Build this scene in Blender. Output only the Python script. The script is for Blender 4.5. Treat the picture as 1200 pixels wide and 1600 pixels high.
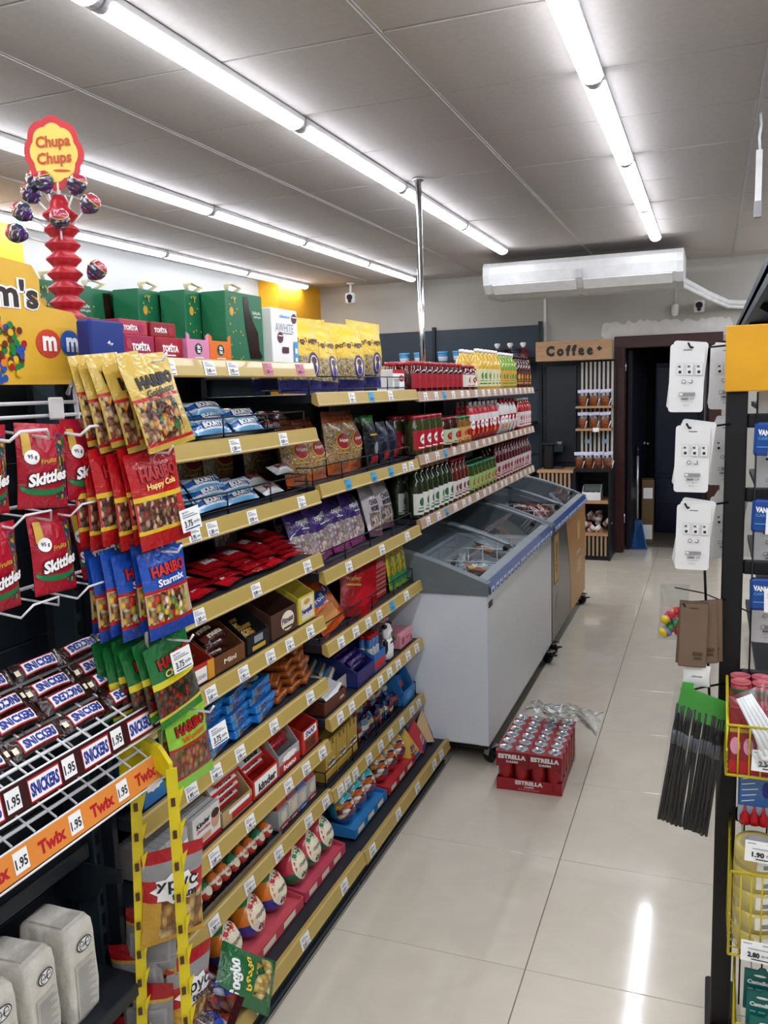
import bpy, math, random
from mathutils import Matrix, Vector, Euler
PI = math.pi
RND = random.Random(11)
SC = bpy.context.scene
COL = SC.collection
for _o in list(bpy.data.objects):
    bpy.data.objects.remove(_o, do_unlink=True)

# ------------------------------------------------------------------ camera, world, exposure
CAM_H = 1.65
CAM_YAW, CAM_PITCH, CAM_ROLL = 0.36774, -0.1425, -0.0307
_cam = bpy.data.cameras.new('camera')
_cam.sensor_fit = 'VERTICAL'
_cam.sensor_height = 36.0
_cam.lens = 36.0 * 1331.0 / 1600.0
_cam.clip_start = 0.05
cam = bpy.data.objects.new('camera', _cam)
COL.objects.link(cam)
_f = Vector((-math.sin(CAM_YAW) * math.cos(CAM_PITCH), math.cos(CAM_YAW) * math.cos(CAM_PITCH), math.sin(CAM_PITCH)))
_r = Vector((math.cos(CAM_YAW), math.sin(CAM_YAW), 0))
_u = _r.cross(_f)
_r2 = _r * math.cos(CAM_ROLL) + _u * math.sin(CAM_ROLL)
_u2 = -_r * math.sin(CAM_ROLL) + _u * math.cos(CAM_ROLL)
cam.matrix_world = Matrix(((_r2.x, _u2.x, -_f.x, 0), (_r2.y, _u2.y, -_f.y, 0), (_r2.z, _u2.z, -_f.z, CAM_H), (0, 0, 0, 1)))
SC.camera = cam
world = bpy.data.worlds.new('world')
SC.world = world
world.use_nodes = True
world.node_tree.nodes['Background'].inputs['Color'].default_value = (0.8, 0.85, 0.9, 1)
world.node_tree.nodes['Background'].inputs['Strength'].default_value = 0.05
SC.view_settings.view_transform = 'Standard'
SC.view_settings.look = 'None'
SC.view_settings.exposure = 0.2
SC.view_settings.gamma = 1.0
SC.view_settings.use_curve_mapping = False
TUBE_STRENGTH = 26.0

# ------------------------------------------------------------------ colour and materials
def C(h, a=1.0):
    h = h.lstrip('#')
    out = []
    for i in (0, 2, 4):
        c = int(h[i:i + 2], 16) / 255.0
        out.append(c / 12.92 if c <= 0.04045 else ((c + 0.055) / 1.055) ** 2.4)
    return (out[0], out[1], out[2], a)

_M = {}
def mat(name, col, rough=0.5, metal=0.0, emit=0.0, var=0.06, scale=12.0, bump=0.0, bscale=60.0, coat=0.0, trans=0.0, alpha=1.0, ior=1.45):
    """a principled material whose colour is gently varied by noise"""
    if name in _M:
        return _M[name]
    m = bpy.data.materials.new(name)
    m.use_nodes = True
    nt = m.node_tree
    b = nt.nodes['Principled BSDF']
    c = C(col) if isinstance(col, str) else col
    b.inputs['Roughness'].default_value = rough
    b.inputs['Metallic'].default_value = metal
    b.inputs['Coat Weight'].default_value = coat
    b.inputs['Transmission Weight'].default_value = trans
    b.inputs['Alpha'].default_value = alpha
    b.inputs['IOR'].default_value = ior
    tc = nt.nodes.new('ShaderNodeTexCoord')
    no = nt.nodes.new('ShaderNodeTexNoise')
    no.inputs['Scale'].default_value = scale
    no.inputs['Detail'].default_value = 3.0
    nt.links.new(tc.outputs['Object'], no.inputs['Vector'])
    rp = nt.nodes.new('ShaderNodeValToRGB')
    rp.color_ramp.elements[0].position = 0.3
    rp.color_ramp.elements[1].position = 0.7
    rp.color_ramp.elements[0].color = tuple(max(0, x * (1 - var)) for x in c[:3]) + (1,)
    rp.color_ramp.elements[1].color = tuple(min(1, x * (1 + var)) for x in c[:3]) + (1,)
    nt.links.new(no.outputs['Fac'], rp.inputs['Fac'])
    nt.links.new(rp.outputs['Color'], b.inputs['Base Color'])
    if emit > 0:
        b.inputs['Emission Color'].default_value = c
        b.inputs['Emission Strength'].default_value = emit
    if bump > 0:
        n2 = nt.nodes.new('ShaderNodeTexNoise')
        n2.inputs['Scale'].default_value = bscale
        n2.inputs['Detail'].default_value = 4.0
        nt.links.new(tc.outputs['Object'], n2.inputs['Vector'])
        bp = nt.nodes.new('ShaderNodeBump')
        bp.inputs['Strength'].default_value = bump
        bp.inputs['Distance'].default_value = 0.01
        nt.links.new(n2.outputs['Fac'], bp.inputs['Height'])
        nt.links.new(bp.outputs['Normal'], b.inputs['Normal'])
    _M[name] = m
    return m

def pmat(name, stops, rough=0.3, spots=None, metal=0.0, wrinkle=0.25, axis=1, coat=0.0):
    """printed wrapper: flat colour bands up the v coordinate, with a window of coloured bits
    stops = [(v, colour)...]; spots = (u0, v0, u1, v1, [colours], scale)"""
    if name in _M:
        return _M[name]
    m = bpy.data.materials.new(name)
    m.use_nodes = True
    nt = m.node_tree
    L = nt.links.new
    b = nt.nodes['Principled BSDF']
    b.inputs['Roughness'].default_value = rough
    b.inputs['Metallic'].default_value = metal
    b.inputs['Coat Weight'].default_value = coat
    uv = nt.nodes.new('ShaderNodeUVMap')
    uv.uv_map = 'UVMap'
    sp = nt.nodes.new('ShaderNodeSeparateXYZ')
    L(uv.outputs['UV'], sp.inputs['Vector'])
    rp = nt.nodes.new('ShaderNodeValToRGB')
    cr = rp.color_ramp
    cr.interpolation = 'CONSTANT'
    for i, (v, c) in enumerate(stops):
        e = cr.elements[i] if i < 1 else (cr.elements[1] if i == 1 else cr.elements.new(v))
        e.position = v
        e.color = C(c)
    if len(stops) == 1:
        cr.elements[1].position = 1.0
        cr.elements[1].color = C(stops[0][1])
    L(sp.outputs['Y' if axis == 1 else 'X'], rp.inputs['Fac'])
    out = rp.outputs['Color']
    if spots:
        u0, v0, u1, v1, cols, sc = spots
        vo = nt.nodes.new('ShaderNodeTexVoronoi')
        vo.inputs['Scale'].default_value = sc * 1.7
        vo.inputs['Randomness'].default_value = 0.9
        L(uv.outputs['UV'], vo.inputs['Vector'])
        s2 = nt.nodes.new('ShaderNodeSeparateColor')
        L(vo.outputs['Color'], s2.inputs['Color'])
        r2 = nt.nodes.new('ShaderNodeValToRGB')
        c2 = r2.color_ramp
        c2.interpolation = 'CONSTANT'
        n = len(cols)
        for i, c in enumerate(cols):
            e = c2.elements[i] if i < 2 else c2.elements.new(i / n)
            e.position = i / n
            e.color = C(c)
        L(s2.outputs['Red'], r2.inputs['Fac'])
        fac = None
        for s, val, op in (('X', u0, 'GREATER_THAN'), ('X', u1, 'LESS_THAN'), ('Y', v0, 'GREATER_THAN'), ('Y', v1, 'LESS_THAN')):
            mm = nt.nodes.new('ShaderNodeMath')
            mm.operation = op
            L(sp.outputs[s], mm.inputs[0])
            mm.inputs[1].default_value = val
            if fac is None:
                fac = mm.outputs[0]
            else:
                mu = nt.nodes.new('ShaderNodeMath')
                mu.operation = 'MULTIPLY'
                L(fac, mu.inputs[0])
                L(mm.outputs[0], mu.inputs[1])
                fac = mu.outputs[0]
        dk = nt.nodes.new('ShaderNodeValToRGB')
        dk.color_ramp.elements[0].position = 0.25
        dk.color_ramp.elements[0].color = (1, 1, 1, 1)
        dk.color_ramp.elements[1].position = 0.75
        dk.color_ramp.elements[1].color = (0.4, 0.36, 0.34, 1)
        L(vo.outputs['Distance'], dk.inputs['Fac'])  # rounded shading painted into the print: bits darken towards their edges
        ml = nt.nodes.new('ShaderNodeMix')
        ml.data_type = 'RGBA'
        ml.blend_type = 'MULTIPLY'
        ml.inputs['Factor'].default_value = 1.0
        L(r2.outputs['Color'], ml.inputs['A'])
        L(dk.outputs['Color'], ml.inputs['B'])
        mx = nt.nodes.new('ShaderNodeMix')
        mx.data_type = 'RGBA'
        L(fac, mx.inputs['Factor'])
        L(out, mx.inputs['A'])
        L(ml.outputs['Result'], mx.inputs['B'])
        out = mx.outputs['Result']
    L(out, b.inputs['Base Color'])
    if wrinkle > 0:
        tc = nt.nodes.new('ShaderNodeTexCoord')
        n2 = nt.nodes.new('ShaderNodeTexNoise')
        n2.inputs['Scale'].default_value = 45.0
        n2.inputs['Detail'].default_value = 2.0
        n2.inputs['Distortion'].default_value = 0.8
        L(tc.outputs['Object'], n2.inputs['Vector'])
        bp = nt.nodes.new('ShaderNodeBump')
        bp.inputs['Strength'].default_value = wrinkle
        bp.inputs['Distance'].default_value = 0.01
        L(n2.outputs['Fac'], bp.inputs['Height'])
        L(bp.outputs['Normal'], b.inputs['Normal'])
    _M[name] = m
    return m

def glass(name, col='#ffffff', alpha=0.16, rough=0.03):
    """thin clear sheet: mostly see-through with a mirror sheen"""
    if name in _M:
        return _M[name]
    m = bpy.data.materials.new(name)
    m.use_nodes = True
    nt = m.node_tree
    for n in list(nt.nodes):
        nt.nodes.remove(n)
    out = nt.nodes.new('ShaderNodeOutputMaterial')
    tr = nt.nodes.new('ShaderNodeBsdfTransparent')
    tr.inputs['Color'].default_value = C(col)
    gl = nt.nodes.new('ShaderNodeBsdfGlossy')
    gl.inputs['Roughness'].default_value = rough
    fr = nt.nodes.new('ShaderNodeLayerWeight')
    fr.inputs['Blend'].default_value = 0.5
    pw = nt.nodes.new('ShaderNodeMath')
    pw.operation = 'POWER'
    pw.inputs[1].default_value = 4.0
    nt.links.new(fr.outputs['Facing'], pw.inputs[0])
    ad = nt.nodes.new('ShaderNodeMath')
    ad.operation = 'MULTIPLY_ADD'
    ad.inputs[1].default_value = 0.6
    ad.inputs[2].default_value = alpha
    ad.use_clamp = True
    mx = nt.nodes.new('ShaderNodeMixShader')
    nt.links.new(pw.outputs[0], ad.inputs[0])
    nt.links.new(ad.outputs[0], mx.inputs[0])
    nt.links.new(tr.outputs[0], mx.inputs[1])
    nt.links.new(gl.outputs[0], mx.inputs[2])
    nt.links.new(mx.outputs[0], out.inputs['Surface'])
    _M[name] = m
    return m

# ------------------------------------------------------------------ mesh builder
_TX = {}
def text_geo(s, shear=0.0, bold=0.0):
    """flat lettering scaled to the unit square: (verts2d, faces, aspect)"""
    k = (s, shear, bold)
    if k in _TX:
        return _TX[k]
    cu = bpy.data.curves.new('lettering', 'FONT')
    cu.body = s
    cu.size = 1.0
    cu.shear = shear
    cu.offset = bold
    cu.resolution_u = 2
    cu.fill_mode = 'FRONT'
    ob = bpy.data.objects.new('lettering', cu)
    me = bpy.data.meshes.new_from_object(ob)
    vs = [(v.co.x, v.co.y) for v in me.vertices]
    fs = [tuple(p.vertices) for p in me.polygons]
    bpy.data.objects.remove(ob)
    bpy.data.curves.remove(cu)
    bpy.data.meshes.remove(me)
    if not vs:
        vs, fs = [(0, 0), (1, 0), (0, 1)], []
    x0 = min(v[0] for v in vs); x1 = max(v[0] for v in vs)
    y0 = min(v[1] for v in vs); y1 = max(v[1] for v in vs)
    w = max(1e-6, x1 - x0); h = max(1e-6, y1 - y0)
    vs = [((v[0] - x0) / w - 0.5, (v[1] - y0) / h - 0.5) for v in vs]
    _TX[k] = (vs, fs, w / h)
    return _TX[k]

class MB:
    def __init__(s):
        s.v = []; s.f = []; s.m = []; s.s = []; s.uv = []
    def add(s, vs, fs, mi=0, smooth=False, uvs=None):
        o = len(s.v)
        s.v += [tuple(p) for p in vs]
        s.uv += (uvs if uvs else [(0.5, 0.5)] * len(vs))
        for f in fs:
            s.f.append(tuple(i + o for i in f)); s.m.append(mi); s.s.append(smooth)
        return s
    def box(s, x0, y0, z0, x1, y1, z1, mi=0):
        vs = [(x0, y0, z0), (x1, y0, z0), (x1, y1, z0), (x0, y1, z0), (x0, y0, z1), (x1, y0, z1), (x1, y1, z1), (x0, y1, z1)]
        uv = [(0, 0), (1, 0), (0, 0), (1, 0), (0, 1), (1, 1), (0, 1), (1, 1)]
        return s.add(vs, [(0, 3, 2, 1), (4, 5, 6, 7), (0, 1, 5, 4), (1, 2, 6, 5), (2, 3, 7, 6), (3, 0, 4, 7)], mi, False, uv)
    def bbox(s, x0, y0, z0, x1, y1, z1, b=0.005, mi=0):
        """box with chamfered vertical and top edges"""
        def ring(i, z):
            return [(x0 + i + b, y0 + i, z), (x1 - i - b, y0 + i, z), (x1 - i, y0 + i + b, z), (x1 - i, y1 - i - b, z),
                    (x1 - i - b, y1 - i, z), (x0 + i + b, y1 - i, z), (x0 + i, y1 - i - b, z), (x0 + i, y0 + i + b, z)]
        rs = [ring(b * .6, z0), ring(0, z0 + b), ring(0, z1 - b), ring(b * .6, z1)]
        vs = [p for r in rs for p in r]
        uv = []
        for k, r in enumerate(rs):
            for p in r:
                uv.append(((p[0] - x0) / (x1 - x0), (p[2] - z0) / (z1 - z0)))
        fs = [tuple(range(7, -1, -1)), tuple(range(24, 32))]
        for k in range(3):
            for i in range(8):
                j = (i + 1) % 8
                fs.append((k * 8 + i, k * 8 + j, k * 8 + 8 + j, k * 8 + 8 + i))
        return s.add(vs, fs, mi, False, uv)
    def prism(s, poly, p0, ax, mi=0, smooth=False):
        """extrude a 3d polygon (list of points) along vector ax"""
        n = len(poly)
        a = [Vector(p) + Vector(p0) for p in poly]
        b = [p + Vector(ax) for p in a]
        fs = [tuple(range(n - 1, -1, -1)), tuple(range(n, 2 * n))]
        for i in range(n):
            j = (i + 1) % n
            fs.append((i, j, n + j, n + i))
        return s.add([tuple(p) for p in a + b], fs, mi, smooth)
    def tube(s, pts, r, n=6, mi=0, closed=False, caps=True):
        pts = [Vector(p) for p in pts]
        rr = r if isinstance(r, (list, tuple)) else [r] * len(pts)
        vs = []; N = len(pts)
        up = None
        for i, p in enumerate(pts):
            if closed:
                d = pts[(i + 1) % N] - pts[i - 1]
            else:
                d = pts[min(i + 1, N - 1)] - pts[max(i - 1, 0)]
            d.normalize()
            if up is None:
                up = Vector((0, 0, 1)) if abs(d.z) < 0.9 else Vector((1, 0, 0))
            a = d.cross(up)
            if a.length < 1e-4:
                a = d.cross(Vector((0, 1, 0.3)))
            a.normalize(); up = a.cross(d); up.normalize()
            for k in range(n):
                t = 2 * PI * k / n
                vs.append(tuple(p + (a * math.cos(t) + up * math.sin(t)) * rr[i]))
        fs = []
        for i in range(N if closed else N - 1):
            i2 = (i + 1) % N
            for k in range(n):
                k2 = (k + 1) % n
                fs.append((i * n + k, i * n + k2, i2 * n + k2, i2 * n + k))
        s.add(vs, fs, mi, True)
        if caps and not closed:
            o = len(s.v) - len(vs)
            s.f.append(tuple(o + k for k in range(n - 1, -1, -1))); s.m.append(mi); s.s.append(False)
            s.f.append(tuple(o + (N - 1) * n + k for k in range(n))); s.m.append(mi); s.s.append(False)
        return s
    def lathe(s, prof, c=(0, 0, 0), n=16, mi=0, axis='z', smooth=True, cap=True, sy=1.0):
        """prof = [(r, z)...] bottom to top"""
        vs = []; uv = []
        z0, z1 = prof[0][1], prof[-1][1]
        for r, z in prof:
            for k in range(n):
                t = 2 * PI * k / n - PI / 2
                p = (r * math.cos(t), r * math.sin(t) * sy, z)
                if axis == 'x': p = (z, p[0], p[1])
                if axis == 'y': p = (p[0], z, p[1])
                vs.append((p[0] + c[0], p[1] + c[1], p[2] + c[2]))
                uv.append((k / n + 0.5 if k / n < 0.5 else k / n - 0.5, (z - z0) / (z1 - z0 + 1e-9)))
        fs = []
        for i in range(len(prof) - 1):
            for k in range(n):
                k2 = (k + 1) % n
                fs.append((i * n + k, i * n + k2, (i + 1) * n + k2, (i + 1) * n + k))
        s.add(vs, fs, mi, smooth, uv)
        if cap:
            o = len(s.v) - len(vs)
            if prof[0][0] > 1e-5:
                s.f.append(tuple(o + k for k in range(n - 1, -1, -1))); s.m.append(mi); s.s.append(False)
            if prof[-1][0] > 1e-5:
                b = o + (len(prof) - 1) * n
                s.f.append(tuple(b + k for k in range(n))); s.m.append(mi); s.s.append(False)
        return s
    def cyl(s, p0, p1, r, n=12, mi=0):
        return s.tube([p0, p1], r, n, mi)
    def surf(s, fn, nu, nv, mi=0, smooth=True, flip=False):
        vs = []; uv = []
        for j in range(nv + 1):
            for i in range(nu + 1):
                vs.append(fn(i / nu, j / nv)); uv.append((i / nu, j / nv))
        fs = []
        for j in range(nv):
            for i in range(nu):
                a = j * (nu + 1) + i
                q = (a, a + 1, a + nu + 2, a + nu + 1)
                fs.append(q[::-1] if flip else q)
        return s.add(vs, fs, mi, smooth, uv)
    def deco(s, items, fn, w, h, eps=0.0012):
        """flat print on a front surface fn(u, v, lift): r rect, e ellipse, p star burst, t lettering"""
        lift = eps
        for it in items:
            k = it[0]
            if k == 'r':
                _, u0, v0, u1, v1, mi = it[:6]
                sk = it[6] if len(it) > 6 else 0.0
                L = lift
                s.surf(lambda a, b: fn(u0 + (u1 - u0) * a, v0 + (v1 - v0) * b + sk * (a - .5), L), 4, 3, mi)
            elif k in 'ep':
                _, cu, cv, ru, rv, mi = it[:6]
                n = 16 if k == 'e' else 18
                vs = [fn(cu, cv, lift)]; fs = []
                for q in (0.5, 1.0):
                    for i in range(n):
                        t = 2 * PI * i / n
                        rad = q * (1.0 if k == 'e' or i % 2 else 0.78)
                        vs.append(fn(cu + ru * rad * math.cos(t), cv + rv * rad * math.sin(t), lift))
                for i in range(n):
                    j = (i + 1) % n
                    fs.append((0, 1 + i, 1 + j))
                    fs.append((1 + i, n + 1 + i, n + 1 + j, 1 + j))
                s.add(vs, fs, mi)
            elif k == 't':
                _, txt, cu, cv, wu, hv, mi = it[:7]
                sk = it[7] if len(it) > 7 else 0.0
                bold = it[8] if len(it) > 8 else 0.02
                vs, fs, asp = text_geo(txt, 0.0, bold)
                s.add([fn(cu + x * wu, cv + y * hv + sk * x, lift) for x, y in vs], fs, mi)
            lift += eps * 0.5
        return s
    def xf(s, M):
        s.v = [tuple(M @ Vector(p)) for p in s.v]
        return s
    def mesh(s, name, mats):
        me = bpy.data.meshes.new(name)
        me.from_pydata(s.v, [], s.f)
        for m in mats:
            me.materials.append(m)
        me.polygons.foreach_set('material_index', s.m)
        me.polygons.foreach_set('use_smooth', s.s)
        ul = me.uv_layers.new(name='UVMap')
        li = [0] * len(me.loops)
        me.loops.foreach_get('vertex_index', li)
        flat = []
        for i in li:
            flat += [s.uv[i][0], s.uv[i][1]]
        ul.data.foreach_set('uv', flat)
        me.update()
        return me

def as_list(m):
    return list(m) if isinstance(m, (list, tuple)) else [m]

def link(name, data, parent=None, loc=(0, 0, 0), rot=(0, 0, 0)):
    o = bpy.data.objects.new(name, data)
    COL.objects.link(o)
    o.location = loc
    o.rotation_euler = rot
    if parent is not None:
        o.parent = parent
    return o

def rot3(r):
    return (0, 0, r) if not isinstance(r, (tuple, list)) else tuple(r)

def tag(o, label, cat, group=None, kind=None):
    o['label'] = label
    o['category'] = cat
    if group: o['group'] = group
    if kind: o['kind'] = kind
    return o

def thing(name, label, cat, loc=(0, 0, 0), rot=0.0, group=None):
    return tag(link(name, None, None, loc, rot3(rot)), label, cat, group)

def part(name, mb, mats, parent, loc=(0, 0, 0), rot=0.0, label=None):
    me = mb.mesh(name, as_list(mats)) if isinstance(mb, MB) else mb
    o = link(name, me, parent, loc, rot3(rot))
    if label: o['label'] = label
    return o

def solo(name, mb, mats, label, cat, loc=(0, 0, 0), rot=0.0, group=None, kind=None):
    me = mb.mesh(name, as_list(mats)) if isinstance(mb, MB) else mb
    return tag(link(name, me, None, loc, rot3(rot)), label, cat, group, kind)

def struct(name, mb, mats, loc=(0, 0, 0), parent=None, label=None):
    me = mb.mesh(name, as_list(mats))
    o = link(name, me, parent, loc)
    if parent is None:
        o['kind'] = 'structure'
        o['category'] = name.split('_')[0]
        o['label'] = label or name.replace('_', ' ')
    return o

def clone(o, loc=None, rot=None, label=None, parent=None, group=None):
    c = o.copy()
    COL.objects.link(c)
    if parent is not None: c.parent = parent
    if loc is not None: c.location = loc
    if rot is not None: c.rotation_euler = rot3(rot)
    if label: c['label'] = label
    if group: c['group'] = group
    for ch in list(o.children):
        clone(ch, parent=c)
    return c

ORD = ('first second third fourth fifth sixth seventh eighth ninth tenth eleventh twelfth thirteenth fourteenth fifteenth sixteenth '
       'seventeenth eighteenth nineteenth twentieth twenty-first twenty-second twenty-third twenty-fourth twenty-fifth twenty-sixth '
       'twenty-seventh twenty-eighth twenty-ninth thirtieth').split()

def lay(o, spots):
    """put a built thing at the first spot (loc, rot, label) and copies at the others"""
    src = None
    for loc, rot, label in spots:
        if src is None:
            src = o
            o.location = loc; o.rotation_euler = rot3(rot); o['label'] = label
        else:
            clone(o, loc, rot, label)

# ------------------------------------------------------------------ product shapes (front faces -Y, base at z = 0)
def pillow(mb, w, h, d, seed=0, mi=0, mb_back=None, c=0.06, ends='v', nu=9, nv=12, wr=0.12, low=0.0):
    """a sealed wrapper: puffed in the middle, flat crimped ends; returns the front surface function"""
    rr = random.Random(seed)
    ph = [(rr.uniform(2, 7), rr.uniform(2, 7), rr.uniform(0, 6)) for _ in range(3)]
    def prof(u, v):
        a, b = (u, v) if ends == 'v' else (v, u)
        t = min(1, max(0, (b - c) / (1 - 2 * c)))
        pb = max(0.0, math.sin(PI * t ** (1 - low))) ** 0.55
        pa = max(0.0, 1 - abs(2 * a - 1) ** 2.2) ** 0.6
        n = sum(math.sin(p[0] * 2 * u + p[2]) * math.cos(p[1] * 2 * v + p[2]) for p in ph) / 3
        return pa * pb * (1 + wr * n)
    def edge(u, v):
        a, b = (u, v) if ends == 'v' else (v, u)
        t = min(1, max(0, (b - c) / (1 - 2 * c)))
        return 1 - 0.05 * math.sin(PI * t)
    def front(u, v, lift=0.0):
        e = edge(u, v)
        x = (u - .5) * w * (e if ends == 'v' else 1)
        z = h * .5 + (v - .5) * h * (e if ends == 'u' else 1)
        return (x, -d * .5 * prof(u, v) - 0.0006 - lift, z)
    def back(u, v):
        p = front(u, v)
        return (p[0], -p[1], p[2])
    mb.surf(front, nu, nv, mi)
    mb.surf(back, nu, nv, mi if mb_back is None else mb_back, flip=True)
    return front

def flat(w, h, y):
    return lambda u, v, lift=0.0: ((u - .5) * w, y - lift, v * h)

def carton(mb, w, d, h, mi=0, b=0.002):
    mb.bbox(-w / 2, 0, 0, w / 2, d, h, b, mi)
    return flat(w, h, 0.0)

def tray(mb, w, d, hf, hb, t=0.003, mi=0, mi_in=None, hs=None):
    """open display box: low front lip hf, high back hb, sloping sides"""
    hs = hs or hb
    mb.box(-w / 2, 0, 0, w / 2, d, t, mi)
    mb.box(-w / 2, 0, t, w / 2, t, hf, mi)
    mb.box(-w / 2, d - t, t, w / 2, d, hb, mi)
    for sx in (-1, 1):
        x0 = sx * w / 2 - (t if sx > 0 else 0)
        mb.prism([(x0, t, t), (x0, d - t, t), (x0, d - t, hs), (x0, d * .45, hs), (x0, t, hf)], (0, 0, 0), (t, 0, 0), mi)
    return flat(w, hf, 0.0)
# ------------------------------------------------------------------ shared materials
WHITE = mat('white_paint', '#e8e8e6', 0.45)
PAPER = mat('paper_white', '#f2f2f0', 0.6, var=0.02)
INK = mat('ink_dark', '#22242c', 0.6)
INKG = mat('ink_grey', '#8a8d94', 0.6)
INKB = mat('ink_blue', '#24308a', 0.5)
DARK = mat('charcoal_metal', '#1d252d', 0.42, metal=0.3)
DARK2 = mat('slate_metal', '#2c3942', 0.45, metal=0.2)
BLACK = mat('black_plastic', '#0d0f12', 0.4)
BLACKWIRE = mat('black_wire', '#15161a', 0.35, metal=0.4)
WHITEWIRE = mat('white_wire', '#dcdcde', 0.35)
YELLOWP = mat('yellow_plastic', '#d9c414', 0.35)
CHROME = mat('chrome', '#d8dadc', 0.12, metal=1.0)
STEEL = mat('steel', '#9a9da2', 0.3, metal=1.0)
RED = mat('print_red', '#b8141e', 0.35)
YEL = mat('print_yellow', '#f2cf4c', 0.4)
GREEN = mat('print_green', '#1f7a44', 0.4)
BLUE = mat('print_blue', '#1b3fa0', 0.4)
ORANGE = mat('print_orange', '#e8772a', 0.4)
PINK = mat('print_pink', '#e79bbb', 0.4)
BROWN = mat('print_brown', '#4a2716', 0.4)
GOLDP = mat('print_gold', '#c9a23c', 0.3)
CREAM = mat('print_cream', '#e9dfc4', 0.5)
SKY = mat('print_sky', '#4c9fd8', 0.4)
GREY = mat('print_grey', '#9a9a9c', 0.5)

# ------------------------------------------------------------------ the room
CEIL, WALLY, WALLX = 2.74, 8.5, -4.15
FLOOR = mat('floor_tile', '#d3cbba', 0.09, var=0.05, scale=5.0, coat=0.3)
def marble(m):
    nt = m.node_tree
    b = nt.nodes['Principled BSDF']
    for n in nt.nodes:
        if n.type == 'TEX_NOISE':
            n.inputs['Detail'].default_value = 8.0
            n.inputs['Distortion'].default_value = 1.4
marble(FLOOR)
GROUT = mat('grout', '#6d665c', 0.8)
CTILE = mat('ceiling_board', '#c0bab5', 0.75, var=0.04, scale=40, bump=0.05, bscale=200)
CRAIL = mat('ceiling_rail', '#b5b2ae', 0.5)
WALL = mat('wall_paint', '#b0aea6', 0.8, var=0.03, scale=3)
WALLW = mat('wall_paint_white', '#a3a4a1', 0.8, var=0.03, scale=3)
AMBER = mat('wall_paint_amber', '#e0a11c', 0.6, var=0.03, scale=3)

fl = struct('floor', MB().box(-4.3, -2.6, -0.06, 2.6, 10.4, -0.003), GROUT, label='beige polished tile floor with dark joints')
TX0, TY0, TS = -0.46, 2.203, 0.603
tmesh = MB().bbox(0.0012, 0.0012, -0.02, TS - 0.0012, TS - 0.0012, 0, 0.0015).mesh('floor_tile', [FLOOR])
for i in range(-6, 3):
    for j in range(-3, 11):
        x, y = TX0 + i * TS, TY0 + j * TS
        if x > 1.9: continue
        link('floor_tile', tmesh, fl, (x, y, 0))
rest = MB()
rest.box(-4.3, -2.6, -0.02, TX0 + 3 * TS, TY0 - 3 * TS - .002, 0)
rest.box(TX0 + 3 * TS + .002, -2.6, -0.02, 2.6, 8.9, 0)
part('floor_apron', rest, FLOOR, fl)

ce = struct('ceiling', MB().box(-4.3, -2.6, CEIL + 0.02, 2.6, 8.6, CEIL + 0.06), CTILE, label='suspended ceiling of grey boards in a metal grid')
CX0, CY0, CW, CD = -0.985, 2.63, 1.14, 0.613
cm = MB().bbox(0.012, 0.005, 0.0, CW - 0.012, CD - 0.005, 0.018, 0.003).mesh('ceiling_tile', [CTILE])
for i in range(-3, 3):
    for j in range(-5, 10):
        link('ceiling_tile', cm, ce, (CX0 + i * CW, CY0 + j * CD, CEIL + RND.uniform(-.0015, .001)))
rl = MB()
rl.box(-0.013, -2.6, 0, 0.013, 8.55, 0.02)
rl.box(-0.004, -2.6, -0.004, 0.004, 8.55, 0.0)
rlm = rl.mesh('ceiling_rail', [CRAIL])
for i in range(-2, 3):
    link('ceiling_rail', rlm, ce, (CX0 + i * CW, 0, CEIL - 0.003))
cl = MB()
cl.box(-4.3, -0.011, 0, 2.6, 0.011, 0.012)
clm = cl.mesh('shaded_cross_rail', [mat('shaded_cross_rail', '#5f5c58', .6)])  # recessed cross rail, coloured dark to paint in the shadow gap
for j in range(-5, 10):
    link('shaded_cross_rail', clm, ce, (0, CY0 + j * CD, CEIL + 0.006))

# walls; the back wall leaves the doorway open
DX0, DX1, DZ = -0.80, 0.0, 2.0
wb = MB()
wb.box(-4.3, WALLY, 0, DX0, WALLY + .12, CEIL + .05)
wb.box(DX1, WALLY, 0, 2.6, WALLY + .12, CEIL + .05)
wb.box(DX0, WALLY, DZ, DX1, WALLY + .12, CEIL + .05)
struct('wall_back', wb, WALL, label='pale grey back wall with a dark doorway')
wl = struct('wall_left', MB().box(WALLX - .12, -2.6, 0, WALLX, WALLY, CEIL + .05), WALLW, label='white side wall behind the shelving')
part('yellow_pier', MB().box(WALLX, 2.8, 0, WALLX + .16, 4.3, CEIL), AMBER, wl, label='amber painted pier')
part('yellow_pier', MB().box(WALLX, 7.55, 0, WALLX + .22, 8.5, CEIL), AMBER, wl, label='amber painted pier')
struct('wall_right', MB().box(2.5, -2.6, 0, 2.6, WALLY, CEIL + .05), WALLW, label='white wall beyond the hanging goods rack')
struct('wall_front', MB().box(-4.3, -2.6, 0, 2.6, -2.5, CEIL + .05), WALLW, label='white wall at the shop front')
# plaster patch over the door
pp = []
RP = random.Random(3)
n = 34
for k in range(n):
    t = k / (n - 1)
    pp.append((-0.98 + 1.12 * t, 0, 2.215 + RP.uniform(-.02, .025) - 0.02 * t))
pts = [(0.16, 0, 2.05), (-0.95, 0, 2.05), (-1.0, 0, 2.10)] + pp + [(0.17, 0, 2.15)]
struct('trim_1', MB().prism(pts, (0, WALLY - .006, 0), (0, .005, 0)), mat('fresh_plaster', '#d3d1cc', 0.85, bump=0.15, bscale=30), label='rough patch of fresh white plaster over the door')
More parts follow.
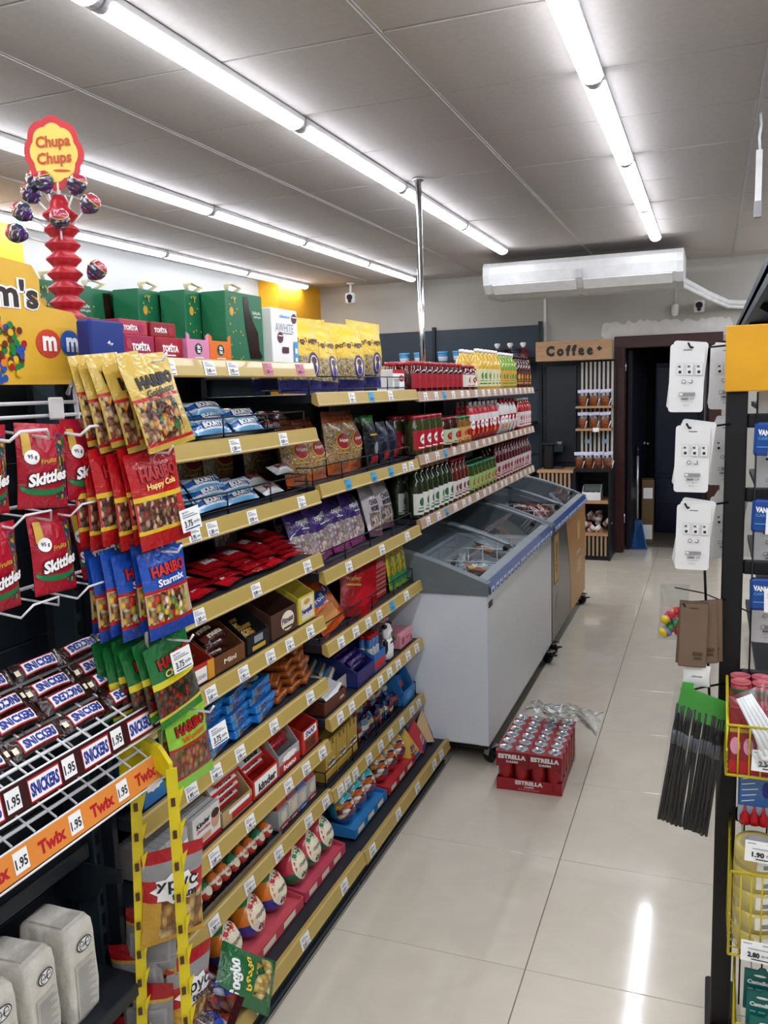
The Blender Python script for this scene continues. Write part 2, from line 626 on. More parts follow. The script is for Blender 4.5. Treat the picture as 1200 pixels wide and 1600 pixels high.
# back room seen through the door
br = MB()
br.box(-1.6, 10.2, 0, 1.2, 10.3, 2.5); br.box(-1.6, WALLY + .12, 0, -1.5, 10.2, 2.5); br.box(1.1, WALLY + .12, 0, 1.2, 10.2, 2.5)
br.box(-1.6, WALLY + .12, 2.4, 1.2, 10.3, 2.5)
struct('wall_storeroom', br, mat('storeroom_shade', '#10131a', 0.7), label='storeroom walls beyond the doorway, coloured dark for the unlit room')  # the gloom of the unlit room is put into the wall colour
WOODD = mat('dark_red_wood', '#3a1b18', 0.4, var=0.15, scale=20)
dr = MB()
for x0, x1 in ((DX0 - .07, DX0 + .03), (DX1 - .02, DX1 + .09)):
    dr.bbox(x0, WALLY - .035, 0, x1, WALLY + .14, DZ + .02, .006)
dr.bbox(DX0 - .07, WALLY - .04, DZ - .03, DX1 + .09, WALLY + .14, DZ + .08, .006)
d1 = struct('door_1', dr, WOODD, label='dark red wooden door frame in the back wall')
leaf = part('door_leaf', MB().bbox(0, 0, 0.02, .045, .72, DZ - .04, .004), mat('door_leaf_dark', '#1b1a22', 0.4), d1, (DX0 + .04, WALLY + .14, 0), -0.12)
hd = MB(); hd.tube([(.045, .62, 1.02), (.09, .62, 1.02), (.1, .52, 1.02)], .011, 8); hd.cyl((.045, .62, 1.02), (.055, .62, 1.02), .026, 12)
part('door_handle', hd, CHROME, leaf)
hg = MB().cyl((DX0 + .035, WALLY - .03, 1.75), (DX0 + .035, WALLY - .03, 1.84), .012, 8); part('hinge', hg, STEEL, d1)
part('hinge', MB().cyl((DX0 + .035, WALLY - .03, .3), (DX0 + .035, WALLY - .03, .39), .012, 8), STEEL, d1)
# things in the storeroom
sb = thing('storage_shelf', 'dark blue metal cupboard standing in the dark storeroom', 'cupboard', (-0.12, 9.75, 0))
part('body', MB().bbox(-.45, 0, .0, .45, .4, 1.85, .01), mat('navy_metal', '#12203c', 0.35), sb)
part('cupboard_door', MB().bbox(-.43, -.015, .65, -.005, 0, 1.8, .004), mat('navy_metal2', '#16284a', 0.3), sb)
part('cupboard_door', MB().bbox(.005, -.015, .65, .43, 0, 1.8, .004), mat('navy_metal2', '#16284a', 0.3), sb)
part('drawer', MB().bbox(-.43, -.02, .32, .43, 0, .6, .004), mat('navy_metal2', '#16284a', 0.3), sb)
dp = thing('dustpan', 'blue long-handled dustpan leaning inside the doorway', 'dustpan', (-0.66, 8.72, 0.0), 0.2)
m = MB(); m.tube([(0, 0, .3), (0.0, .03, .95)], .013, 8); part('handle', m, mat('aluminium', '#b9bdc2', .3, metal=.8), dp)
m = MB(); m.tube([(0, .03, .93), (0, .033, 1.02)], .018, 8); part('grip', m, BLACK, dp)
m = MB(); m.prism([(-.09, -.05, 0), (.09, -.05, 0), (.1, .1, 0), (.06, .11, .26), (-.06, .11, .26), (-.1, .1, 0)], (0, 0, 0.001), (0, .012, 0.012)); m.box(-.09, -.05, 0.001, .09, .11, .012); m.prism([(-.095, -.05, .0), (-.1, .1, 0), (-.06, .11, .25)], (0, 0, .002), (.012, 0, 0)); m.prism([(.083, -.05, .0), (.088, .1, 0), (.05, .11, .25)], (0, 0, .002), (.012, 0, 0))
part('pan', m, mat('blue_pan', '#1f4d80', .4), dp)
bn = thing('cardboard_stack', 'brown carton with white labels in the storeroom', 'carton', (-0.58, 9.0, 0), 0.1)
part('box_body', MB().bbox(-.06, 0, 0, .06, .2, .66, .004), mat('cardboard', '#6b5636', .7), bn)
part('paper_label', MB().box(-.045, -.003, .47, .045, 0, .58), PAPER, bn)
part('paper_label', MB().box(-.045, -.003, .05, .045, 0, .2), PAPER, bn)

# ------------------------------------------------------------------ ceiling tube lights
TUBE = mat('tube_light', '#f2f5ff', 0.4, emit=TUBE_STRENGTH)
TLEN = 1.22
def tube_light():
    t = thing('ceiling_light', 'tube light', 'light', group='slim tube lights in rows on the ceiling')
    h = MB(); h.bbox(-.038, .005, -.028, .038, TLEN - .005, 0, .004)
    part('housing', h, mat('lamp_housing', '#cfcfce', .4), t)
    d = MB()
    pr = [(.034 * math.cos(a), -.024 - .026 * math.sin(a)) for a in [PI * k / 8 for k in range(9)]]
    d.surf(lambda u, v: (pr[min(8, int(round(u * 8)))][0] * 1.15, .03 + v * (TLEN - .06), pr[min(8, int(round(u * 8)))][1]), 8, 1)
    part('diffuser', d, TUBE, t)
    for y in (.005, TLEN - .03):
        e = MB(); e.prism([(.036 * math.cos(a), 0, -.02 - .03 * math.sin(a)) for a in [PI * k / 8 for k in range(9)]], (0, y, 0), (0, .025, 0))
        part('end_cap', e, mat('lamp_cap', '#c9c6cc', .4), t)
    return t
spots = []
for rx, y0, n, nm in ((-.415, -1.62, 7, 'over the aisle'), (-1.575, -1.62, 7, 'over the sweets shelving'),
                      (-2.76, -1.62, 8, 'beyond the sweets shelving'), (-3.88, -.48, 7, 'along the white wall'), (.75, -1.62, 8, 'added over the hanging goods rack'), (1.9, -1.62, 8, 'past the hanging goods')):  # last two rows are out of view, added to side-light the shelf fronts
    for k in range(n):
        spots.append(((rx, y0 + k * TLEN, CEIL - .004), 0, '%s tube light from the far end of the row %s' % (ORD[n - 1 - k], nm)))
lay(tube_light(), spots)

# ------------------------------------------------------------------ air conditioner and small wall things
ac = thing('air_conditioner', 'wide white air conditioner hung under the ceiling by the back wall', 'air conditioner', (-1.78, 7.05, 2.38))
ACW = 1.56
ACM = mat('ac_white', '#dcdcda', .35)
m = MB()
prof = [(0, .18), (.02, .10), (.10, .035), (.24, .0), (.62, .02), (.68, .06), (.68, .27), (.04, .27), (.005, .235)]
m.prism([(0, y, z) for y, z in prof], (.05, 0, 0), (ACW - .1, 0, 0))
part('body', m, ACM, ac)
for sx in (0, ACW - .05):
    e = MB(); e.prism([(0, y - .008 if y < .5 else y + .005, z - .006 if z < .2 else z) for y, z in prof], (sx, 0, 0), (.05, 0, 0))
    part('end_cover', e, mat('ac_end', '#d2d2d0', .4), ac)
for k in range(2):
    x0 = .08 + k * (ACW - .16) / 2 + (.03 if k else 0)
    x1 = x0 + (ACW - .16) / 2 - .03
    q = MB()
    q.prism([(0, .006, .09), (0, .095, .026), (0, .10, .034), (0, .012, .098)], (x0, -.012, -.004), (x1 - x0, 0, 0))
    part('louver', q, mat('ac_louver', '#e6e6e4', .3), ac)
    g = MB(); g.prism([(0, .27, -.006), (0, .58, .012), (0, .58, .02), (0, .27, .004)], (x0, 0, 0), (x1 - x0, 0, 0))
    gp = part('grille', g, mat('ac_grille', '#c6c6c4', .4), ac)
m = MB(); m.box(ACW / 2 - .02, -.012, .1, ACW / 2 + .02, .02, .17); part('badge', m, mat('ac_badge', '#b9b9bb', .3), ac)
m = MB(); m.tube([(-.28, 7.4, 2.47), (-.05, 8.0, 2.38), (.12, 8.42, 2.33), (.9, 8.46, 2.26)], .028, 10)
m.tube([(-.28, 7.4, 2.43), (-.05, 8.0, 2.345), (.12, 8.42, 2.295), (.9, 8.46, 2.22)], .018, 10)
solo('coolant_pipe', m, mat('pipe_wrap', '#d8d8d6', .5, bump=.2), 'white wrapped pipes running from the air conditioner to the wall', 'pipe')
solo('wall_conduit', MB().box(-.012, -.01, 0, .012, 0, .7), WHITE, 'white vertical cable cover on the back wall', 'cable cover', (-1.53, WALLY, 2.02))
def cctv(loc, label, rz=0, hang=False):
    t = thing('security_camera', label, 'camera', loc, rz, 'white security cameras')
    m = MB(); m.bbox(-.045, -.06, 0, .045, .04, .1, .012); part('housing', m, WHITE, t)
    m = MB(); m.cyl((0, -.061, .055), (0, -.072, .055), .03, 14); m.cyl((0, -.06, .02), (0, -.066, .02), .018, 10); part('lens', m, BLACK, t)
    m = MB()
    if hang: m.tube([(0, 0, .1), (0, 0.01, .2)], .012, 8); m.cyl((0, .01, .19), (0, .01, .205), .04, 12)
    else: m.tube([(0, .04, .05), (0, .1, .05)], .014, 8)
    part('bracket', m, WHITE, t)
cctv((-3.45, 8.2, 2.53), 'white security camera hanging under the ceiling by the amber pier', .2, True)
cctv((-.12, WALLY - .1, 2.26), 'white security camera on the wall over the doorway', 0)
t = thing('motion_sensor', 'small white motion sensor on the wall over the doorway', 'sensor', (-.33, WALLY, 2.25))
m = MB(); m.lathe([(.001, -.05), (.025, -.045), (.032, -.01), (.032, .05), (.02, .06), (.001, .062)], (0, -.03, .04), 12, sy=.8); part('dome', m, WHITE, t)
m = MB(); m.tube([(0, -.01, .1), (0.01, -.006, .3), (0, -.006, .45)], .003, 5); part('wire', m, WHITE, t)
# pole through the shelving
t = thing('chrome_pole', 'chrome pole rising from the sweets shelving to the ceiling', 'pole', (-1.455, 4.42, 0))
part('tube', MB().cyl((0, 0, 1.1), (0, 0, CEIL - .01), .016, 16), CHROME, t)
part('flange', MB().cyl((0, 0, CEIL - .016), (0, 0, CEIL - .004), .03, 16), CHROME, t)
# hanging rod at the right of the ceiling
t = thing('hanging_rod', 'short white rod hanging on a chain from the ceiling', 'rod', (.165, 4.05, CEIL))
m = MB(); m.tube([(0, 0, 0), (.004, 0, -.05), (-.002, 0, -.1), (.002, 0, -.15)], .005, 5); part('chain', m, WHITEWIRE, t)
m = MB(); m.box(-.012, -.012, -.36, .012, .012, -.15); part('tube', m, WHITE, t)
m = MB(); m.box(-.014, -.014, -.42, .014, .014, -.355); part('end_grip', m, GREY, t)
# ------------------------------------------------------------------ gondola shelving along the aisle
XB, XF, XBOT = -1.60, -1.16, -1.05        # back panel, shelf fronts, bottom shelf front
GOLD = mat('gold_strip', '#b59c54', 0.36, var=0.03, coat=0.15)
PEACH = mat('peach_strip', '#b29378', 0.36, var=0.05, coat=0.1)
SHELF = mat('shelf_metal', '#262b31', 0.45, metal=0.2)
PANEL = mat('panel_metal', '#161d26', 0.5, metal=0.1)
PLINTH = mat('plinth_metal', '#33383a', 0.45, metal=0.2)

_tags = {}
def tag_mesh(kind, price, w=0.05, h=0.037):
    k = (kind, price, w)
    if k in _tags: return _tags[k]
    m = MB(); m.box(-w / 2, 0, 0, w / 2, .0012, h, 0)
    fn = flat(w, h, 0.0)
    it = [('t', 'ფასი', .28, .86, .36, .12, 3), ('r', .1, .62, .88, .67, 2), ('r', .1, .72, .7, .76, 2), ('r', .12, .08, .9, .13, 3 if kind == 'w' else 2),
          ('t', price, .34, .34, .42, .3, 1), ('t', 'ლარი', .76, .34, .3, .18, 1)]
    m.deco(it, fn, w, h, .0004)
    base = {'w': PAPER, 'b': mat('tag_blue', '#3fa6d6', .4), 'r': mat('tag_pink', '#cf6f86', .4)}[kind]
    _tags[k] = m.mesh('price_tag', [base, INK, INKG, INKB])
    return _tags[k]
TAGP = ['1.95', '1.30', '2.65', '3.40', '0.90', '5.60', '3.95', '7.65']

def strip_mesh(L, mt):
    m = MB()
    pr = [(-.014, 0.0), (-.002, .003), (.003, 0.0), (.010, -.034), (.013, -.038), (.010, -.042), (-.002, -.038), (-.014, -.03)]
    m.prism([(x, 0, z) for x, z in pr], (0, 0, 0), (0, L, 0))
    return m

def shelf(bay, y0, L, z, xf, tags, mt=GOLD, rail=False, thick=.026):
    sh = part('shelf', MB().box(XB + .012, 0.004, -thick, xf - .012, L - .004, 0), SHELF, bay, (0, y0, z - .004))
    part('price_strip', strip_mesh(L - .006, mt), mt, sh, (xf, .003, .004))
    for k, tg in enumerate(tags):
        yy, kind = (tg if isinstance(tg, tuple) else (tg, 'w'))
        part('price_tag', tag_mesh(kind, TAGP[(k * 3 + int(z * 100)) % 8]), [], sh, (xf + .0125, yy - y0, -.034), (-.2, 0, PI / 2 + RND.uniform(-.02, .02)))
    if rail:
        m = MB()
        for zz in (.016, .058):
            m.tube([(xf - .03, .02, zz), (xf - .03, L - .02, zz)], .0022, 5)
            for yy in (.02, L - .02):
                m.tube([(xf - .03, yy, zz), (xf - .2, yy, zz)], .0022, 5)
        k = 5
        for i in range(k):
            yy = .02 + (L - .04) * i / (k - 1)
            m.tube([(xf - .03, yy, -.002), (xf - .03, yy, .06)], .0022, 5)
        part('wire_rail', m, BLACKWIRE, sh)
    return sh

def bay(y0, y1, label, base=True, top=1.73):
    t = thing('gondola_bay', label, 'shelving')
    L = y1 - y0
    m = MB(); m.box(XB - .012, y0 + .002, .02, XB + .012, y1 - .002, top)
    part('back_panel', m, PANEL, t)
    for yy in (y0, y1 - .03):
        m = MB(); m.box(XB + .01, yy, .02, XB + .05, yy + .03, top)
        part('upright', m, DARK, t)
    if base:
        part('plinth', MB().box(XB + .01, y0 + .002, 0.0, -1.075, y1 - .002, .085), PLINTH, t)
        part('foot_rail', MB().box(-1.075, y0 + .002, 0.0, -1.066, y1 - .002, .02), DARK2, t)
    return t

B1 = (1.445, 2.435); B2 = (2.44, 3.425)
b1 = bay(*B1, 'near bay of the sweets shelving with nine gold edged shelves')
b2 = bay(*B2, 'second bay of the sweets shelving, ending at the white freezer', top=1.64)
B1S = [1.735, 1.537, 1.34, 1.137, .93, .722, .509, .335]
b1tags = [[1.50, 1.66, 1.83, 1.94, (2.13, 'r'), (2.33, 'r')], [1.93, 2.2], [1.72, 1.8, 2.0, 2.30], [1.72, 2.0, 2.32],
          [1.75, 1.91, 2.06, 2.18, 2.32], [1.64, 1.75, 1.87, 2.06, 2.3], [1.62, 1.72, 1.90, 2.13, 2.25, 2.37], [1.7, 1.88, 2.05, 2.25, 2.38]]
for k, z in enumerate(B1S):
    shelf(b1, B1[0], B1[1] - B1[0], z, XF, b1tags[k], rail=k in (1, 2))
sh = shelf(b1, B1[0], B1[1] - B1[0], .129, XBOT, [1.50, 1.72, 1.98, 2.26])
B2S = [1.645, 1.354, 1.07, .828, .572, .32]
b2tags = [[2.72, (2.9, 'b'), 3.1], [(2.66, 'b'), (2.9, 'b'), (3.08, 'b'), 3.24, 3.32], [2.64, 2.96, 3.25], [2.55, 2.68, 2.8, 2.91, (3.05, 'b'), 3.22],
          [2.52, 2.62, 2.78, 2.9, 3.0, 3.1, 3.22, 3.33], [2.5, 2.56, 2.63, 2.76, 2.88, 2.99, 3.12, 3.25, 3.34]]
for k, z in enumerate(B2S):
    shelf(b2, B2[0], B2[1] - B2[0], z, XF, b2tags[k], rail=k in (0, 1, 2, 3, 5))
shelf(b2, B2[0], B2[1] - B2[0], .12, XBOT, [2.5, 2.76, 2.98, 3.2, 3.3])
YS3 = [3.43, 4.29, 5.13, 5.97]
nm3 = ['third bay of the sweets shelving behind the near end of the freezers', 'fourth bay of shelving behind the freezers, round the middle', 'last bay of shelving behind the far freezer']
U = [1.635, 1.366, 1.09]
for k in range(3):
    b = bay(YS3[k], YS3[k + 1], nm3[k], base=False, top=1.64)
    for z in U:
        L = YS3[k + 1] - YS3[k]
        tg = [YS3[k] + L * q for q in (.12, .3, .45, .62, .8, .93)]
        if k == 0: tg[2] = (tg[2], 'b'); 
        shelf(b, YS3[k], L, z, XF, tg, PEACH)
    part('plinth', MB().box(XB + .01, YS3[k] + .002, 0, -1.56, YS3[k + 1] - .002, .085), PLINTH, b)

# back run of the same gondola (far side), seen only above the top shelves
ob = thing('gondola_back_run', 'dark far side of the sweets shelving facing away from the aisle', 'shelving')
part('body', MB().box(-2.05, 1.45, 0, XB - .014, 5.97, .1), PLINTH, ob)
for z in (.5, .9, 1.3, 1.6):
    part('shelf', MB().box(-2.02, 1.46, z - .026, XB - .014, 5.96, z), SHELF, ob)
# wall shelving along the left wall and at the back
lw = thing('wall_shelving', 'dark wall shelving along the white side wall', 'shelving')
part('back_panel', MB().box(WALLX + .17, 2.0, 0, WALLX + .21, 7.3, 2.23), DARK2, lw)
for k in range(6):
    part('upright', MB().box(WALLX + .19, 2.2 + k, 0, WALLX + .25, 2.24 + k, 2.26), DARK, lw)
for z in (.2, .6, 1.0, 1.4, 1.8):
    part('shelf', MB().box(WALLX + .21, 2.0, z - .03, -3.6, 7.3, z), SHELF, lw)
bw = thing('back_shelving', 'dark slatted wall shelving against the back wall', 'shelving')
for k, (x0, x1) in enumerate(((-3.6, -2.66), (-2.64, -1.57))):
    for q in range(7):
        part('panel_slat', MB().bbox(x0, WALLY - .06, .02 + q * .316, x1, WALLY - .03, .02 + q * .316 + .312, .004), DARK2, bw)
for x in (-3.63, -2.66, -1.58):
    part('upright', MB().box(x, WALLY - .09, 0, x + .03, WALLY - .03, 2.26), DARK, bw)
for z in (.3, .8, 1.3, 1.88):
    sh = part('shelf', MB().box(-3.6, WALLY - .45, z - .026, -1.6, WALLY - .06, z), SHELF, bw)
    part('price_strip', MB().box(-3.6, WALLY - .462, z - .034, -1.6, WALLY - .45, z + .004), GOLD, sh)
# goods on the upper back shelf
def tub(col1, col2, name, lab, cat, grp):
    t = thing(name, lab, cat, group=grp)
    part('tub_body', MB().lathe([(.04, 0), (.052, .09), (.052, .1)], n=16), pmat('tub_' + col1, [(0, col1), (.3, col2), (.72, col1)], .4, wrinkle=0), t)
    part('lid', MB().lathe([(.054, .1), (.056, .104), (.056, .118), (.05, .122)], n=16), mat('tublid_' + col1, col1, .4), t)
    return t
lay(tub('#4b94c6', '#e4e4e2', 'blue_tub', '', 'tub', 'blue and white tubs on the back shelf'),
    [((-2.86 + k * .155 + (.09 if k > 1 else 0), 8.12, 1.88), 0, '%s blue and white tub on the back wall shelf, counted from the amber pier' % ORD[k]) for k in range(4)])
lay(tub('#1a2030', '#5d6676', 'dark_tub', '', 'tub', 'dark canisters on the back shelf'),
    [((-2.25 + k * .125, 8.13, 1.88), 0, '%s dark canister on the back wall shelf, counted from the blue tubs' % ORD[k]) for k in range(5)])
# ------------------------------------------------------------------ shallow dark rack at the near end
Q = PI / 2
rk = thing('snack_rack', 'dark shallow metal rack at the near end of the sweets shelving', 'rack')
for k in range(9):
    part('panel_slat', MB().bbox(-1.36, .2, .02 + k * .188, -1.34, 1.42, .02 + k * .188 + .185, .003), DARK, rk)
part('side_panel', MB().box(-1.59, 1.425, .0, -1.215, 1.441, 1.70), PANEL, rk)
m = MB(); m.box(-1.30, 1.395, 0, -1.245, 1.424, 1.70)
up = part('upright', m, DARK2, rk)
slm = MB().box(-1.2455, 1.403, 0, -1.2442, 1.413, .028).mesh('slot', [BLACK])
for k in range(34):
    link('slot', slm, up, (0, 0, .05 + k * .048))
for z in (.12, .40, .69):
    sh = part('shelf', MB().bbox(-1.345, .2, z - .035, -1.13 if z < .6 else -1.25, 1.39, z, .004), SHELF, rk)
    m = MB(); m.prism([(-1.33, 0, 0), (-1.15, 0, 0), (-1.15, 0, -.03), (-1.2, 0, -.04), (-1.22, 0, -.075), (-1.26, 0, -.09), (-1.33, 0, -.1)], (0, 1.365, z - .035), (0, .004, 0))
    part('bracket', m, DARK, sh)
# header sign
sg = thing('header_sign', 'yellow header sign with candy print on the dark rack', 'sign', (-1.2, 1.425, 1.68), Q)
m = MB()
YMM = mat('sign_amber', '#d9a92e', .4)
pts = [(-.62, 0, 0), (-.004, 0, 0), (0, 0, .004), (0, 0, .128), (-.012, 0, .142), (-.09, 0, .148), (-.098, 0, .156), (-.098, 0, .20), (-.115, 0, .222), (-.62, 0, .262)]
m.prism(pts, (0, 0, 0), (0, .006, 0))
part('board', m, YMM, sg)
ff = lambda u, v, l=0.0: (-.62 + u * .62, -l, v * .26)
m = MB()
m.deco([('e', .86, .30, .055, .105, 2), ('e', .955, .31, .045, .1, 3), ('t', 'm', .862, .30, .06, .11, 0, 0, .04), ('t', 'm', .962, .30, .055, .11, 0, 0, .04)], ff, .62, .26, .0012)
m.deco([('t', "m's", .74, .64, .19, .22, 0, 0, .09), ('t', "m's", .74, .64, .18, .2, 1, 0, .03), ('r', .585, .58, .65, .72, 1), ('t', '&', .617, .65, .04, .09, 0)], ff, .62, .26, .0012)
part('lettering', m, [PAPER, mat('print_choc', '#2b1712', .5), mat('print_disc_red', '#c8432c', .4), mat('print_disc_blue', '#2456a6', .4)], sg)
m = MB()
rr = random.Random(5)
cols = ['#a51d22', '#1e7a3a', '#2b4fa2', '#5a3420', '#d9772a', '#d8b02c']
for k in range(90):
    a = rr.uniform(0, 2 * PI); r = math.sqrt(rr.uniform(0, 1))
    u = .67 + .09 * r * math.cos(a); v = .24 + .22 * r * math.sin(a)
    m.deco([('e', u, v, .011, .026, rr.randrange(6))], ff, .62, .26, .0012 + k * .00003)
part('candy_print', m, [mat('cnd' + c, c, .25) for c in cols], sg)

# white wire racks with bags of red sweets
wr = thing('wire_rack', 'white wire rack holding red sweet bags on the dark rack', 'wire rack', (0, 0, 0))
m = MB()
for z in (1.62, 1.645):
    m.tube([(-1.2, .5, z), (-1.2, 1.42, z)], .004, 6)
m.tube([(-1.2, 1.38, 1.66), (-1.2, 1.40, 1.69), (-1.2, 1.405, 1.58), (-1.2, 1.405, 1.1)], .005, 6)
part('back_wires', m, WHITEWIRE, wr)
for y in (1.0, 1.17, 1.335):
    part('clip', MB().bbox(-1.195, y - .02, 1.612, -1.188, y + .02, 1.655, .003), WHITE, wr)
for z, y0, y1 in ((1.455, .72, 1.42), (1.30, .72, 1.45)):
    m = MB(); m.tube([(-1.2, y0, z + .0), (-1.2, y1, z + .0)], .0035, 6)
    part('ledge_wire', m, WHITEWIRE, wr)
    for y in (.86, 1.0, 1.14, 1.28, 1.4):
        m = MB(); m.tube([(-1.2, y - .04, z - .006), (-1.09, y - .045, z - .016), (-1.075, y - .03, z + .004), (-1.075, y + .03, z + .004), (-1.09, y + .045, z - .016), (-1.2, y + .04, z - .006)], .0022, 6)
        part('ledge_loop', m, WHITEWIRE, wr)
for y in (.96, 1.13, 1.30):
    m = MB(); m.tube([(-1.2, y - .045, 1.60), (-1.07, y - .045, 1.585), (-1.06, y - .03, 1.60), (-1.06, y + .03, 1.60), (-1.07, y + .045, 1.585), (-1.2, y + .045, 1.60)], .003, 6)
    part('ledge_loop', m, WHITEWIRE, wr)
m = MB(); m.tube([(-1.2, 1.40, 1.68), (-1.1, 1.41, 1.63), (-1.03, 1.36, 1.575), (-1.03, 1.355, 1.45), (-1.04, 1.36, 1.05)], .004, 6)
part('side_wire', m, WHITEWIRE, wr)

SK_RED = pmat('sweet_bag_red', [(0, '#8f1020'), (.03, '#a8142a')], .28, (.72, .1, .96, .88, ['#1d6a3c', '#2a4c9a', '#d3a72c', '#5a2a68', '#b8341e'], 14), wrinkle=.4)
m = MB(); f = pillow(m, .102, .15, .036, 3, c=.05)
m.deco([('e', .45, .25, .44, .10, 5), ('e', .45, .28, .40, .055, 0, 0), ('r', .06, .62, .2, .88, 3), ('e', .2, .6, .13, .085, 1), ('t', '95 g', .2, .6, .16, .06, 2), ('t', 'Fruits', .5, .56, .3, .06, 3, .04), ('t', 'Skittles', .5, .37, .8, .17, 4, .10, .09), ('t', 'Skittles', .5, .37, .77, .15, 1, .10, .045)], f, .102, .15)
sk = solo('candy_bag', m, [SK_RED, PAPER, INK, GOLDP, mat('sk_outline', '#4a0a18', .5), GREEN], '', 'sweet bag', group='red sweet bags on the white wire rack')  # dark backing of the letters is a printed outline
lay(sk, [((-1.115, 1.065, 1.462), (.05, 0, Q), 'red sweet bag on the upper wire ledge, cut by the picture edge'),
         ((-1.105, 1.185, 1.460), (-.05, .08, Q - .2), 'second red sweet bag from the picture edge on the upper wire ledge'),
         ((-1.105, 1.30, 1.464), (-.04, 0, Q), 'red sweet bag on the upper wire ledge, closest to the gold gummy bags'),
         ((-1.115, 1.075, 1.298), (0, 0, Q + .05), 'red sweet bag on the lower wire ledge, cut by the picture edge'),
         ((-1.11, 1.205, 1.302), (-.1, .05, Q - .04), 'second red sweet bag from the picture edge on the lower wire ledge'),
         ((-1.10, 1.335, 1.302), (.05, -.12, .25), 'red sweet bag turned edge-on beside the red gummy bags, lower ledge')])

# sloped wire shelves with chocolate bars
def wire_shelf(name, label, zf, zb, y0, y1, xf=-1.05, xb=-1.22):
    t = thing(name, label, 'wire shelf')
    m = MB()
    n = int((y1 - y0) / .05)
    for k in range(n + 1):
        y = y0 + (y1 - y0) * k / n
        m.tube([(xf, y, zf), (xb, y, zb)], .0022, 5)
    part('cross_wires', m, WHITEWIRE, t)
    m = MB()
    for q in (.12, .5, .95):
        m.tube([(xf + (xb - xf) * q, y0, zf + (zb - zf) * q - .003), (xf + (xb - xf) * q, y1, zf + (zb - zf) * q - .003)], .0035, 6)
    part('long_wires', m, WHITEWIRE, t)
    for y in (y0, y1):
        m = MB(); m.tube([(xf, y, zf), (xf + .005, y, zf + .045), (xf - .06, y, zf + .06), (xb, y, zb + .02)], .003, 6)
        part('side_guard', m, WHITEWIRE, t)
    return t
s1 = wire_shelf('wire_shelf', 'sloped white wire shelf carrying dark wrapped chocolate bars', 1.035, 1.125, .62, 1.40)
s2 = wire_shelf('wire_shelf', 'empty sloped white wire shelf with an orange printed edge', .93, 1.03, .58, 1.40)
def edge_strip(t, z, txt, base, ink, plate, y1, n, frame):
    m = MB(); m.prism([(0, 0, 0), (.004, 0, 0), (.012, 0, -.048), (.006, 0, -.05)], (-1.048, y1 - n * .13, z + .012), (0, n * .13, 0))
    st = part('edge_strip', m, base, t)
    fn = lambda u, v, l=0.0: (-1.0365 + l - .008 * v, y1 - n * .13 + u * n * .13, z - .037 + v * .048)
    for k in range(n):
        u0 = (k + .1) / n
        q = MB()
        it = []
        if plate: it += [('r', u0 - .01 / n, .08, u0 + .56 / n, .92, 0), ('r', u0, .14, u0 + .54 / n, .86, 1)]
        it += [('t', txt, u0 + .27 / n, .5, .5 / n, .5, 2, 0, .05), ('r', u0 + .6 / n, .18, u0 + .84 / n, .92, 1), ('t', '1.95', u0 + .72 / n, .5, .2 / n, .36, 3, 0, .03)]
        q.deco(it, fn, 1, 1, .0008)
        part('strip_print', q, [RED, PAPER, ink, INK], st)
    m = MB(); m.tube([(-1.035, y1 - n * .13, z - .04), (-1.035, y1, z - .04)], .0022, 5); m.tube([(-1.047, y1 - n * .13, z + .013), (-1.047, y1, z + .013)], .0022, 5)
    part('strip_edge', m, WHITE, st)
edge_strip(s1, 1.022, 'SNICKERS', mat('strip_choc', '#3a1516', .35), INKB, True, 1.405, 4, 0)
edge_strip(s2, .915, 'Twix', mat('strip_orange', '#e08a3c', .35), mat('twix_red', '#b3202a', .4), False, 1.41, 4, 0)
CHOC = pmat('bar_wrapper_brown', [(0, '#2a1310'), (.5, '#2f1714')], .22, wrinkle=.5, coat=.3)
m = MB(); f = pillow(m, .122, .038, .026, 4, c=.09, ends='u', nu=14, nv=6)
m.deco([('r', .16, .14, .84, .86, 1), ('r', .175, .2, .825, .8, 2), ('t', 'SNICKERS', .5, .5, .6, .46, 3, 0, .05), ('r', .02, .3, .1, .6, 4)], f, .122, .038, .0018)
br = solo('chocolate_bar', m, [CHOC, RED, PAPER, INKB, CREAM], '', 'chocolate bar', group='dark wrapped chocolate bars on the sloped wire shelf')
sp = []
rb = random.Random(9)
where = ['lowest', 'second lowest', 'third lowest', 'topmost']
colw = ['wire shelf column at the picture edge', 'second column of the wire shelf', 'third column of the wire shelf', 'column beside the green gummy bags']
for c, y in enumerate((.985, 1.10, 1.225, 1.345)):
    for r in range(4):
        fl = (c + r) % 3 == 0
        x = -1.078 - r * .036
        z = 1.063 + r * .026 + (0.006 if r % 2 else 0)
        a = -0.75 + rb.uniform(-.12, .12)
        yaw = Q + rb.uniform(-.06, .06)
        if fl:   # turned head over heels: spin about its face normal
            Mx = Matrix.Rotation(yaw, 4, 'Z') @ Matrix.Rotation(a, 4, 'X') @ Matrix.Translation((0, 0, .019)) @ Matrix.Rotation(PI, 4, 'Y') @ Matrix.Translation((0, 0, -.019))
        else:
            Mx = Matrix.Rotation(yaw, 4, 'Z') @ Matrix.Rotation(a, 4, 'X')
        L = Vector((x, y + rb.uniform(-.008, .008), z - .016)) + Mx.to_translation()
        sp.append((tuple(L), tuple(Mx.to_euler()), 'dark chocolate bar, %s in the %s' % (where[r], colw[c])))
lay(br, sp)

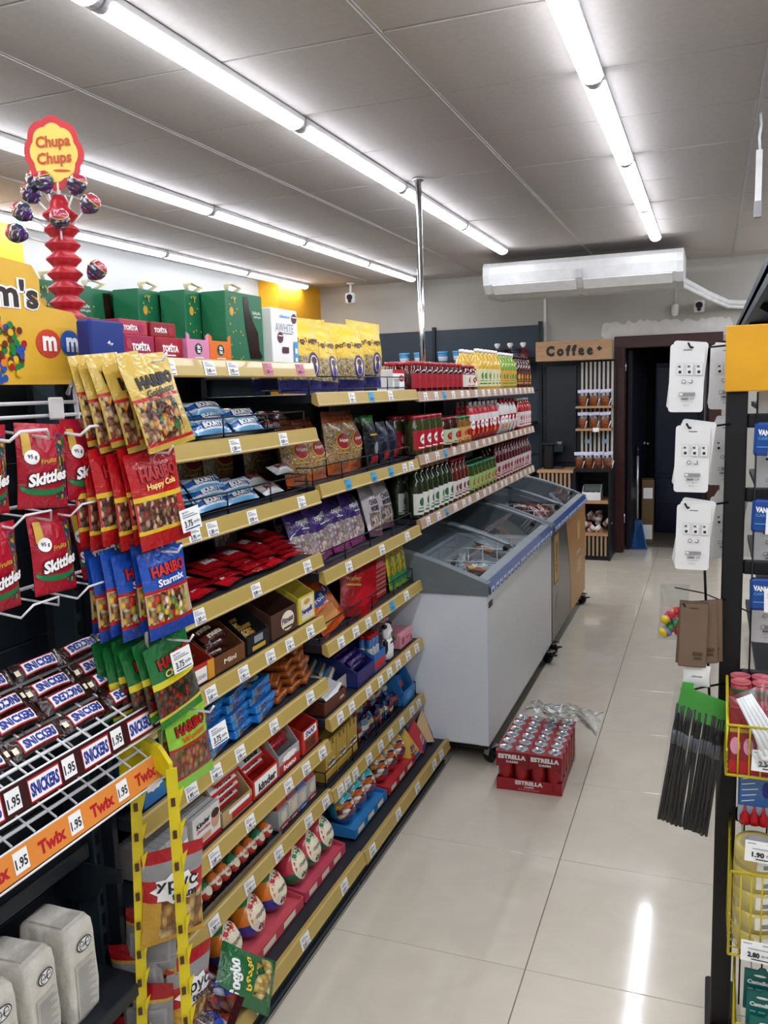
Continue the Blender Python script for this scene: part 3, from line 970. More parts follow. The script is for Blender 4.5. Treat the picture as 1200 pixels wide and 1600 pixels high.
# paper flour bags on the dark rack
def flour():
    t = thing('flour_bag', '', 'flour bag', group='white paper flour bags on the dark rack')
    PB = mat('paper_bag', '#d6d2c6', .75, var=.1, scale=30, bump=.7, bscale=28)
    m = MB()
    rings = []
    rg = random.Random(2)
    W, D = .082, .13
    for z, s in ((0, .97), (.01, 1), (.06, 1.03), (.12, 1.02), (.17, .99), (.195, .93), (.203, .84)):
        n = 20; ring = []
        for k in range(n):
            a = 2 * PI * k / n
            ca, sa = math.cos(a), math.sin(a)
            e = .17
            x = W / 2 * s * (abs(ca) ** e) * (1 if ca > 0 else -1) + rg.uniform(-.0015, .0015)
            y = D / 2 * s * (abs(sa) ** e) * (1 if sa > 0 else -1) + D / 2 + rg.uniform(-.0015, .0015)
            ring.append((x, y, z))
        rings.append(ring)
    n = 20
    vs = [p for r in rings for p in r]
    fs = [tuple(range(n - 1, -1, -1)), tuple(range((len(rings) - 1) * n, len(rings) * n))]
    for j in range(len(rings) - 1):
        for k in range(n):
            k2 = (k + 1) % n
            fs.append((j * n + k, j * n + k2, (j + 1) * n + k2, (j + 1) * n + k))
    m.add(vs, fs, 0, True)
    part('bag', m, PB, t)
    m = MB(); m.box(-.03, .02, .2, .03, .11, .206); m.prism([(-.03, .02, .206), (0, .06, .2075), (-.03, .11, .206)], (0, 0, 0), (0, 0, .002)); part('top_fold', m, PB, t)
    fn = flat(W, .2, -.0035)
    m = MB()
    m.deco([('e', .52, .8, .26, .075, 1), ('e', .52, .8, .23, .062, 0), ('e', .42, .8, .08, .05, 1), ('e', .62, .8, .08, .05, 1), ('e', .42, .8, .06, .04, 0), ('e', .62, .8, .06, .04, 0), ('t', 'ფქვილი', .52, .8, .3, .03, 1)], fn, W, .2, .0006)
    part('emblem', m, [PAPER, INK], t)
    m = MB(); m.box((.16 - .5) * W, -.0042, .012, (.84 - .5) * W, -.0036, .125, 0)
    m.deco([('r', .2, .07 + k * .027, .8 - .12 * ((k * 7) % 3), .079 + k * .027, 1) for k in range(20)], flat(W, .2, -.0042), W, .2, .0004)
    part('text_block', m, [mat('flour_panel', '#c9c6ba', .7), INKG], t)
    m = MB(); m.box(-.043, .03, .0, -.0415, .1, .05); part('green_band', m, GREEN, t)
    return t
lay(flour(), [((-1.165, .93, .40), Q + .05, 'white paper flour bag cut by the picture edge on the dark rack'), ((-1.17, 1.04, .40), Q - .05, 'second white paper flour bag from the picture edge'),
              ((-1.168, 1.145, .40), Q + .08, 'third white paper flour bag from the picture edge'), ((-1.165, 1.25, .40), Q, 'fourth flour bag on the rack, closest to the yellow clip strips'),
              ((-1.168, 1.19, .12), Q, 'white paper flour bag on the lowest shelf of the dark rack'), ((-1.168, 1.29, .12), Q, 'white paper flour bag on the lowest rack shelf beside the clip strips'),
              ((-1.168, 1.09, .12), Q, 'white paper flour bag third from the clip strips on the lowest rack shelf')])
solo('shelf_peg', MB().prism([(0, 0, 0), (.09, 0, 0), (.1, 0, -.012), (.09, 0, -.02), (0, 0, -.03)], (0, 0, 0), (0, .05, 0)), WHITE, 'white metal bracket end below the orange edged wire shelf', 'bracket', (-1.2, .955, .865))

# gummy bags hanging in five fanned rows
def gummy(key, stops, spots, l1, c1, l2, c2, shape=0, w=.132, h=.165):
    m = MB(); f = pillow(m, w, h, .026, 7, c=.06, wr=.2)
    o2 = mat('gum_outline', '#2a0a0c', .4)
    m.deco([('e', .5, .95, .06, .012, 3), ('t', l1, .53, .77, .76, .15, 3, .02, .09), ('t', l1, .53, .77, .74, .135, 1, .02, .04), ('t', l2, .53, .64, .6, .085, 2, .03, .03)], f, w, h)
    return solo('gummy_bag', m, [pmat('gummy_' + key, stops, .22, spots, wrinkle=.45, coat=.2), mat('gum1' + key, c1, .4), mat('gum2' + key, c2, .4), o2], '', 'gummy bag', group=key + ' gummy bags hanging at the shelf end')
BROWNS = ['#5a3426', '#7a5340', '#a07a5e', '#8c3a2c', '#c9a98c', '#4a2a1e']
GM = [('gold', [(0, '#b89a42'), (.06, '#a8201f'), (.10, '#b99c48'), (.56, '#b0201f'), (.6, '#c7a94e')], (.03, .1, .80, .56, BROWNS + ['#c9b06c', '#2f7a3c', '#d98a2c'], 9), 'HARIBO', '#1c1a1c', 'Goldbears', '#1c1a1c', 1.555, .168),
      ('red', [(0, '#a81a1c'), (.16, '#d8b52e'), (.2, '#b8322c'), (.5, '#d8b52e'), (.55, '#b3161c')], (.03, .2, .80, .5, BROWNS, 10), 'HARIBO', '#c21e22', 'Happy Cola', '#e6cf7c', 1.365, .185),
      ('blue', [(0, '#1d3f96'), (.14, '#a81a1c'), (.18, '#b99c78'), (.52, '#a81a1c'), (.56, '#1d4aa6')], (.03, .18, .82, .52, ['#e6ded0', '#b7895c', '#5a3426', '#c23a2c', '#d9b23c', '#7a9a4c'], 8), 'HARIBO', '#c21e22', 'Starmix', '#e8e8ea', 1.185, .17),
      ('green', [(0, '#2f7a2c'), (.1, '#c9c23c'), (.14, '#3c3a2c'), (.48, '#d6c92c'), (.56, '#1d6a34')], (.03, .14, .70, .48, ['#3c2a22', '#8c1a1c', '#2a3a24', '#5a4a34', '#a8301f'], 10), 'HARIBO', '#a81e22', 'Cherries', '#e6cf7c', 1.0, .17),
      ('lime', [(0, '#7cc23c'), (.14, '#a81a1c'), (.17, '#7a4a3c'), (.52, '#a8301f'), (.56, '#8cc63c')], (.08, .17, .85, .52, ['#8c4a44', '#a86a54', '#5a6a34', '#b0764c'], 7), 'HARIBO', '#b3161c', 'Worms', '#d9441e', .835, .165)]
for gi, (key, st, spt, l1, c1, l2, c2, z, h) in enumerate(GM):
    o = gummy(key, st, spt, l1, c1, l2, c2, h=h)
    n = 6 if gi < 4 else 2
    sp = []
    for k in range(n):
        yj = RND.uniform(-.012, .012)
        x = (-.985, -.985, -.99, -1.0, -1.012)[gi] - k * .023
        lab = 'front %s gummy bag of the hanging row at the shelf end' % key if k == 0 else '%s %s gummy bag behind the front one in its hanging row' % (ORD[k - 1], key)
        # swing about the hook so that the foot of the bag leans out
        tilt = -.10 + .02 * k + (-.12 if gi == 0 else 0)
        sp.append(((x + (.03 if gi == 0 else 0), (1.378, 1.378, 1.385, 1.405, 1.462)[gi] + yj - .006 * k, z + (.012 if k % 2 else 0)), (-tilt * -1, RND.uniform(-.05, .05) - (.12 if gi in (0, 3) else .04), Q - .12 + RND.uniform(-.06, .06)), lab))
    lay(o, sp)
    yp = (1.372, 1.372, 1.38, 1.40, 1.457)[gi]
    m = MB(); m.tube([(-1.2, 1.4 if gi < 4 else 1.457, z + h - .008), (-.965, yp, z + h - .006), (-.955, yp, z + h + .008)], .0025, 6)
    part('prong', m, WHITEWIRE, wr)
tg = tag_mesh('w', '3.75', .05, .045)
for z, y in ((1.385, 1.43), (1.105, 1.395), (.90, 1.512)):
    o = solo('hanging_price_card', tg, [], 'small white price card clipped to the %s gummy bags' % ('red' if z > 1.3 else ('green' if z > 1 else 'lime')), 'price card', (-.96 if z > 1.3 else -.978, y, z), (-.05, -.15, Q - .25), 'price cards on the gummy bags')

# yellow clip strips with snack bags
cs = thing('clip_strip_stand', 'yellow plastic clip strips hanging under the orange edged wire shelf', 'clip strip')
def clip(x0, y0, z0, z1, lean):
    m = MB()
    N = 12
    pts = []
    for k in range(N + 1):
        t = k / N
        pts.append((x0 + lean * t, y0 + .006 * math.sin(3 * t), z0 + (z1 - z0) * t))
    for a, b in zip(pts[:-1], pts[1:]):
        m.prism([(a[0] - .008, a[1] - .008, a[2]), (a[0] + .008, a[1] + .008, a[2]), (b[0] + .008, b[1] + .008, b[2]), (b[0] - .008, b[1] - .008, b[2])], (0, 0, 0), (-.003, .004, 0))
    s = part('strip', m, YELLOWP, cs)
    for k in range(1, 2 * N):
        if k % 2: continue
        t = k / (2 * N)
        a = (x0 + lean * t, y0, z0 + (z1 - z0) * t)
        q = MB(); q.prism([(.008, .008, .02), (.017, .017, .03), (.008, .008, -.015)], a, (-.002, .003, 0)); part('clip_tooth', q, YELLOWP, s)
        q = MB(); q.prism([(-.003, -.003, -.01), (.003, .003, -.01), (.003, .003, .008), (-.003, -.003, .008)], (a[0] + .0006, a[1] - .0006, a[2]), (-.0005, .0005, 0)); part('slot', q, BROWN, s)
clip(-1.002, 1.362, .905, .06, -.012); clip(-1.095, 1.365, .875, .06, -.05)
m = MB(); m.prism([(-1.005, 0, .88), (-1.005, 0, .915), (-1.03, 0, .95), (-1.09, 0, .965), (-1.13, 0, .95), (-1.13, 0, .87), (-1.09, 0, .865), (-1.04, 0, .9)], (0, 1.36, 0), (0, .012, 0)); part('hanger', m, YELLOWP, cs)
SNB = pmat('snack_bag_back', [(0, '#a8161c'), (.06, '#c9a23a'), (.16, '#8f8f90'), (.78, '#c9a23a'), (.82, '#a6161e')], .3, wrinkle=.4)
SNF = pmat('snack_bag_front', [(0, '#c8961e'), (.06, '#c99a34'), (.5, '#b3181c'), (.72, '#8f8f8e'), (.88, '#a6161e')], .3, (.25, .06, .98, .5, ['#c79a54', '#a87634', '#d6b070', '#8a5a26', '#dcbf86'], 5), wrinkle=.4)
m = MB(); f = pillow(m, .14, .215, .05, 12, c=.06)
m.deco([('p', .5, .62, .42, .16, 1), ('t', 'хрус', .52, .64, .7, .13, 2, 0, .025), ('t', 'team', .62, .54, .42, .08, 2, 0, .03)], f, .14, .215, .0022)
lay(solo('snack_bag', m, [SNF, PAPER, INK], '', 'snack bag', group='snack bags on the yellow clip strips'),
    [((-1.075, 1.425, .475), (.03, .05, Q - .6), 'yellow and red crisp bread bag between the yellow clip strips'),
     ((-1.11, 1.49, .17), (.05, .1, Q - .2), 'yellow and red crisp bread bag behind the lowest silver backed bags')])
m = MB(); f = pillow(m, .115, .18, .04, 13, c=.06)
m.deco([('r', .1, .3, .9, .7, 1)] + [('r', .14, .33 + .03 * k, .86, .342 + .03 * k, 2) for k in range(12)], f, .115, .18)
lay(solo('snack_bag', m, [SNB, mat('print_silver', '#a9a9aa', .4), INKG], '', 'snack bag', group='snack bags on the yellow clip strips'),
    [((-1.15, 1.435, .355), (.08, .1, .45), 'silver backed snack bag hanging highest behind the clip strips'), ((-1.165, 1.425, .27), (.05, -.06, .35), 'silver backed snack bag in the middle of the clip strips'),
     ((-1.15, 1.415, .19), (.1, .05, .4), 'silver backed snack bag hanging below the middle of the clip strips'), ((-1.17, 1.405, .105), (.05, -.05, .3), 'silver backed snack bag low beside the flour bags'),
     ((-1.09, 1.40, .06), (.08, .05, .4), 'lowest silver backed snack bag on the clip strips')])

# lollipop stand on the top shelf
lo = thing('lollipop_stand', 'red ringed lollipop stand with a flower shaped sign on the top shelf', 'lollipop stand', (-1.285, 1.5, 1.737))
REDP = mat('red_plastic', '#b51f2c', .3)
pr = [(.03, 0), (.03, .04)]
for k in range(9):
    z = .05 + k * .03
    r = .036
    pr += [(.026, z - .006), (r, z + .004), (r, z + .008), (.022, z + .018)]
pr += [(.02, .32), (.014, .335)]
part('column', MB().lathe(pr, n=20), REDP, lo)
def flower(R, lobes=8, amp=.09, sx=.8):
    return [(R * sx * (1 + amp * abs(math.cos(lobes * t / 2))) * math.cos(t), 0, R * (1 + amp * abs(math.cos(lobes * t / 2))) * math.sin(t)) for t in [2 * PI * k / 64 for k in range(64)]]
sg = part('flower_sign', MB().prism(flower(.068), (0, 0, 0), (0, .003, 0)), mat('flower_red', '#d33a3e', .4), lo, (0.005, -.01, .418), .55)
m = MB().prism(flower(.054), (0, -.001, 0), (0, .001, 0)); part('flower_centre', m, mat('flower_yellow', '#f3d86a', .4), sg)
m = MB(); fn = lambda u, v, l=0.0: ((u - .5) * .11, -.002 - l, (v - .5) * .136)
m.deco([('t', 'Chupa', .5, .64, .62, .22, 0, .05, .03), ('t', 'Chups', .5, .40, .62, .22, 0, .05, .03), ('e', .62, .24, .16, .015, 0)], fn, 1, 1, .0006)
part('lettering', m, mat('flower_ink', '#c4502c', .4), sg)
part('sign_stick', MB().cyl((0.005, -.006, .31), (0.005, -.006, .36), .004, 6), PAPER, lo)
LOL = pmat('lolly_wrap', [(0, '#4a2f7a'), (.35, '#5a58a8'), (.6, '#d9a83c'), (.75, '#a8324a')], .15, (.0, .2, 1, .7, ['#3a2a78', '#7a2f5a', '#cfd0e6', '#2a5a4c'], 7), wrinkle=.5, coat=.6)
m = MB(); m.lathe([(.001, -.018), (.01, -.0165), (.017, -.008), (.018, 0), (.017, .008), (.01, .0165), (.001, .018)], (0, 0, 0), 14)
rr = random.Random(4)
lol = thing('lollipop', '', 'lollipop', group='lollipops on the red stand')
hm = MB(); hm.lathe([(.001, -.02), (.012, -.0185), (.019, -.009), (.0205, 0), (.019, .009), (.012, .0185), (.001, .02)], (0, 0, .075), 14)
hm.lathe([(.004, .05), (.01, .055), (.004, .06)], n=10)
part('candy', hm, LOL, lol); part('stick', MB().cyl((0, 0, 0), (0, 0, .06), .0022, 6), PAPER, lol)
sp = []
names = ['lollipop at the top of the stand under the flower sign', 'lollipop leaning to the amber wall side, upper pair', 'lollipop leaning to the amber wall side, lower pair', 'lollipop upper on the aisle side of the stand', 'lollipop second on the aisle side of the stand',
         'lollipop in front of the upper red rings', 'lollipop low on the aisle side, standing out alone', 'small lollipop behind the upper rings', 'lollipop nearest the flower sign on its dark side']
for k, (az, el, z) in enumerate(((PI * 1.3, .3, .29), (PI * 1.05, .75, .29), (PI * 1.15, .95, .26), (.1, .5, .29), (.15, .85, .265), (-.9, .7, .22), (.35, .8, .13), (PI * 1.2, 1.25, .235), (PI * 1.1, .5, .305))):
    dx, dy = math.cos(az) * math.sin(el), math.sin(az) * math.sin(el)
    d = Vector((dx, dy, math.cos(el)))
    q = d.to_track_quat('Z', 'Y').to_euler()
    sp.append(((-1.285 + dx * .02, 1.5 + dy * .02, 1.737 + z), tuple(q), names[k]))
lay(lol, sp)
t = thing('blue_card_box', 'blue plastic card holder at the end of the top shelf', 'card holder', (-1.125, 1.42, 1.727), Q)
m = MB(); m.bbox(-.05, 0, 0, .055, .035, .076, .004); part('box_body', m, mat('deep_blue', '#152f7c', .35), t)
m = MB(); m.deco([('t', '4₇', .55, .42, .14, .12, 0)], flat(.13, .076, 0), 1, 1, .0006); part('mark', m, PAPER, t)
# ------------------------------------------------------------------ goods on the near bay
def row(o, xs, desc, tail):
    """lay a thing at (loc, rot) spots, labelled by its place in the row"""
    lay(o, [(l, r, '%s %s %s' % (ORD[k], desc, tail)) for k, (l, r) in enumerate(xs)])
Z1, Z2, Z3, Z4, Z5, Z6, Z7, Z8, Z9 = B1S + [.129]
# soft sweet cartons on the top shelf
def tofita(key, c1, c2, extra):
    t = thing('sweet_carton', extra, 'carton', group='display cartons of soft sweets on the top shelf')
    a = mat('tof_' + key, c1, .35); b = mat('tof2_' + key, c2, .35)
    m = MB(); f = carton(m, .106, .12, .052)
    part('lower_carton', m, a, t)
    m = MB(); m.deco([('t', 'TOFİTA', .52, .55, .62, .4, 0, 0, .06), ('e', .12, .62, .1, .22, 1), ('r', .3, .18, .7, .24, 0), ('e', .9, .15, .08, .16, 1)], f, .106, .052, .0006)
    part('lower_print', m, [PAPER, b], t)
    m = MB(); f = carton(m, .10, .1, .034); part('upper_carton', m, b, t, (0, .014, .0535))
    m = MB(); m.deco([('t', 'TOFİTA', .38, .5, .5, .42, 0, 0, .05), ('e', .75, .45, .1, .3, 1)], lambda u, v, l=0: ((u - .5) * .10, .014 - l, .0535 + v * .034), 1, 1, .0006)
    part('upper_print', m, [PAPER, a], t)
    return t
o = tofita('mag', '#9c1f4a', '#b23a4c', 'magenta soft sweet carton on the top shelf'); o.location = (-1.2, 1.626, Z1); o.rotation_euler = (0, 0, Q)
o = tofita('red', '#a31a2a', '#8e1522', 'red soft sweet carton beside the pink mint box on the top shelf'); o.location = (-1.2, 1.738, Z1); o.rotation_euler = (0, 0, Q)
o = tofita('wine', '#7a1638', '#8c1a2c', 'wine red soft sweet carton half hidden by the blue card holder'); o.location = (-1.235, 1.515, Z1 + .0005); o.rotation_euler = (0, 0, Q + .1)
def mints(col, lab, y, w):
    t = thing('mint_box', lab, 'mint box', (-1.19, y, Z1), Q, 'mint display boxes on the top shelf')
    mm = mat('mint' + col, col, .35)
    m = MB(); f = tray(m, w, .08, .052, .056, .004, hs=.056); m.prism([(-w / 2, 0, .052), (-w / 2 + .012, 0, .052), (-w / 2 + .012, 0, .062), (-w / 2, 0, .068)], (0, 0, 0), (0, .003, 0)); m.prism([(w / 2, 0, .052), (w / 2 - .012, 0, .052), (w / 2 - .012, 0, .062), (w / 2, 0, .068)], (0, 0, 0), (0, .003, 0))
    part('box_body', m, mm, t)
    m = MB(); m.deco([('e', .5, .56, .17, .28, 0), ('e', .5, .56, .15, .24, 1), ('t', 'tic', .5, .66, .16, .2, 2, 0, .04), ('t', 'tac', .5, .46, .16, .17, 2, 0, .04), ('r', .3, .12, .7, .17, 2)], f, w, .052, .0006)
    part('front_lettering', m, [GREEN, INK, PAPER], t)
    for k in range(4):
        part('mint_pack', MB().bbox(-w / 2 + .008 + k * .021, .01, .006, -w / 2 + .026 + k * .021, .07, .05, .003), PAPER, t)
mints('#d987ae', 'pink mint display box on the top shelf', 1.845, .098)
mints('#e5701c', 'orange mint display box on the top shelf', 1.948, .104)
def green_box(w, d, h):
    t = thing('gift_box', '', 'gift box', group='green gift boxes on the top shelf')
    G = mat('gift_green', '#1d6b45', .35)
    m = MB(); f = carton(m, w, d, h); part('carton', m, G, t)
    m = MB(); pts = [(.47, .95), (.6, .96), (.62, .78), (.72, .6), (.84, .45), (.86, .2), (.94, .1), (.9, .06), (.6, .06), (.55, .3), (.5, .5), (.48, .72)]
    m.prism([((u - .5) * w, -.0012, v * h) for u, v in pts], (0, 0, 0), (0, .001, 0))
    part('window', m, mat('choc_figure', '#2a1712', .2, var=.5, scale=60), t)
    m = MB(); rr = random.Random(1)
    it = [('p', .15, .72, .06, .07, 0), ('t', 'ზამთარი', .82, .74, .22, .05, 1), ('t', 'ხელნაკეთი', .84, .68, .2, .04, 1)] + [('p', rr.uniform(.06, .4), rr.uniform(.05, .95), .015, .018, 0) for _ in range(14)] + [('t', 'Y', .2, .88, .09, .09, 0)]
    m.deco(it, f, w, h, .0006); part('front_pattern', m, [GOLDP, PAPER], t)
    m = MB()
    m.tube([(-.02, d / 2, h), (-.03, d / 2, h + .02), (0, d / 2, h + .028), (.03, d / 2 - .01, h + .018), (.0, d / 2, h + .002)], [.004, .007, .004, .007, .004], 5)
    part('bow', m, mat('ribbon', '#c8bb93', .6), t)
    for sx in (0,):
        m = MB(); m.prism([(d * 0 - w / 2 - .0012, .02, .0), (-w / 2 - .0012, .028, 0), (-w / 2 - .0012, .028, h), (-w / 2 - .0012, .02, h)], (0, 0, 0), (.001, 0, 0))
    return t
lay(green_box(.2, .075, .188), [((-1.205, 2.108, Z1), Q, 'tall green gift box with dark figure window beside the white box'), ((-1.365, 1.945, Z1), Q + .06, 'green gift box with ribbon behind the mint boxes'),
     ((-1.285, 2.035, Z1), Q + .04, 'green gift box half hidden behind the tall one with the figure window'), ((-1.42, 1.80, Z1), Q - .05, 'green gift box behind the red soft sweet carton'),
     ((-1.46, 1.62, Z1), Q, 'green gift box behind the magenta soft sweet carton'), ((-1.52, 1.55, Z1), Q - .02, 'green gift box furthest back behind the lollipop stand')])
bpy.data.objects['gift_box.005'].location = (-1.515, 1.56, Z1); bpy.data.objects['gift_box.004'].location = (-1.43, 1.66, Z1); bpy.data.objects['gift_box.003'].location = (-1.45, 1.83, Z1)
m = MB(); m.tube([(-1.3, 1.99, Z1 + .19), (-1.26, 2.0, Z1 + .195), (-1.235, 2.01, Z1 + .12), (-1.225, 2.005, Z1 + .004)], [.004, .009, .011, .008], 6)
t = thing('white_box', 'white chocolate box with striped baubles on the top shelf', 'box', (-1.19, 2.315, Z1), Q)
m = MB(); f = carton(m, .165, .05, .16); part('carton', m, PAPER, t)
m = MB(); m.deco([('t', 'AWHITE', .48, .66, .7, .15, 0, .0, .0), ('r', .3, .55, .8, .57, 0), ('t', 'choco', .5, .87, .4, .06, 1), ('e', .3, .48, .11, .1, 2), ('r', .22, .5, .38, .52, 3), ('e', .86, .85, .1, .09, 2), ('r', .78, .86, .95, .88, 3), ('r', .35, .2, .6, .31, 2), ('r', .8, .02, .97, .42, 1), ('r', .84, .05, .93, .12, 3), ('r', .84, .2, .93, .3, 3)], f, .165, .16, .0006)
part('front_lettering', m, [INKG, SKY, mat('bauble', '#5a2430', .4), PAPER], t)

# coconut bars on the second and third shelves
COCO = pmat('bar_wrapper_coconut', [(0, '#6aa9d2'), (.2, '#d8e4ec'), (.35, '#2b62ac'), (.66, '#dfe8ee'), (.85, '#8fc0de')], .22, wrinkle=.5, coat=.3)
m = MB(); f = pillow(m, .165, .046, .032, 5, c=.08, ends='u', nu=14, nv=6)
m.deco([('t', 'BOUNTY', .47, .5, .56, .44, 2, 0, .1), ('t', 'BOUNTY', .47, .5, .53, .38, 1, 0, .05)], f, .165, .046, .002)
cb = solo('coconut_bar', m, [COCO, PAPER, INKB], '', 'chocolate bar', group='blue and white coconut bars behind the wire rails')
sp = []
rb = random.Random(21)
for zz, cols, nmz in ((Z2, (1.80, 1.965, 2.13), 'second shelf'), (Z3, (1.76, 1.93, 2.095), 'third shelf')):
    for c, y in enumerate(cols):
        for r, x in enumerate((-1.225, -1.29)):
            for k in range(3 - (1 if c == 2 else 0) if r == 0 else 2 + (c == 0)):
                sp.append(((x - .01 * k + rb.uniform(-.006, .006), y + rb.uniform(-.012, .012), zz + .010 + k * .026), (-.75 + rb.uniform(-.1, .1), 0, Q + rb.uniform(-.05, .05)),
                           '%s coconut bar up in the %s pile, %s row, %s' % (ORD[k], ORD[c], 'front' if r == 0 else 'rear', nmz)))
lay(cb, sp)
m = MB(); f = pillow(m, .12, .04, .03, 6, c=.08, ends='u', nu=12, nv=6); m.deco([('r', .2, .25, .8, .4, 1), ('t', 'bar', .5, .6, .3, .3, 2)], f, .12, .04)
row(solo('dark_bar', m, [pmat('bar_wrapper_black', [(0, '#15161a'), (.5, '#22242a')], .25, wrinkle=.5), RED, PAPER], '', 'chocolate bar', group='black wrapped bars on the second shelf'),
    [((-1.225 - .05 * (k % 2), 2.275 + .05 * (k // 2) + .01, Z2 + .01 + .024 * (k // 2)), (-1.2, 0, Q + .1 * (k - 1))) for k in range(4)], 'black wrapped bar', 'beside the coconut bars on the second shelf')
m = MB(); f = pillow(m, .13, .045, .03, 8, c=.07, ends='u', nu=12, nv=6); m.deco([('t', 'RAFFA', .45, .55, .5, .4, 1, 0, .06), ('e', .82, .5, .1, .3, 2)], f, .13, .045)
row(solo('white_bar', m, [pmat('bar_wrapper_white', [(0, '#b9b9ba'), (.3, '#dcdad8')], .25, wrinkle=.4), mat('wine_ink', '#6a1a2c', .4), RED], '', 'chocolate bar', group='white wrapped bars at the far end of the third shelf'),
    [((-1.225 - .055 * (k % 2), 2.27 + .075 * (k // 2), Z3 + .01 + .027 * (k % 3)), (-1.0, 0, Q + .05)) for k in range(4)], 'white wrapped bar', 'at the far end of the third shelf')

# red wafer packs lying on the fourth shelf
m = MB(); f = pillow(m, .115, .085, .018, 14, c=.07, ends='u', nu=10, nv=7)
m.deco([('r', .18, .3, .82, .72, 1), ('t', 'KitKat', .5, .5, .5, .3, 2, .04, .06)], f, .115, .085)
sp = []
for c, (y, n) in enumerate(((1.70, 3), (1.83, 3), (1.96, 4), (2.09, 4), (2.22, 5), (2.34, 6))):
    for k in range(n):
        sp.append(((-1.2 - .014 * k + RND.uniform(-.008, .008), y + RND.uniform(-.015, .015), Z4 + .008 + .0125 * k), (-1.42 + RND.uniform(-.06, .06), 0, Q + RND.uniform(-.25, .25)), '%s red wafer pack up in the %s pile on the fourth shelf' % (ORD[k], ORD[c])))
lay(solo('wafer_pack', m, [pmat('wafer_red', [(0, '#8f1018'), (.1, '#b0141e')], .2, wrinkle=.5, coat=.3), mat('wafer_red2', '#c32630', .3), PAPER], '', 'wafer pack', group='red wafer packs on the fourth shelf'), sp)

# display boxes on the fifth shelf
def display(name, label, cat, w, d, hf, hb, col, prints, pmats, y, z, x=-1.185, rz=Q, group=None, inner=None):
    t = thing(name, label, cat, (x, y, z), rz, group)
    m = MB(); f = tray(m, w, d, hf, hb, .0035)
    part('box_body', m, mat('disp' + col, col, .5), t)
    if prints:
        m = MB(); m.deco(prints, f, w, hf, .0006); part('front_lettering', m, pmats, t)
    return t
def fill(t, n, mesh_mb, mats, name, spots):
    me = mesh_mb.mesh(name, as_list(mats))
    for l, r in spots:
        link(name, me, t, l, rot3(r))
FOIL = {}
def snack(key, w, h, d, cols, txt=None, tc=None, spots=None, seed=1, ends='u'):
    """small wrapped pack (mesh builder and materials)"""
    m = MB(); f = pillow(m, w, h, d, seed, c=.08, ends=ends, nu=9, nv=7)
    if txt: m.deco([('t', txt, .5, .5, .6, .4, 1, 0, .05)], f, w, h)
    return m, [pmat('pack_' + key, cols, .25, spots, wrinkle=.5), tc or PAPER]
def pile(name, label, cat, group, mm, spots):
    o = solo(name, mm[0], mm[1], '', cat, group=group)
    row(o, spots, label[0], label[1])
display('display_box', 'red, yellow and white display box on the fifth shelf', 'display box', .13, .16, .05, .09, '#b23024', [('r', .3, .05, .74, .8, 0), ('t', 'ROSHEN', .52, .35, .36, .22, 1, 0, .02), ('r', .76, 0, 1, 1, 2)], [PAPER, INKG, mat('amber_card', '#d9962c', .5)], 1.755, Z5)
pile('wafer_pack', ('green edged wafer', 'in the red, yellow and white display box'), 'wafer pack', 'green edged wafers on the fifth shelf', snack('rosh', .1, .03, .02, [(0, '#1f6a3a'), (.4, '#5a3a2a'), (.7, '#27402c')]), [((-1.23 - .03 * k, 1.755, Z5 + .055 + .004 * k), (-1.2, 0, Q)) for k in range(4)])
display('display_box', 'brown display box of dark red bars on the fifth shelf', 'display box', .155, .17, .045, .1, '#6e4426', [('t', 'Mini', .5, .5, .4, .3, 0, 0, .03)], [CREAM], 1.90, Z5)
pile('nut_bar', ('dark red bar', 'in the brown display box'), 'chocolate bar', 'dark red bars in the brown display box', snack('nuts', .125, .04, .026, [(0, '#3a1414'), (.3, '#6a2a22'), (.7, '#4a1a16')], 'nuts', CREAM), [((-1.225 - .034 * (k // 3), 1.89 + .01 * (k % 3), Z5 + .02 + .024 * (k % 3) + .005 * (k // 3)), (-1.0, 0, Q + .1 * (k % 3 - 1))) for k in range(9)])
display('display_box', 'black display box of gold trimmed wafers on the fifth shelf', 'display box', .125, .2, .05, .12, '#15171c', [('r', .3, .5, .7, .9, 0), ('r', .2, .1, .8, .35, 1)], [INKG, GOLDP], 2.055, Z5)
pile('gold_wafer', ('gold trimmed wafer', 'in the black display box'), 'wafer pack', 'gold trimmed wafers on the fifth shelf', snack('goldw', .115, .05, .03, [(0, '#1a1412'), (.25, '#b8954a'), (.45, '#2a1d14'), (.75, '#a07a34')], 'MORO', GOLDP), [((-1.22 - .04 * k, 2.055 - .01 * k, Z5 + .02 + .012 * k), (-.6, 0, Q)) for k in range(5)])
display('display_box', 'brown display box with a cream oval badge on the fifth shelf', 'display box', .165, .2, .075, .12, '#4e3026', [('e', .62, .5, .26, .4, 0), ('t', 'Fitness', .62, .55, .44, .26, 1, .04, .04), ('r', .45, .2, .8, .28, 2)], [CREAM, mat('fit_ink', '#5a3a5c', .4), BROWN], 2.215, Z5)
display('display_box', 'yellow and cream display box at the far end of the fifth shelf', 'display box', .115, .18, .085, .13, '#d8c34a', [('r', .16, .08, .92, .92, 0), ('t', 'Nesquik', .52, .4, .66, .28, 1, .06, .06), ('e', .5, .75, .2, .1, 2)], [CREAM, INKB, GOLDP], 2.368, Z5)
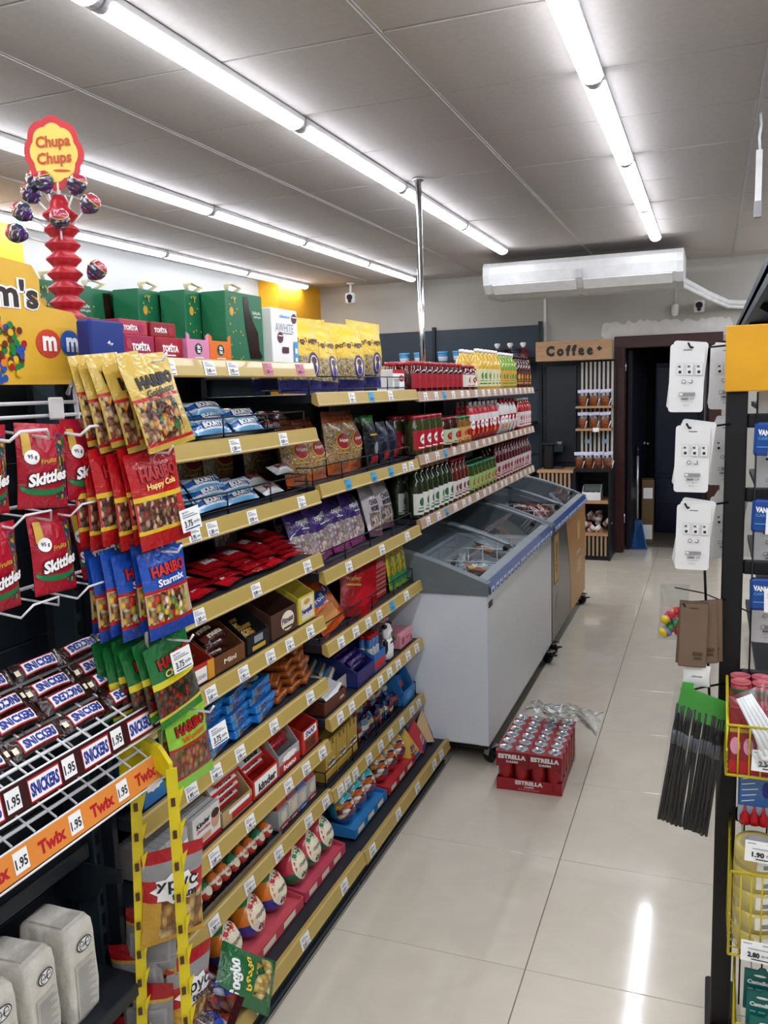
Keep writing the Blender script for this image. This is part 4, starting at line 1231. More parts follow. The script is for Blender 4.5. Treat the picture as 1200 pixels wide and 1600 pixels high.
def brick(w, l, h, prints):
    # wrapped block lying flat: front face at y = 0, crimped fins at both ends, print on top and front
    m = MB(); m.bbox(-w / 2, 0, 0, w / 2, l, h, .004)
    for sx in (-1, 1):
        x = sx * w / 2
        m.surf(lambda u, v: (x + sx * .012 * u, l * (.03 + .94 * v), h * .45 + .0015 * math.sin(40 * v) * u), 2, 12)
        m.surf(lambda u, v: (x + sx * .012 * u, l * (.03 + .94 * v), h * .45 - .0006 + .0015 * math.sin(40 * v) * u), 2, 12, flip=True)
    m.deco(prints, lambda u, v, q=0.0: ((u - .5) * w, l * v, h + q), 1, 1, .0006)
    m.deco([('t', 'klass', .5, .5, .4, .4, 2)], flat(w, h, 0), 1, 1, .0006)
    return m
# blue goods on the sixth shelf
t = display('display_box', 'blue display box with a tall arched back on the sixth shelf', 'display box', .135, .15, .05, .13, '#1f73b4', [('e', .72, .5, .2, .34, 0), ('t', 'alpen', .72, .5, .3, .2, 1)], [PAPER, INKB], 1.715, Z6)
part('arch_back', MB().prism([(.065 * math.cos(a), 0, .11 + .06 * math.sin(a)) for a in [PI * k / 12 for k in range(13)]], (0, .02, 0), (0, .004, 0)), mat('arch_blue', '#2f86c4', .4), t)
BK = pmat('biscuit_blue', [(0, '#1a62a8'), (.2, '#2a86cc'), (.8, '#1a6ab4')], .25, (.1, .1, .45, .9, ['#c99a5c', '#8a5a30', '#2a86cc', '#2f7fc0'], 5), wrinkle=.5)
m = brick(.15, .10, .024, [('e', .66, .4, .2, .2, 1), ('t', 'klass', .66, .4, .3, .16, 2), ('e', .25, .5, .18, .3, 3)])
sp = []
for c, y in enumerate((1.83, 1.965, 2.09)):
    for k in range(5 - (c == 2)):
        sp.append(((-1.185 - .006 * k + RND.uniform(-.006, .006), y + RND.uniform(-.008, .008), Z6 + .001 + .0246 * k), Q + .18 + RND.uniform(-.07, .07), '%s blue biscuit pack up in the %s pile on the sixth shelf' % (ORD[k], ORD[c])))
lay(solo('biscuit_pack', m, [pmat('biscuit_blue', [(0, '#1f6cb4'), (.5, '#2a80c8')], .25, wrinkle=.5, coat=.3), PAPER, INKB, mat('biscuit_tan', '#b98a54', .5)], '', 'biscuit pack', group='bright blue biscuit packs on the sixth shelf'), sp)
t = thing('blue_carton', 'blue and white biscuit carton behind the lime gummy bags', 'carton', (-1.18, 1.545, Z6), Q)
m = MB(); f = carton(m, .1, .12, .095); part('carton', m, mat('bc_blue', '#2f77b8', .4), t)
m = MB(); m.deco([('r', .05, .55, .95, .98, 0), ('t', 'барни', .45, .75, .7, .2, 1, 0, .04), ('p', .4, .45, .35, .14, 0)], f, .1, .095, .0006); part('front_lettering', m, [PAPER, INKB], t)
t = thing('blue_carton', 'low blue carton of wafers on the sixth shelf', 'carton', (-1.175, 1.635, Z6), Q)
m = MB(); f = carton(m, .075, .12, .07); part('carton', m, mat('bc_blue2', '#2a6cae', .4), t)
m = MB(); m.deco([('e', .6, .35, .3, .18, 0), ('t', 'snack', .6, .35, .45, .12, 1), ('e', .3, .8, .2, .1, 2)], f, .075, .07, .0006); part('front_lettering', m, [PAPER, INKB, GOLDP], t)
m = brick(.095, .07, .022, [('r', .1, .3, .9, .7, 1), ('t', 'Lion', .5, .5, .5, .3, 2)])
sp = []
for c, y in enumerate((2.215, 2.31, 2.395)):
    for k in range(3 + c):
        sp.append(((-1.2 - .008 * k, y + RND.uniform(-.006, .006), Z6 + .001 + .0226 * k), Q + .25 + RND.uniform(-.15, .15), '%s caramel wafer up in the %s orange brown pile on the sixth shelf' % (ORD[k], ORD[c])))
lay(solo('caramel_wafer', m, [pmat('caramel_wrap', [(0, '#7a3c18'), (.5, '#a85c24')], .25, wrinkle=.5, coat=.3), ORANGE, BROWN], '', 'chocolate bar', group='orange brown caramel wafers on the sixth shelf'), sp)
# white and red goods on the seventh shelf
KW = [PAPER, RED, INK, mat('skin_print', '#c9997c', .5), mat('hair_print', '#3a2318', .5)]
t = thing('chocolate_carton', '', 'carton', group='white flat chocolate cartons on the seventh shelf')
m = MB(); f = carton(m, .022, .11, .082); part('carton', m, mat('choc_carton_top', '#b9b7b4', .4), t)
m = MB(); m.deco([('r', 0, 0, 1, .16, 1), ('r', .1, .3, .9, .62, 0)], f, .022, .082, .0005); part('front_lettering', m, KW[:2], t)
row(t, [((-1.195, 1.545 + .0235 * k, Z7), Q) for k in range(6)], 'flat white chocolate carton', 'standing on the seventh shelf')
t = thing('chocolate_carton', 'white chocolate carton with a printed portrait on the seventh shelf', 'carton', (-1.185, 1.745, Z7), Q)
m = MB(); f = carton(m, .125, .11, .09); part('carton', m, mat('choc_carton_w', '#dedcd8', .4), t)
m = MB(); m.deco([('r', 0, 0, 1, .14, 1), ('t', 'Kinder', .36, .72, .5, .16, 2, .04, .05), ('t', 'chocolate', .36, .55, .5, .11, 1), ('e', .8, .55, .14, .26, 3), ('e', .8, .72, .15, .13, 4), ('r', .1, .2, .6, .36, 3)], f, .125, .09, .0005); part('front_lettering', m, KW, t)
for k in range(5):
    part('lid_slot', MB().box(-.06, .012 + k * .02, .09, .06, .016 + k * .02, .0915), GREY, t)
display('display_box', 'cream card display of white chocolate packs on the seventh shelf', 'display box', .155, .15, .04, .12, '#b99b6c', [('r', .3, .1, 1, .6, 0), ('r', .2, .6, .9, .9, 1)], [RED, PAPER], 1.895, Z7)
KP = snack('kinderw', .13, .045, .028, [(0, '#c62a26'), (.2, '#e6e4e0'), (.75, '#dcd8d2'), (.9, '#b9302a')], 'kinder', INK)
pile('milk_bar', ('white milk chocolate pack', 'in the cream card display on the seventh shelf'), 'chocolate bar', 'white milk chocolate packs in the cream display', KP, [((-1.215 - .035 * (k // 4), 1.895 + RND.uniform(-.008, .008), Z7 + .03 + .023 * (k % 4)), (-.7, 0, Q)) for k in range(8)])
t = display('display_box', 'red open fronted display box on the seventh shelf', 'display box', .15, .16, .055, .12, '#c42f22', [('r', .06, .15, .94, .92, 0), ('t', 'kinder', .55, .45, .7, .45, 1, .05, .05)], [PAPER, INK], 2.055, Z7)
pile('milk_bar', ('white chocolate pack', 'in the red open fronted display box'), 'chocolate bar', 'white chocolate packs in the red display', KP, [((-1.225 - .03 * (k // 2), 2.055, Z7 + .05 + .024 * (k % 2)), (-.75, 0, Q)) for k in range(6)])
display('display_box', 'tall grey and red display box on the seventh shelf', 'display box', .135, .17, .06, .165, '#a9a7a6', [('r', 0, 0, 1, .5, 0), ('t', 'bueno', .5, .25, .6, .3, 1, 0, .04), ('p', .5, .7, .4, .2, 1)], [RED, PAPER], 2.205, Z7)
pile('red_bar', ('red chocolate bar', 'in the tall grey and red display box'), 'chocolate bar', 'red bars in the grey display', snack('buenor', .11, .035, .025, [(0, '#8f1820'), (.4, '#c43026')]), [((-1.215 - .035 * (k // 2), 2.205, Z7 + .065 + .022 * (k % 2) + .01 * (k // 2)), (-.9, 0, Q)) for k in range(6)])
display('display_box', 'red box of bars with a white top at the far end of the seventh shelf', 'display box', .115, .15, .075, .1, '#c23022', [('r', .1, .6, .9, .95, 0), ('t', 'SNAP', .5, .78, .6, .24, 1, 0, .04), ('r', .2, .1, .8, .5, 2)], [PAPER, INKB, BROWN], 2.352, Z7)

# eggs
def egg_prof(r, h):
    pr = []
    for k in range(13):
        t = PI * k / 12
        z = h / 2 * (1 - math.cos(t))
        rr = r * math.sin(t) * (1 + .12 * math.cos(t))
        pr.append((max(rr, .0005), z))
    return pr
def egg(name, r, h, mt, cat, group, deco=None, dm=()):
    m = MB(); m.lathe(egg_prof(r, h), n=16)
    def fn(u, v, l=0.0):
        t = PI * v; a = (u - .5) * 2.2 - Q
        rr = r * math.sin(t) * (1 + .12 * math.cos(t)) + l + .0004
        return (rr * math.cos(a), rr * math.sin(a), h / 2 * (1 - math.cos(t)))
    if deco: m.deco(deco, fn, 1, 1, .0008)
    return solo(name, m, [mt] + list(dm), '', cat, group=group)
def egg_tray(y0, y1, col, label):
    t = thing('egg_tray', label, 'card tray', (-1.105, (y0 + y1) / 2, Z9), Q, 'card trays of big eggs on the bottom shelf')
    w = y1 - y0
    m = MB(); tray(m, w, .24, .032, .05, .003); part('tray_body', m, mat('eggtray' + col, col, .45), t)
    m = MB(); m.box(-w / 2 + .004, .004, .018, w / 2 - .004, .235, .021); part('tray_insert', m, mat('eggtray2' + col, col, .5), t)
    m = MB(); m.deco([('r', .08 + .3 * k, .2, .26 + .3 * k, .8, 0) for k in range(3)], flat(w, .032, 0), 1, 1, .0006); part('front_lettering', m, [CREAM], t)
    return t
BIGD = [('e', .5, .52, .44, .3, 1), ('t', 'ჯაჯა', .45, .66, .6, .15, 2, .05, .09), ('t', 'კვერცხი', .5, .52, .5, .06, 3), ('t', 'Y Y', .5, .36, .4, .08, 2)]
for col, base, y0, n, lab, dm in (('#c9505a', [(0, '#2f3f9c'), (.42, '#e0802c'), (.8, '#2f7a4a')], 1.70, 3, 'cream and blue', RED), ('#c4485c', [(0, '#1f6a4a'), (.4, '#c23a4a'), (.8, '#a8283c')], 2.115, 3, 'cream and green', GREEN)):
    egg_tray(y0, y0 + (.40 if n == 3 and y0 < 2 else .30), col, 'pink red card tray of %s toy eggs on the bottom shelf' % lab)
    e = egg('surprise_egg', .052, .128, pmat('egg' + lab, base, .2, wrinkle=0, coat=.5), 'toy egg', lab + ' big eggs on the bottom shelf', BIGD, [CREAM, dm, BROWN])
    st = .128 if y0 < 2 else .098
    sp = []
    for rrw in range(2):
        for k in range(n):
            sp.append(((-1.165 - .1 * rrw, y0 + .07 + st * k - (.0 if y0 < 2 else .02), Z9 + .024), (-.25, 0, Q + .1), '%s big %s egg in the %s row of its pink red tray' % (ORD[k], lab, 'front' if rrw == 0 else 'rear')))
    lay(e, sp)
for col, base, y0, n, lab in (('#2a78b4', [(0, '#1d4a94'), (.3, '#2f93a8'), (.75, '#3aa6b0')], 2.50, 3, 'teal'), ('#b52a34', [(0, '#b8283a'), (.35, '#2f93a8'), (.72, '#c9903c')], 2.83, 3, 'teal and orange')):
    egg_tray(y0, y0 + .31, col, '%s card tray of %s cartoon eggs on the bottom shelf' % ('blue' if y0 < 2.6 else 'red', lab))
    e = egg('surprise_egg', .05, .125, pmat('egg' + lab, base, .2, (.25, .25, .75, .7, ['#e8d8c0', '#d9702c', '#1d3a7a', '#e8a83c', '#7a2f2a', '#f0f0ee'], 6), wrinkle=0, coat=.5), 'toy egg', lab + ' big eggs on the bottom shelf')
    sp = []
    for rrw in range(2):
        for k in range(n):
            sp.append(((-1.165 - .1 * rrw, y0 + .058 + .098 * k, Z9 + .024), (-.25, 0, Q + .1), '%s big %s egg in the %s row of its %s tray' % (ORD[k], lab, 'front' if rrw == 0 else 'rear', 'blue' if y0 < 2.6 else 'red')))
    lay(e, sp)
# pyramid boxes at the far end of the bottom shelf
PYC = [('yellow', '#d8b04a'), ('cream', '#d9c9a0'), ('red', '#b8282e'), ('pale blue', '#6a9cc4'), ('tan', '#c8a878')]
for k, (nm, c) in enumerate(PYC):
    t = thing('pyramid_box', '%s pyramid shaped sweet box at the far end of the bottom shelf' % nm, 'pyramid box', (-1.16 - .09 * (k % 2), 3.17 + .055 * k, Z9), Q + .1 * k, 'pyramid boxes on the bottom shelf')
    m = MB(); m.add([(-.06, -.05, 0), (.06, -.05, 0), (.06, .05, 0), (-.06, .05, 0), (0, 0, .13)], [(0, 3, 2, 1), (0, 1, 4), (1, 2, 4), (2, 3, 4), (3, 0, 4)]); part('carton', m, mat('pyr' + c, c, .45), t)
    m = MB(); fn = lambda u, v, l=0.0: ((u - .5) * .12 * (1 - v), -.05 + .05 * v - l, .13 * v)
    m.deco([('r', .05, .02, .95, .12, 1), ('t', 'უჯი ჯა', .5, .35, .6, .16, 0, 0, .04), ('t', 'პუპი', .5, .2, .6, .1, 0, 0, .04)], fn, 1, 1, .0008); part('front_lettering', m, [INKB if nm != 'red' else PAPER, BLUE], t)
# small eggs and mini boxes on the eighth shelf
e = egg('small_egg', .021, .052, pmat('egg_small', [(0, '#b9281f'), (.45, '#e6e0d4'), (.6, '#d9702c')], .25, wrinkle=.2, coat=.3), 'toy egg', 'small foil eggs on the eighth shelf', [('e', .5, .45, .3, .16, 1), ('t', 'egg', .5, .45, .35, .1, 2)], [CREAM, RED])
e2 = egg('small_egg', .021, .052, pmat('egg_small2', [(0, '#b9281f'), (.45, '#e6e0d4'), (.6, '#2f7a4a')], .25, wrinkle=.2, coat=.3), 'toy egg', 'small foil eggs on the eighth shelf', [('e', .5, .45, .3, .16, 1)], [CREAM, RED])
sa, sb2 = [], []
for k in range(11):
    for r in range(2):
        l = ((-1.195 - .05 * r, 1.60 + .047 * k, Z8 + .014), (-.5, 0, Q), '%s small %s egg in the %s row of the clear tray' % (ORD[k], 'orange' if k % 3 else 'green', 'front' if r == 0 else 'rear'))
        (sa if k % 3 else sb2).append(l)
lay(e, sa); lay(e2, sb2)
t = thing('clear_tray', 'clear plastic tray under the small foil eggs', 'tray', (-1.17, 1.835, Z8), Q)
m = MB(); tray(m, .54, .12, .022, .03, .002); part('tray_body', m, glass('clear_plastic', '#f2f4f4', .12, .08), t)
MINI = [('#b8bcc0', '#b33026'), ('#d8d2c4', '#8c3a5c'), ('#c9c9cc', '#3a5aa8')]
for k in range(4):
    c1, c2 = MINI[k % 3]
    t = thing('mini_box', '%s small printed box beside the foil eggs on the eighth shelf' % ORD[k], 'box', (-1.19, 2.16 + .066 * k, Z8), Q, 'small printed boxes on the eighth shelf')
    m = MB(); f = carton(m, .06, .07, .062 + .004 * (k % 2)); part('carton', m, mat('mini' + c1, c1, .4), t)
    m = MB(); m.deco([('r', 0, 0, 1, .25, 0), ('e', .5, .6, .3, .26, 1), ('e', .36, .85, .1, .1, 1), ('e', .64, .85, .1, .1, 1), ('t', 'mini', .5, .12, .6, .13, 2)], f, .06, .062, .0006); part('front_lettering', m, [mat('mini2' + c2, c2, .4), CREAM, PAPER], t)
    m = MB(); f = carton(m, .058, .06, .03); part('tier', m, mat('mini2' + c2, c2, .4), t, (0, .005, .067))
# snack bags thrown on the bottom shelf
def bagx(key, w, h, d, stops, spots, decos, dm, label, loc, rot, seed=3):
    m = MB(); f = pillow(m, w, h, d, seed, c=.05, wr=.2)
    m.deco(decos, f, w, h)
    return solo('snack_bag', m, [pmat('sb_' + key, stops, .2, spots, wrinkle=.5, coat=.3)] + dm, label, 'snack bag', loc, rot, 'snack bags lying on the bottom shelf')
def orient(tilt, roll, yaw):
    return tuple((Matrix.Rotation(yaw, 3, 'Z') @ Matrix.Rotation(tilt, 3, 'X') @ Matrix.Rotation(roll, 3, 'Y')).to_euler())
bagx('green', .13, .185, .045, [(0, '#1d5a34'), (.06, '#2a6a3c'), (.92, '#1d5a34')], (.2, .08, .95, .42, ['#d8c06a', '#e6d28c', '#c0a04c', '#2a6a3c'], 5), [('t', 'ჩიფსი', .42, .74, .66, .2, 1, .1, .07), ('t', 'სმაკი', .55, .54, .6, .13, 2, .1, .05)], [PAPER, YEL], 'green snack bag lying slanted over the bottom shelf edge', (-1.02, 1.745, .135), orient(-.5, -.75, Q - .15))
bagx('maroon', .16, .21, .045, [(0, '#3a1418'), (.1, '#6a2a2c'), (.6, '#8c2f28'), (.9, '#4a181c')], (.1, .1, .95, .55, ['#5a2a24', '#3a1a18', '#8a3a2c', '#2a3f8a', '#6a4a3c', '#9aa0b0'], 5), [('t', 'ПЛОВ', .5, .78, .7, .13, 1, .05, .04), ('e', .2, .18, .12, .07, 2)], [GOLDP, BLUE], 'maroon and blue snack bag lying at the near end of the bottom shelf', (-1.03, 1.585, .165), orient(-.95, -.35, Q - .1), 5)
bagx('maroon', .16, .21, .045, [(0, '#3a1418')], None, [('t', 'ПЛОВ', .5, .78, .7, .13, 1, .05, .04), ('e', .8, .3, .12, .07, 2)], [GOLDP, BLUE], 'maroon snack bag underneath the slanted green one', (-1.06, 1.53, .135), orient(-1.1, .2, Q), 6)
# ------------------------------------------------------------------ goods on the second bay
Y1, Y2, Y3, Y4, Y5, Y6, Y7 = B2S + [.12]
m = MB(); f = pillow(m, .205, .25, .09, 31, c=.07, nu=12, nv=14, wr=.22)
m.deco([('t', 'ვინდბალი', .5, .66, .74, .1, 1, .05, .05), ('e', .68, .36, .15, .17, 2), ('e', .68, .36, .11, .13, 3), ('e', .68, .31, .07, .07, 2), ('e', .68, .42, .07, .05, 4)], f, .205, .25)
YB = pmat('grain_bag', [(0, '#2c2a6a'), (.17, '#c9b27c'), (.47, '#e2bd2e')], .35, (.0, .17, 1, .47, ['#c9b68a', '#b39c6a', '#d8c89c', '#a88f5c', '#e0d4b0'], 28), wrinkle=.5)
row(solo('grain_bag', m, [YB, mat('grain_ink', '#4a2414', .5), mat('grain_purple', '#3f2a7c', .4), CREAM, BROWN], '', 'grain bag', group='yellow topped grain bags on the second bay'),
    [((-1.26, 2.545, Y1), (-.1, .03, Q - .3)), ((-1.25, 2.70, Y1 - .008), (-.2, .05, Q - .2)), ((-1.35, 2.82, Y1 + .012), (-.05, -.04, Q - .3)), ((-1.25, 2.91, Y1), (-.12, .04, Q - .35)), ((-1.27, 3.13, Y1 + .02), (-.05, .06, Q - .3)), ((-1.43, 2.66, Y1 + .01), (-.05, 0, Q - .2))],
    'yellow topped grain bag', 'behind the wire rail of the second bay')
t = thing('cereal_box', 'white and red carton beside the red lidded jars', 'carton', (-1.2, 3.33, Y1), Q)
m = MB(); f = carton(m, .14, .07, .085); part('carton', m, PAPER, t)
m = MB(); m.deco([('r', 0, .82, 1, 1, 1), ('e', .72, .58, .2, .16, 1), ('t', 'GOLD', .72, .58, .26, .1, 0)] + [('r', .1, .1 + .08 * k, .5, .13 + .08 * k, 2) for k in range(6)], f, .14, .085, .0006); part('front_lettering', m, [PAPER, RED, INKG], t)
# seed bags
m = MB(); f = pillow(m, .165, .225, .075, 33, c=.06, nu=11, nv=13, wr=.2)
m.deco([('e', .52, .52, .32, .15, 3), ('e', .52, .52, .29, .125, 1), ('t', 'მარცვალი', .52, .52, .44, .06, 2), ('r', .2, .32, .8, .335, 3)], f, .165, .225)
SB = pmat('seed_bag', [(0, '#b0551e'), (.17, '#b8935a'), (.8, '#a6522a')], .2, (.0, .17, 1, .8, ['#b89462', '#a67f4c', '#c9a878', '#957040', '#d2b88c'], 30), wrinkle=.6, coat=.4)
row(solo('seed_bag', m, [SB, mat('seed_red', '#8e1f2c', .4), CREAM, GOLDP], '', 'seed bag', group='clear seed bags with a red badge'),
    [((-1.26, 2.50, Y2 - .012), (-.22, .04, Q)), ((-1.25, 2.63, Y2 - .012), (-.25, -.03, Q + .05)), ((-1.25, 2.80, Y2), (-.12, .04, Q - .05)), ((-1.25, 2.95, Y2), (-.15, -.05, Q + .08)), ((-1.42, 2.52, Y2), (-.1, 0, Q)), ((-1.42, 2.75, Y2), (-.1, 0, Q))],
    'seed bag with red badge', 'on the second bay, counted from the near end')
row(solo('seed_bag', m.mesh('seed_bag', [SB, mat('seed_red', '#8e1f2c', .4), CREAM, GOLDP]), [], '', 'seed bag', group='seed bags in the dark at the end of the third shelf'), [((-1.46, 2.16, Z3), (-.1, 0, Q)), ((-1.46, 2.34, Z3), (-.1, 0, Q))], 'seed bag', 'standing in the dark behind the white wrapped bars')
m = MB(); f = pillow(m, .12, .2, .05, 35, c=.05); m.deco([('e', .6, .35, .2, .12, 2), ('r', .2, .05, .9, .2, 3), ('r', .2, .6, .8, .63, 1)], f, .12, .2)
row(solo('coffee_pouch', m, [pmat('pouch_black', [(0, '#17191d'), (.84, '#2f7a3c')], .3, wrinkle=.4), GOLDP, INKG, RED], '', 'pouch', group='black pouches with green tops'),
    [((-1.235, 3.095, Y2), (-.1, 0, Q)), ((-1.3, 3.19, Y2), (-.1, 0, Q))], 'black pouch with green top', 'beside the seed bags')
m = MB(); f = pillow(m, .1, .17, .05, 36, c=.05); m.deco([('r', .2, .05, .9, .3, 1)], f, .1, .17)
row(solo('coffee_pouch', m, [pmat('pouch_navy', [(0, '#1a2030'), (.5, '#20283c')], .3, wrinkle=.4), RED], '', 'pouch', group='navy pouches on the second bay'), [((-1.235, 3.23, Y2), (-.1, 0, Q)), ((-1.235, 3.335, Y2), (-.1, 0, Q + .1))], 'navy pouch', 'at the far end of the seed bag shelf')
# marshmallow bags
m = MB(); f = pillow(m, .16, .21, .07, 37, c=.06, nu=11, nv=13, wr=.25)
m.deco([('t', 'იდეალ', .5, .7, .6, .1, 1, .04, .04), ('r', .3, .58, .7, .6, 1)], f, .16, .21)
MB1 = pmat('mallow_bag', [(0, '#8c2a6a'), (.12, '#a8547c'), (.5, '#4a2f7c')], .2, (.02, .12, .98, .5, ['#e8d4d8', '#e6b8c8', '#d8dcb0', '#c9dcd8', '#f0e6e0', '#e09ab4'], 11), wrinkle=.6, coat=.4)
row(solo('mallow_bag', m, [MB1, PAPER], '', 'marshmallow bag', group='purple marshmallow bags on the second bay'),
    [((-1.25, 2.53, Y3), (-.35, .08, Q)), ((-1.25, 2.67, Y3), (-.3, -.05, Q + .1)), ((-1.25, 2.82, Y3), (-.35, .05, Q)), ((-1.25, 2.97, Y3), (-.3, .03, Q + .05)), ((-1.35, 2.60, Y3 + .03), (-.2, .0, Q)), ((-1.36, 2.80, Y3 + .03), (-.2, .0, Q))],
    'purple marshmallow bag', 'behind the wire rail of the second bay')
o = solo('mallow_bag', m.mesh('mallow_bag', [MB1, PAPER]), [], 'purple marshmallow bag slumped in the dark over the red wafers', 'marshmallow bag', (-1.44, 2.33, Z4 + .002), (-.25, .2, Q + .1), 'purple marshmallow bags on the second bay')
m = MB(); f = pillow(m, .15, .22, .06, 38, c=.06, nu=11, nv=12, wr=.2); m.deco([('t', 'CHOCO', .5, .62, .6, .1, 1, .04, .05), ('t', 'MOKKO', .5, .5, .6, .1, 1, .04, .05)], f, .15, .22)
row(solo('mallow_bag', m, [pmat('mallow_white', [(0, '#6a4a5c'), (.1, '#d8d2d4'), (.8, '#cfc6cc')], .25, (.1, .1, .9, .42, ['#8a6a5c', '#d8c8bc', '#b79a8c', '#e0d8d4'], 9), wrinkle=.5), mat('mokko_ink', '#3a2a44', .4)], '', 'marshmallow bag', group='white sweet bags'), [((-1.24, 3.13, Y3), (-.3, .12, Q)), ((-1.25, 3.28, Y3 + .01), (-.25, .05, Q - .05))], 'white and purple sweet bag', 'at the far end of the marshmallow shelf')
# wafers and rolls on the fourth level
m = MB(); f = pillow(m, .14, .2, .045, 39, c=.05); m.deco([('e', .5, .6, .35, .12, 1), ('t', 'roll', .5, .6, .4, .1, 2), ('r', .15, .15, .85, .4, 3)], f, .14, .2)
row(solo('orange_pack', m, [pmat('pack_orange', [(0, '#b8481a'), (.2, '#d8661e'), (.85, '#b8481a')], .25, wrinkle=.5), BLUE, PAPER, mat('pk_tan', '#c98a4c', .4)], '', 'biscuit pack', group='orange packs on the second bay'), [((-1.195, 2.60, Y4 + .012), orient(-.5, -.35, Q - .3)), ((-1.235, 2.68, Y4 + .012), orient(-.45, -.3, Q - .3)), ((-1.3, 2.60, Y4 + .01), orient(-.4, -.2, Q - .2))], 'orange biscuit pack', 'leaning behind the wire rail')
m = MB(); f = pillow(m, .11, .19, .02, 40, c=.05); m.deco([('r', .2, .6, .8, .64, 1), ('t', 'wafer', .5, .75, .6, .1, 1)], f, .11, .19)
row(solo('red_pack', m, [pmat('pack_red', [(0, '#8c141c'), (.2, '#b01a24'), (.85, '#8c141c')], .25, wrinkle=.4), GOLDP], '', 'biscuit pack', group='red packs on the second bay'), [((-1.21 - .005 * k, 2.795 + .035 * k, Y4), (-.25, .15, Q - .7)) for k in range(6)], 'thin red biscuit pack', 'in the leaning row on the second bay')
t = thing('wafer_carton', 'red carton of long wafers behind the wire rail', 'carton', (-1.22, 3.09, Y4), Q)
m = MB(); f = carton(m, .16, .1, .16); part('carton', m, mat('wc_red', '#a01c26', .4), t)
m = MB(); m.deco([('r', .08, .1 + .11 * k, .92, .16 + .11 * k, k % 2) for k in range(7)] + [('e', .5, .85, .3, .08, 1)], f, .16, .16, .0006); part('front_lettering', m, [mat('wc_tan', '#b8805a', .5), mat('wc_pink', '#d0606a', .4)], t)
m = MB(); f = pillow(m, .085, .2, .03, 41, c=.05); m.deco([('r', .1, .1, .9, .3, 1), ('t', 'Lay', .5, .75, .6, .1, 2)], f, .085, .2)
row(solo('stick_pack', m, [pmat('pack_lemon', [(0, '#8fa63a'), (.3, '#d8c83a'), (.85, '#c6a52a')], .25, (.1, .3, .9, .7, ['#d8c83a', '#9aa83c', '#c9a03c', '#b0c060'], 5), wrinkle=.4), GREEN, RED], '', 'snack pack', group='yellow green snack packs'), [((-1.21, 3.22 + .07 * k, Y4), (-.2, .15, Q)) for k in range(3)], 'yellow green stick pack', 'at the far end by the freezer')
# trays on the fifth level
t = display('display_box', 'brown tray lined with white paper on the second bay', 'display box', .18, .2, .045, .06, '#5a2c20', [('t', 'cake', .8, .5, .2, .3, 0)], [CREAM], 2.555, Y5)
m = MB(); m.surf(lambda u, v: (-.085 + .17 * u, .01 + .18 * v, .03 + .035 * (abs(2 * u - 1) ** 3) + .03 * v * v + .006 * math.sin(17 * u + 9 * v)), 10, 10); part('paper_liner', m, PAPER, t)
pile('roll_cake', ('wrapped roll', 'in the brown paper lined tray'), 'cake', 'wrapped rolls in the brown tray', snack('rollb', .1, .04, .03, [(0, '#4a2a1c'), (.4, '#c9b8a0'), (.7, '#5a3424')]), [((-1.24 - .05 * k, 2.53 + .03 * k, Y5 + .065), (-1.2, 0, Q)) for k in range(3)])
display('display_box', 'white paper lined tray behind the brown one', 'display box', .14, .18, .05, .08, '#cfc9be', [], [], 2.72, Y5, -1.23)
pile('long_bar', ('blue and white long bar', 'in the white lined tray'), 'chocolate bar', 'blue and white bars on the second bay', snack('longb', .15, .035, .025, [(0, '#c9c2b4'), (.4, '#7a5a4a'), (.7, '#2f7fb0')]), [((-1.26 - .035 * k, 2.71, Y5 + .06 + .012 * k), (-1.0, 0, Q + .3)) for k in range(4)])
t = display('display_box', 'navy display tray of purple bars on the second bay', 'display box', .17, .18, .055, .1, '#232a6c', [('r', .1, .1, .9, .9, 0)] , [mat('navyprint', '#2c2460', .4)], 2.84, Y5)
pile('purple_bar', ('purple bar', 'in the navy display tray'), 'chocolate bar', 'purple bars in the navy tray', snack('purpb', .14, .03, .022, [(0, '#2a1a5a'), (.4, '#5a3a8c'), (.7, '#1f1a4a')]), [((-1.215 - .03 * (k // 2), 2.84, Y5 + .05 + .02 * (k % 2) + .008 * (k // 2)), (-.9, 0, Q)) for k in range(6)])
t = display('display_box', 'blue and red box holding tall tubes on the second bay', 'display box', .12, .12, .07, .09, '#2a62a8', [('r', .05, .1, .95, .6, 0)], [RED], 2.985, Y5)
tb = thing('sweet_tube', '', 'tube', group='tall sweet tubes in the blue and red box')
part('tube_body', MB().lathe([(.013, 0), (.013, .12)], n=12), pmat('tubew', [(0, '#b8303a'), (.3, '#d8d6d4'), (.7, '#2f6ab0')], .3, wrinkle=0), tb); part('cap', MB().lathe([(.014, .12), (.014, .132), (.012, .134)], n=12), RED, tb)
row(tb, [((-1.215 - .03 * (k // 3), 2.95 + .034 * (k % 3), Y5 + .006), 0) for k in range(6)], 'tall sweet tube', 'in the blue and red box')
t = thing('panda_pack', 'black and white bear shaped sweet pack on the second bay', 'sweet pack', (-1.2, 3.105, Y5), Q)
m = MB(); m.lathe([(.02, 0), (.036, .01), (.04, .05), (.033, .08), (.028, .085)], n=16, sy=.6); part('pack_body', m, PAPER, t)
m = MB(); m.lathe([(.02, .083), (.032, .095), (.034, .115), (.024, .14), (.006, .148)], n=16, sy=.6); part('pack_head', m, PAPER, t)
m = MB(); fn = lambda u, v, l=0.0: ((u - .5) * .08, -.0245 - l, v * .148)
for sx in (-1, 1):
    m.lathe([(.003, 0), (.012, .006), (.011, .016), (.002, .02)], (sx * .026, 0, .13), 10)
    m.lathe([(.004, 0), (.011, .02), (.01, .05), (.003, .06)], (sx * .034, -.006, .03), 8)
m.deco([('e', .36, .75, .1, .06, 0), ('e', .64, .75, .1, .06, 0), ('e', .5, .67, .06, .03, 0), ('r', .1, .5, .9, .56, 0)], fn, 1, 1, .001); part('black_patches', m, BLACK, t)
m = MB()
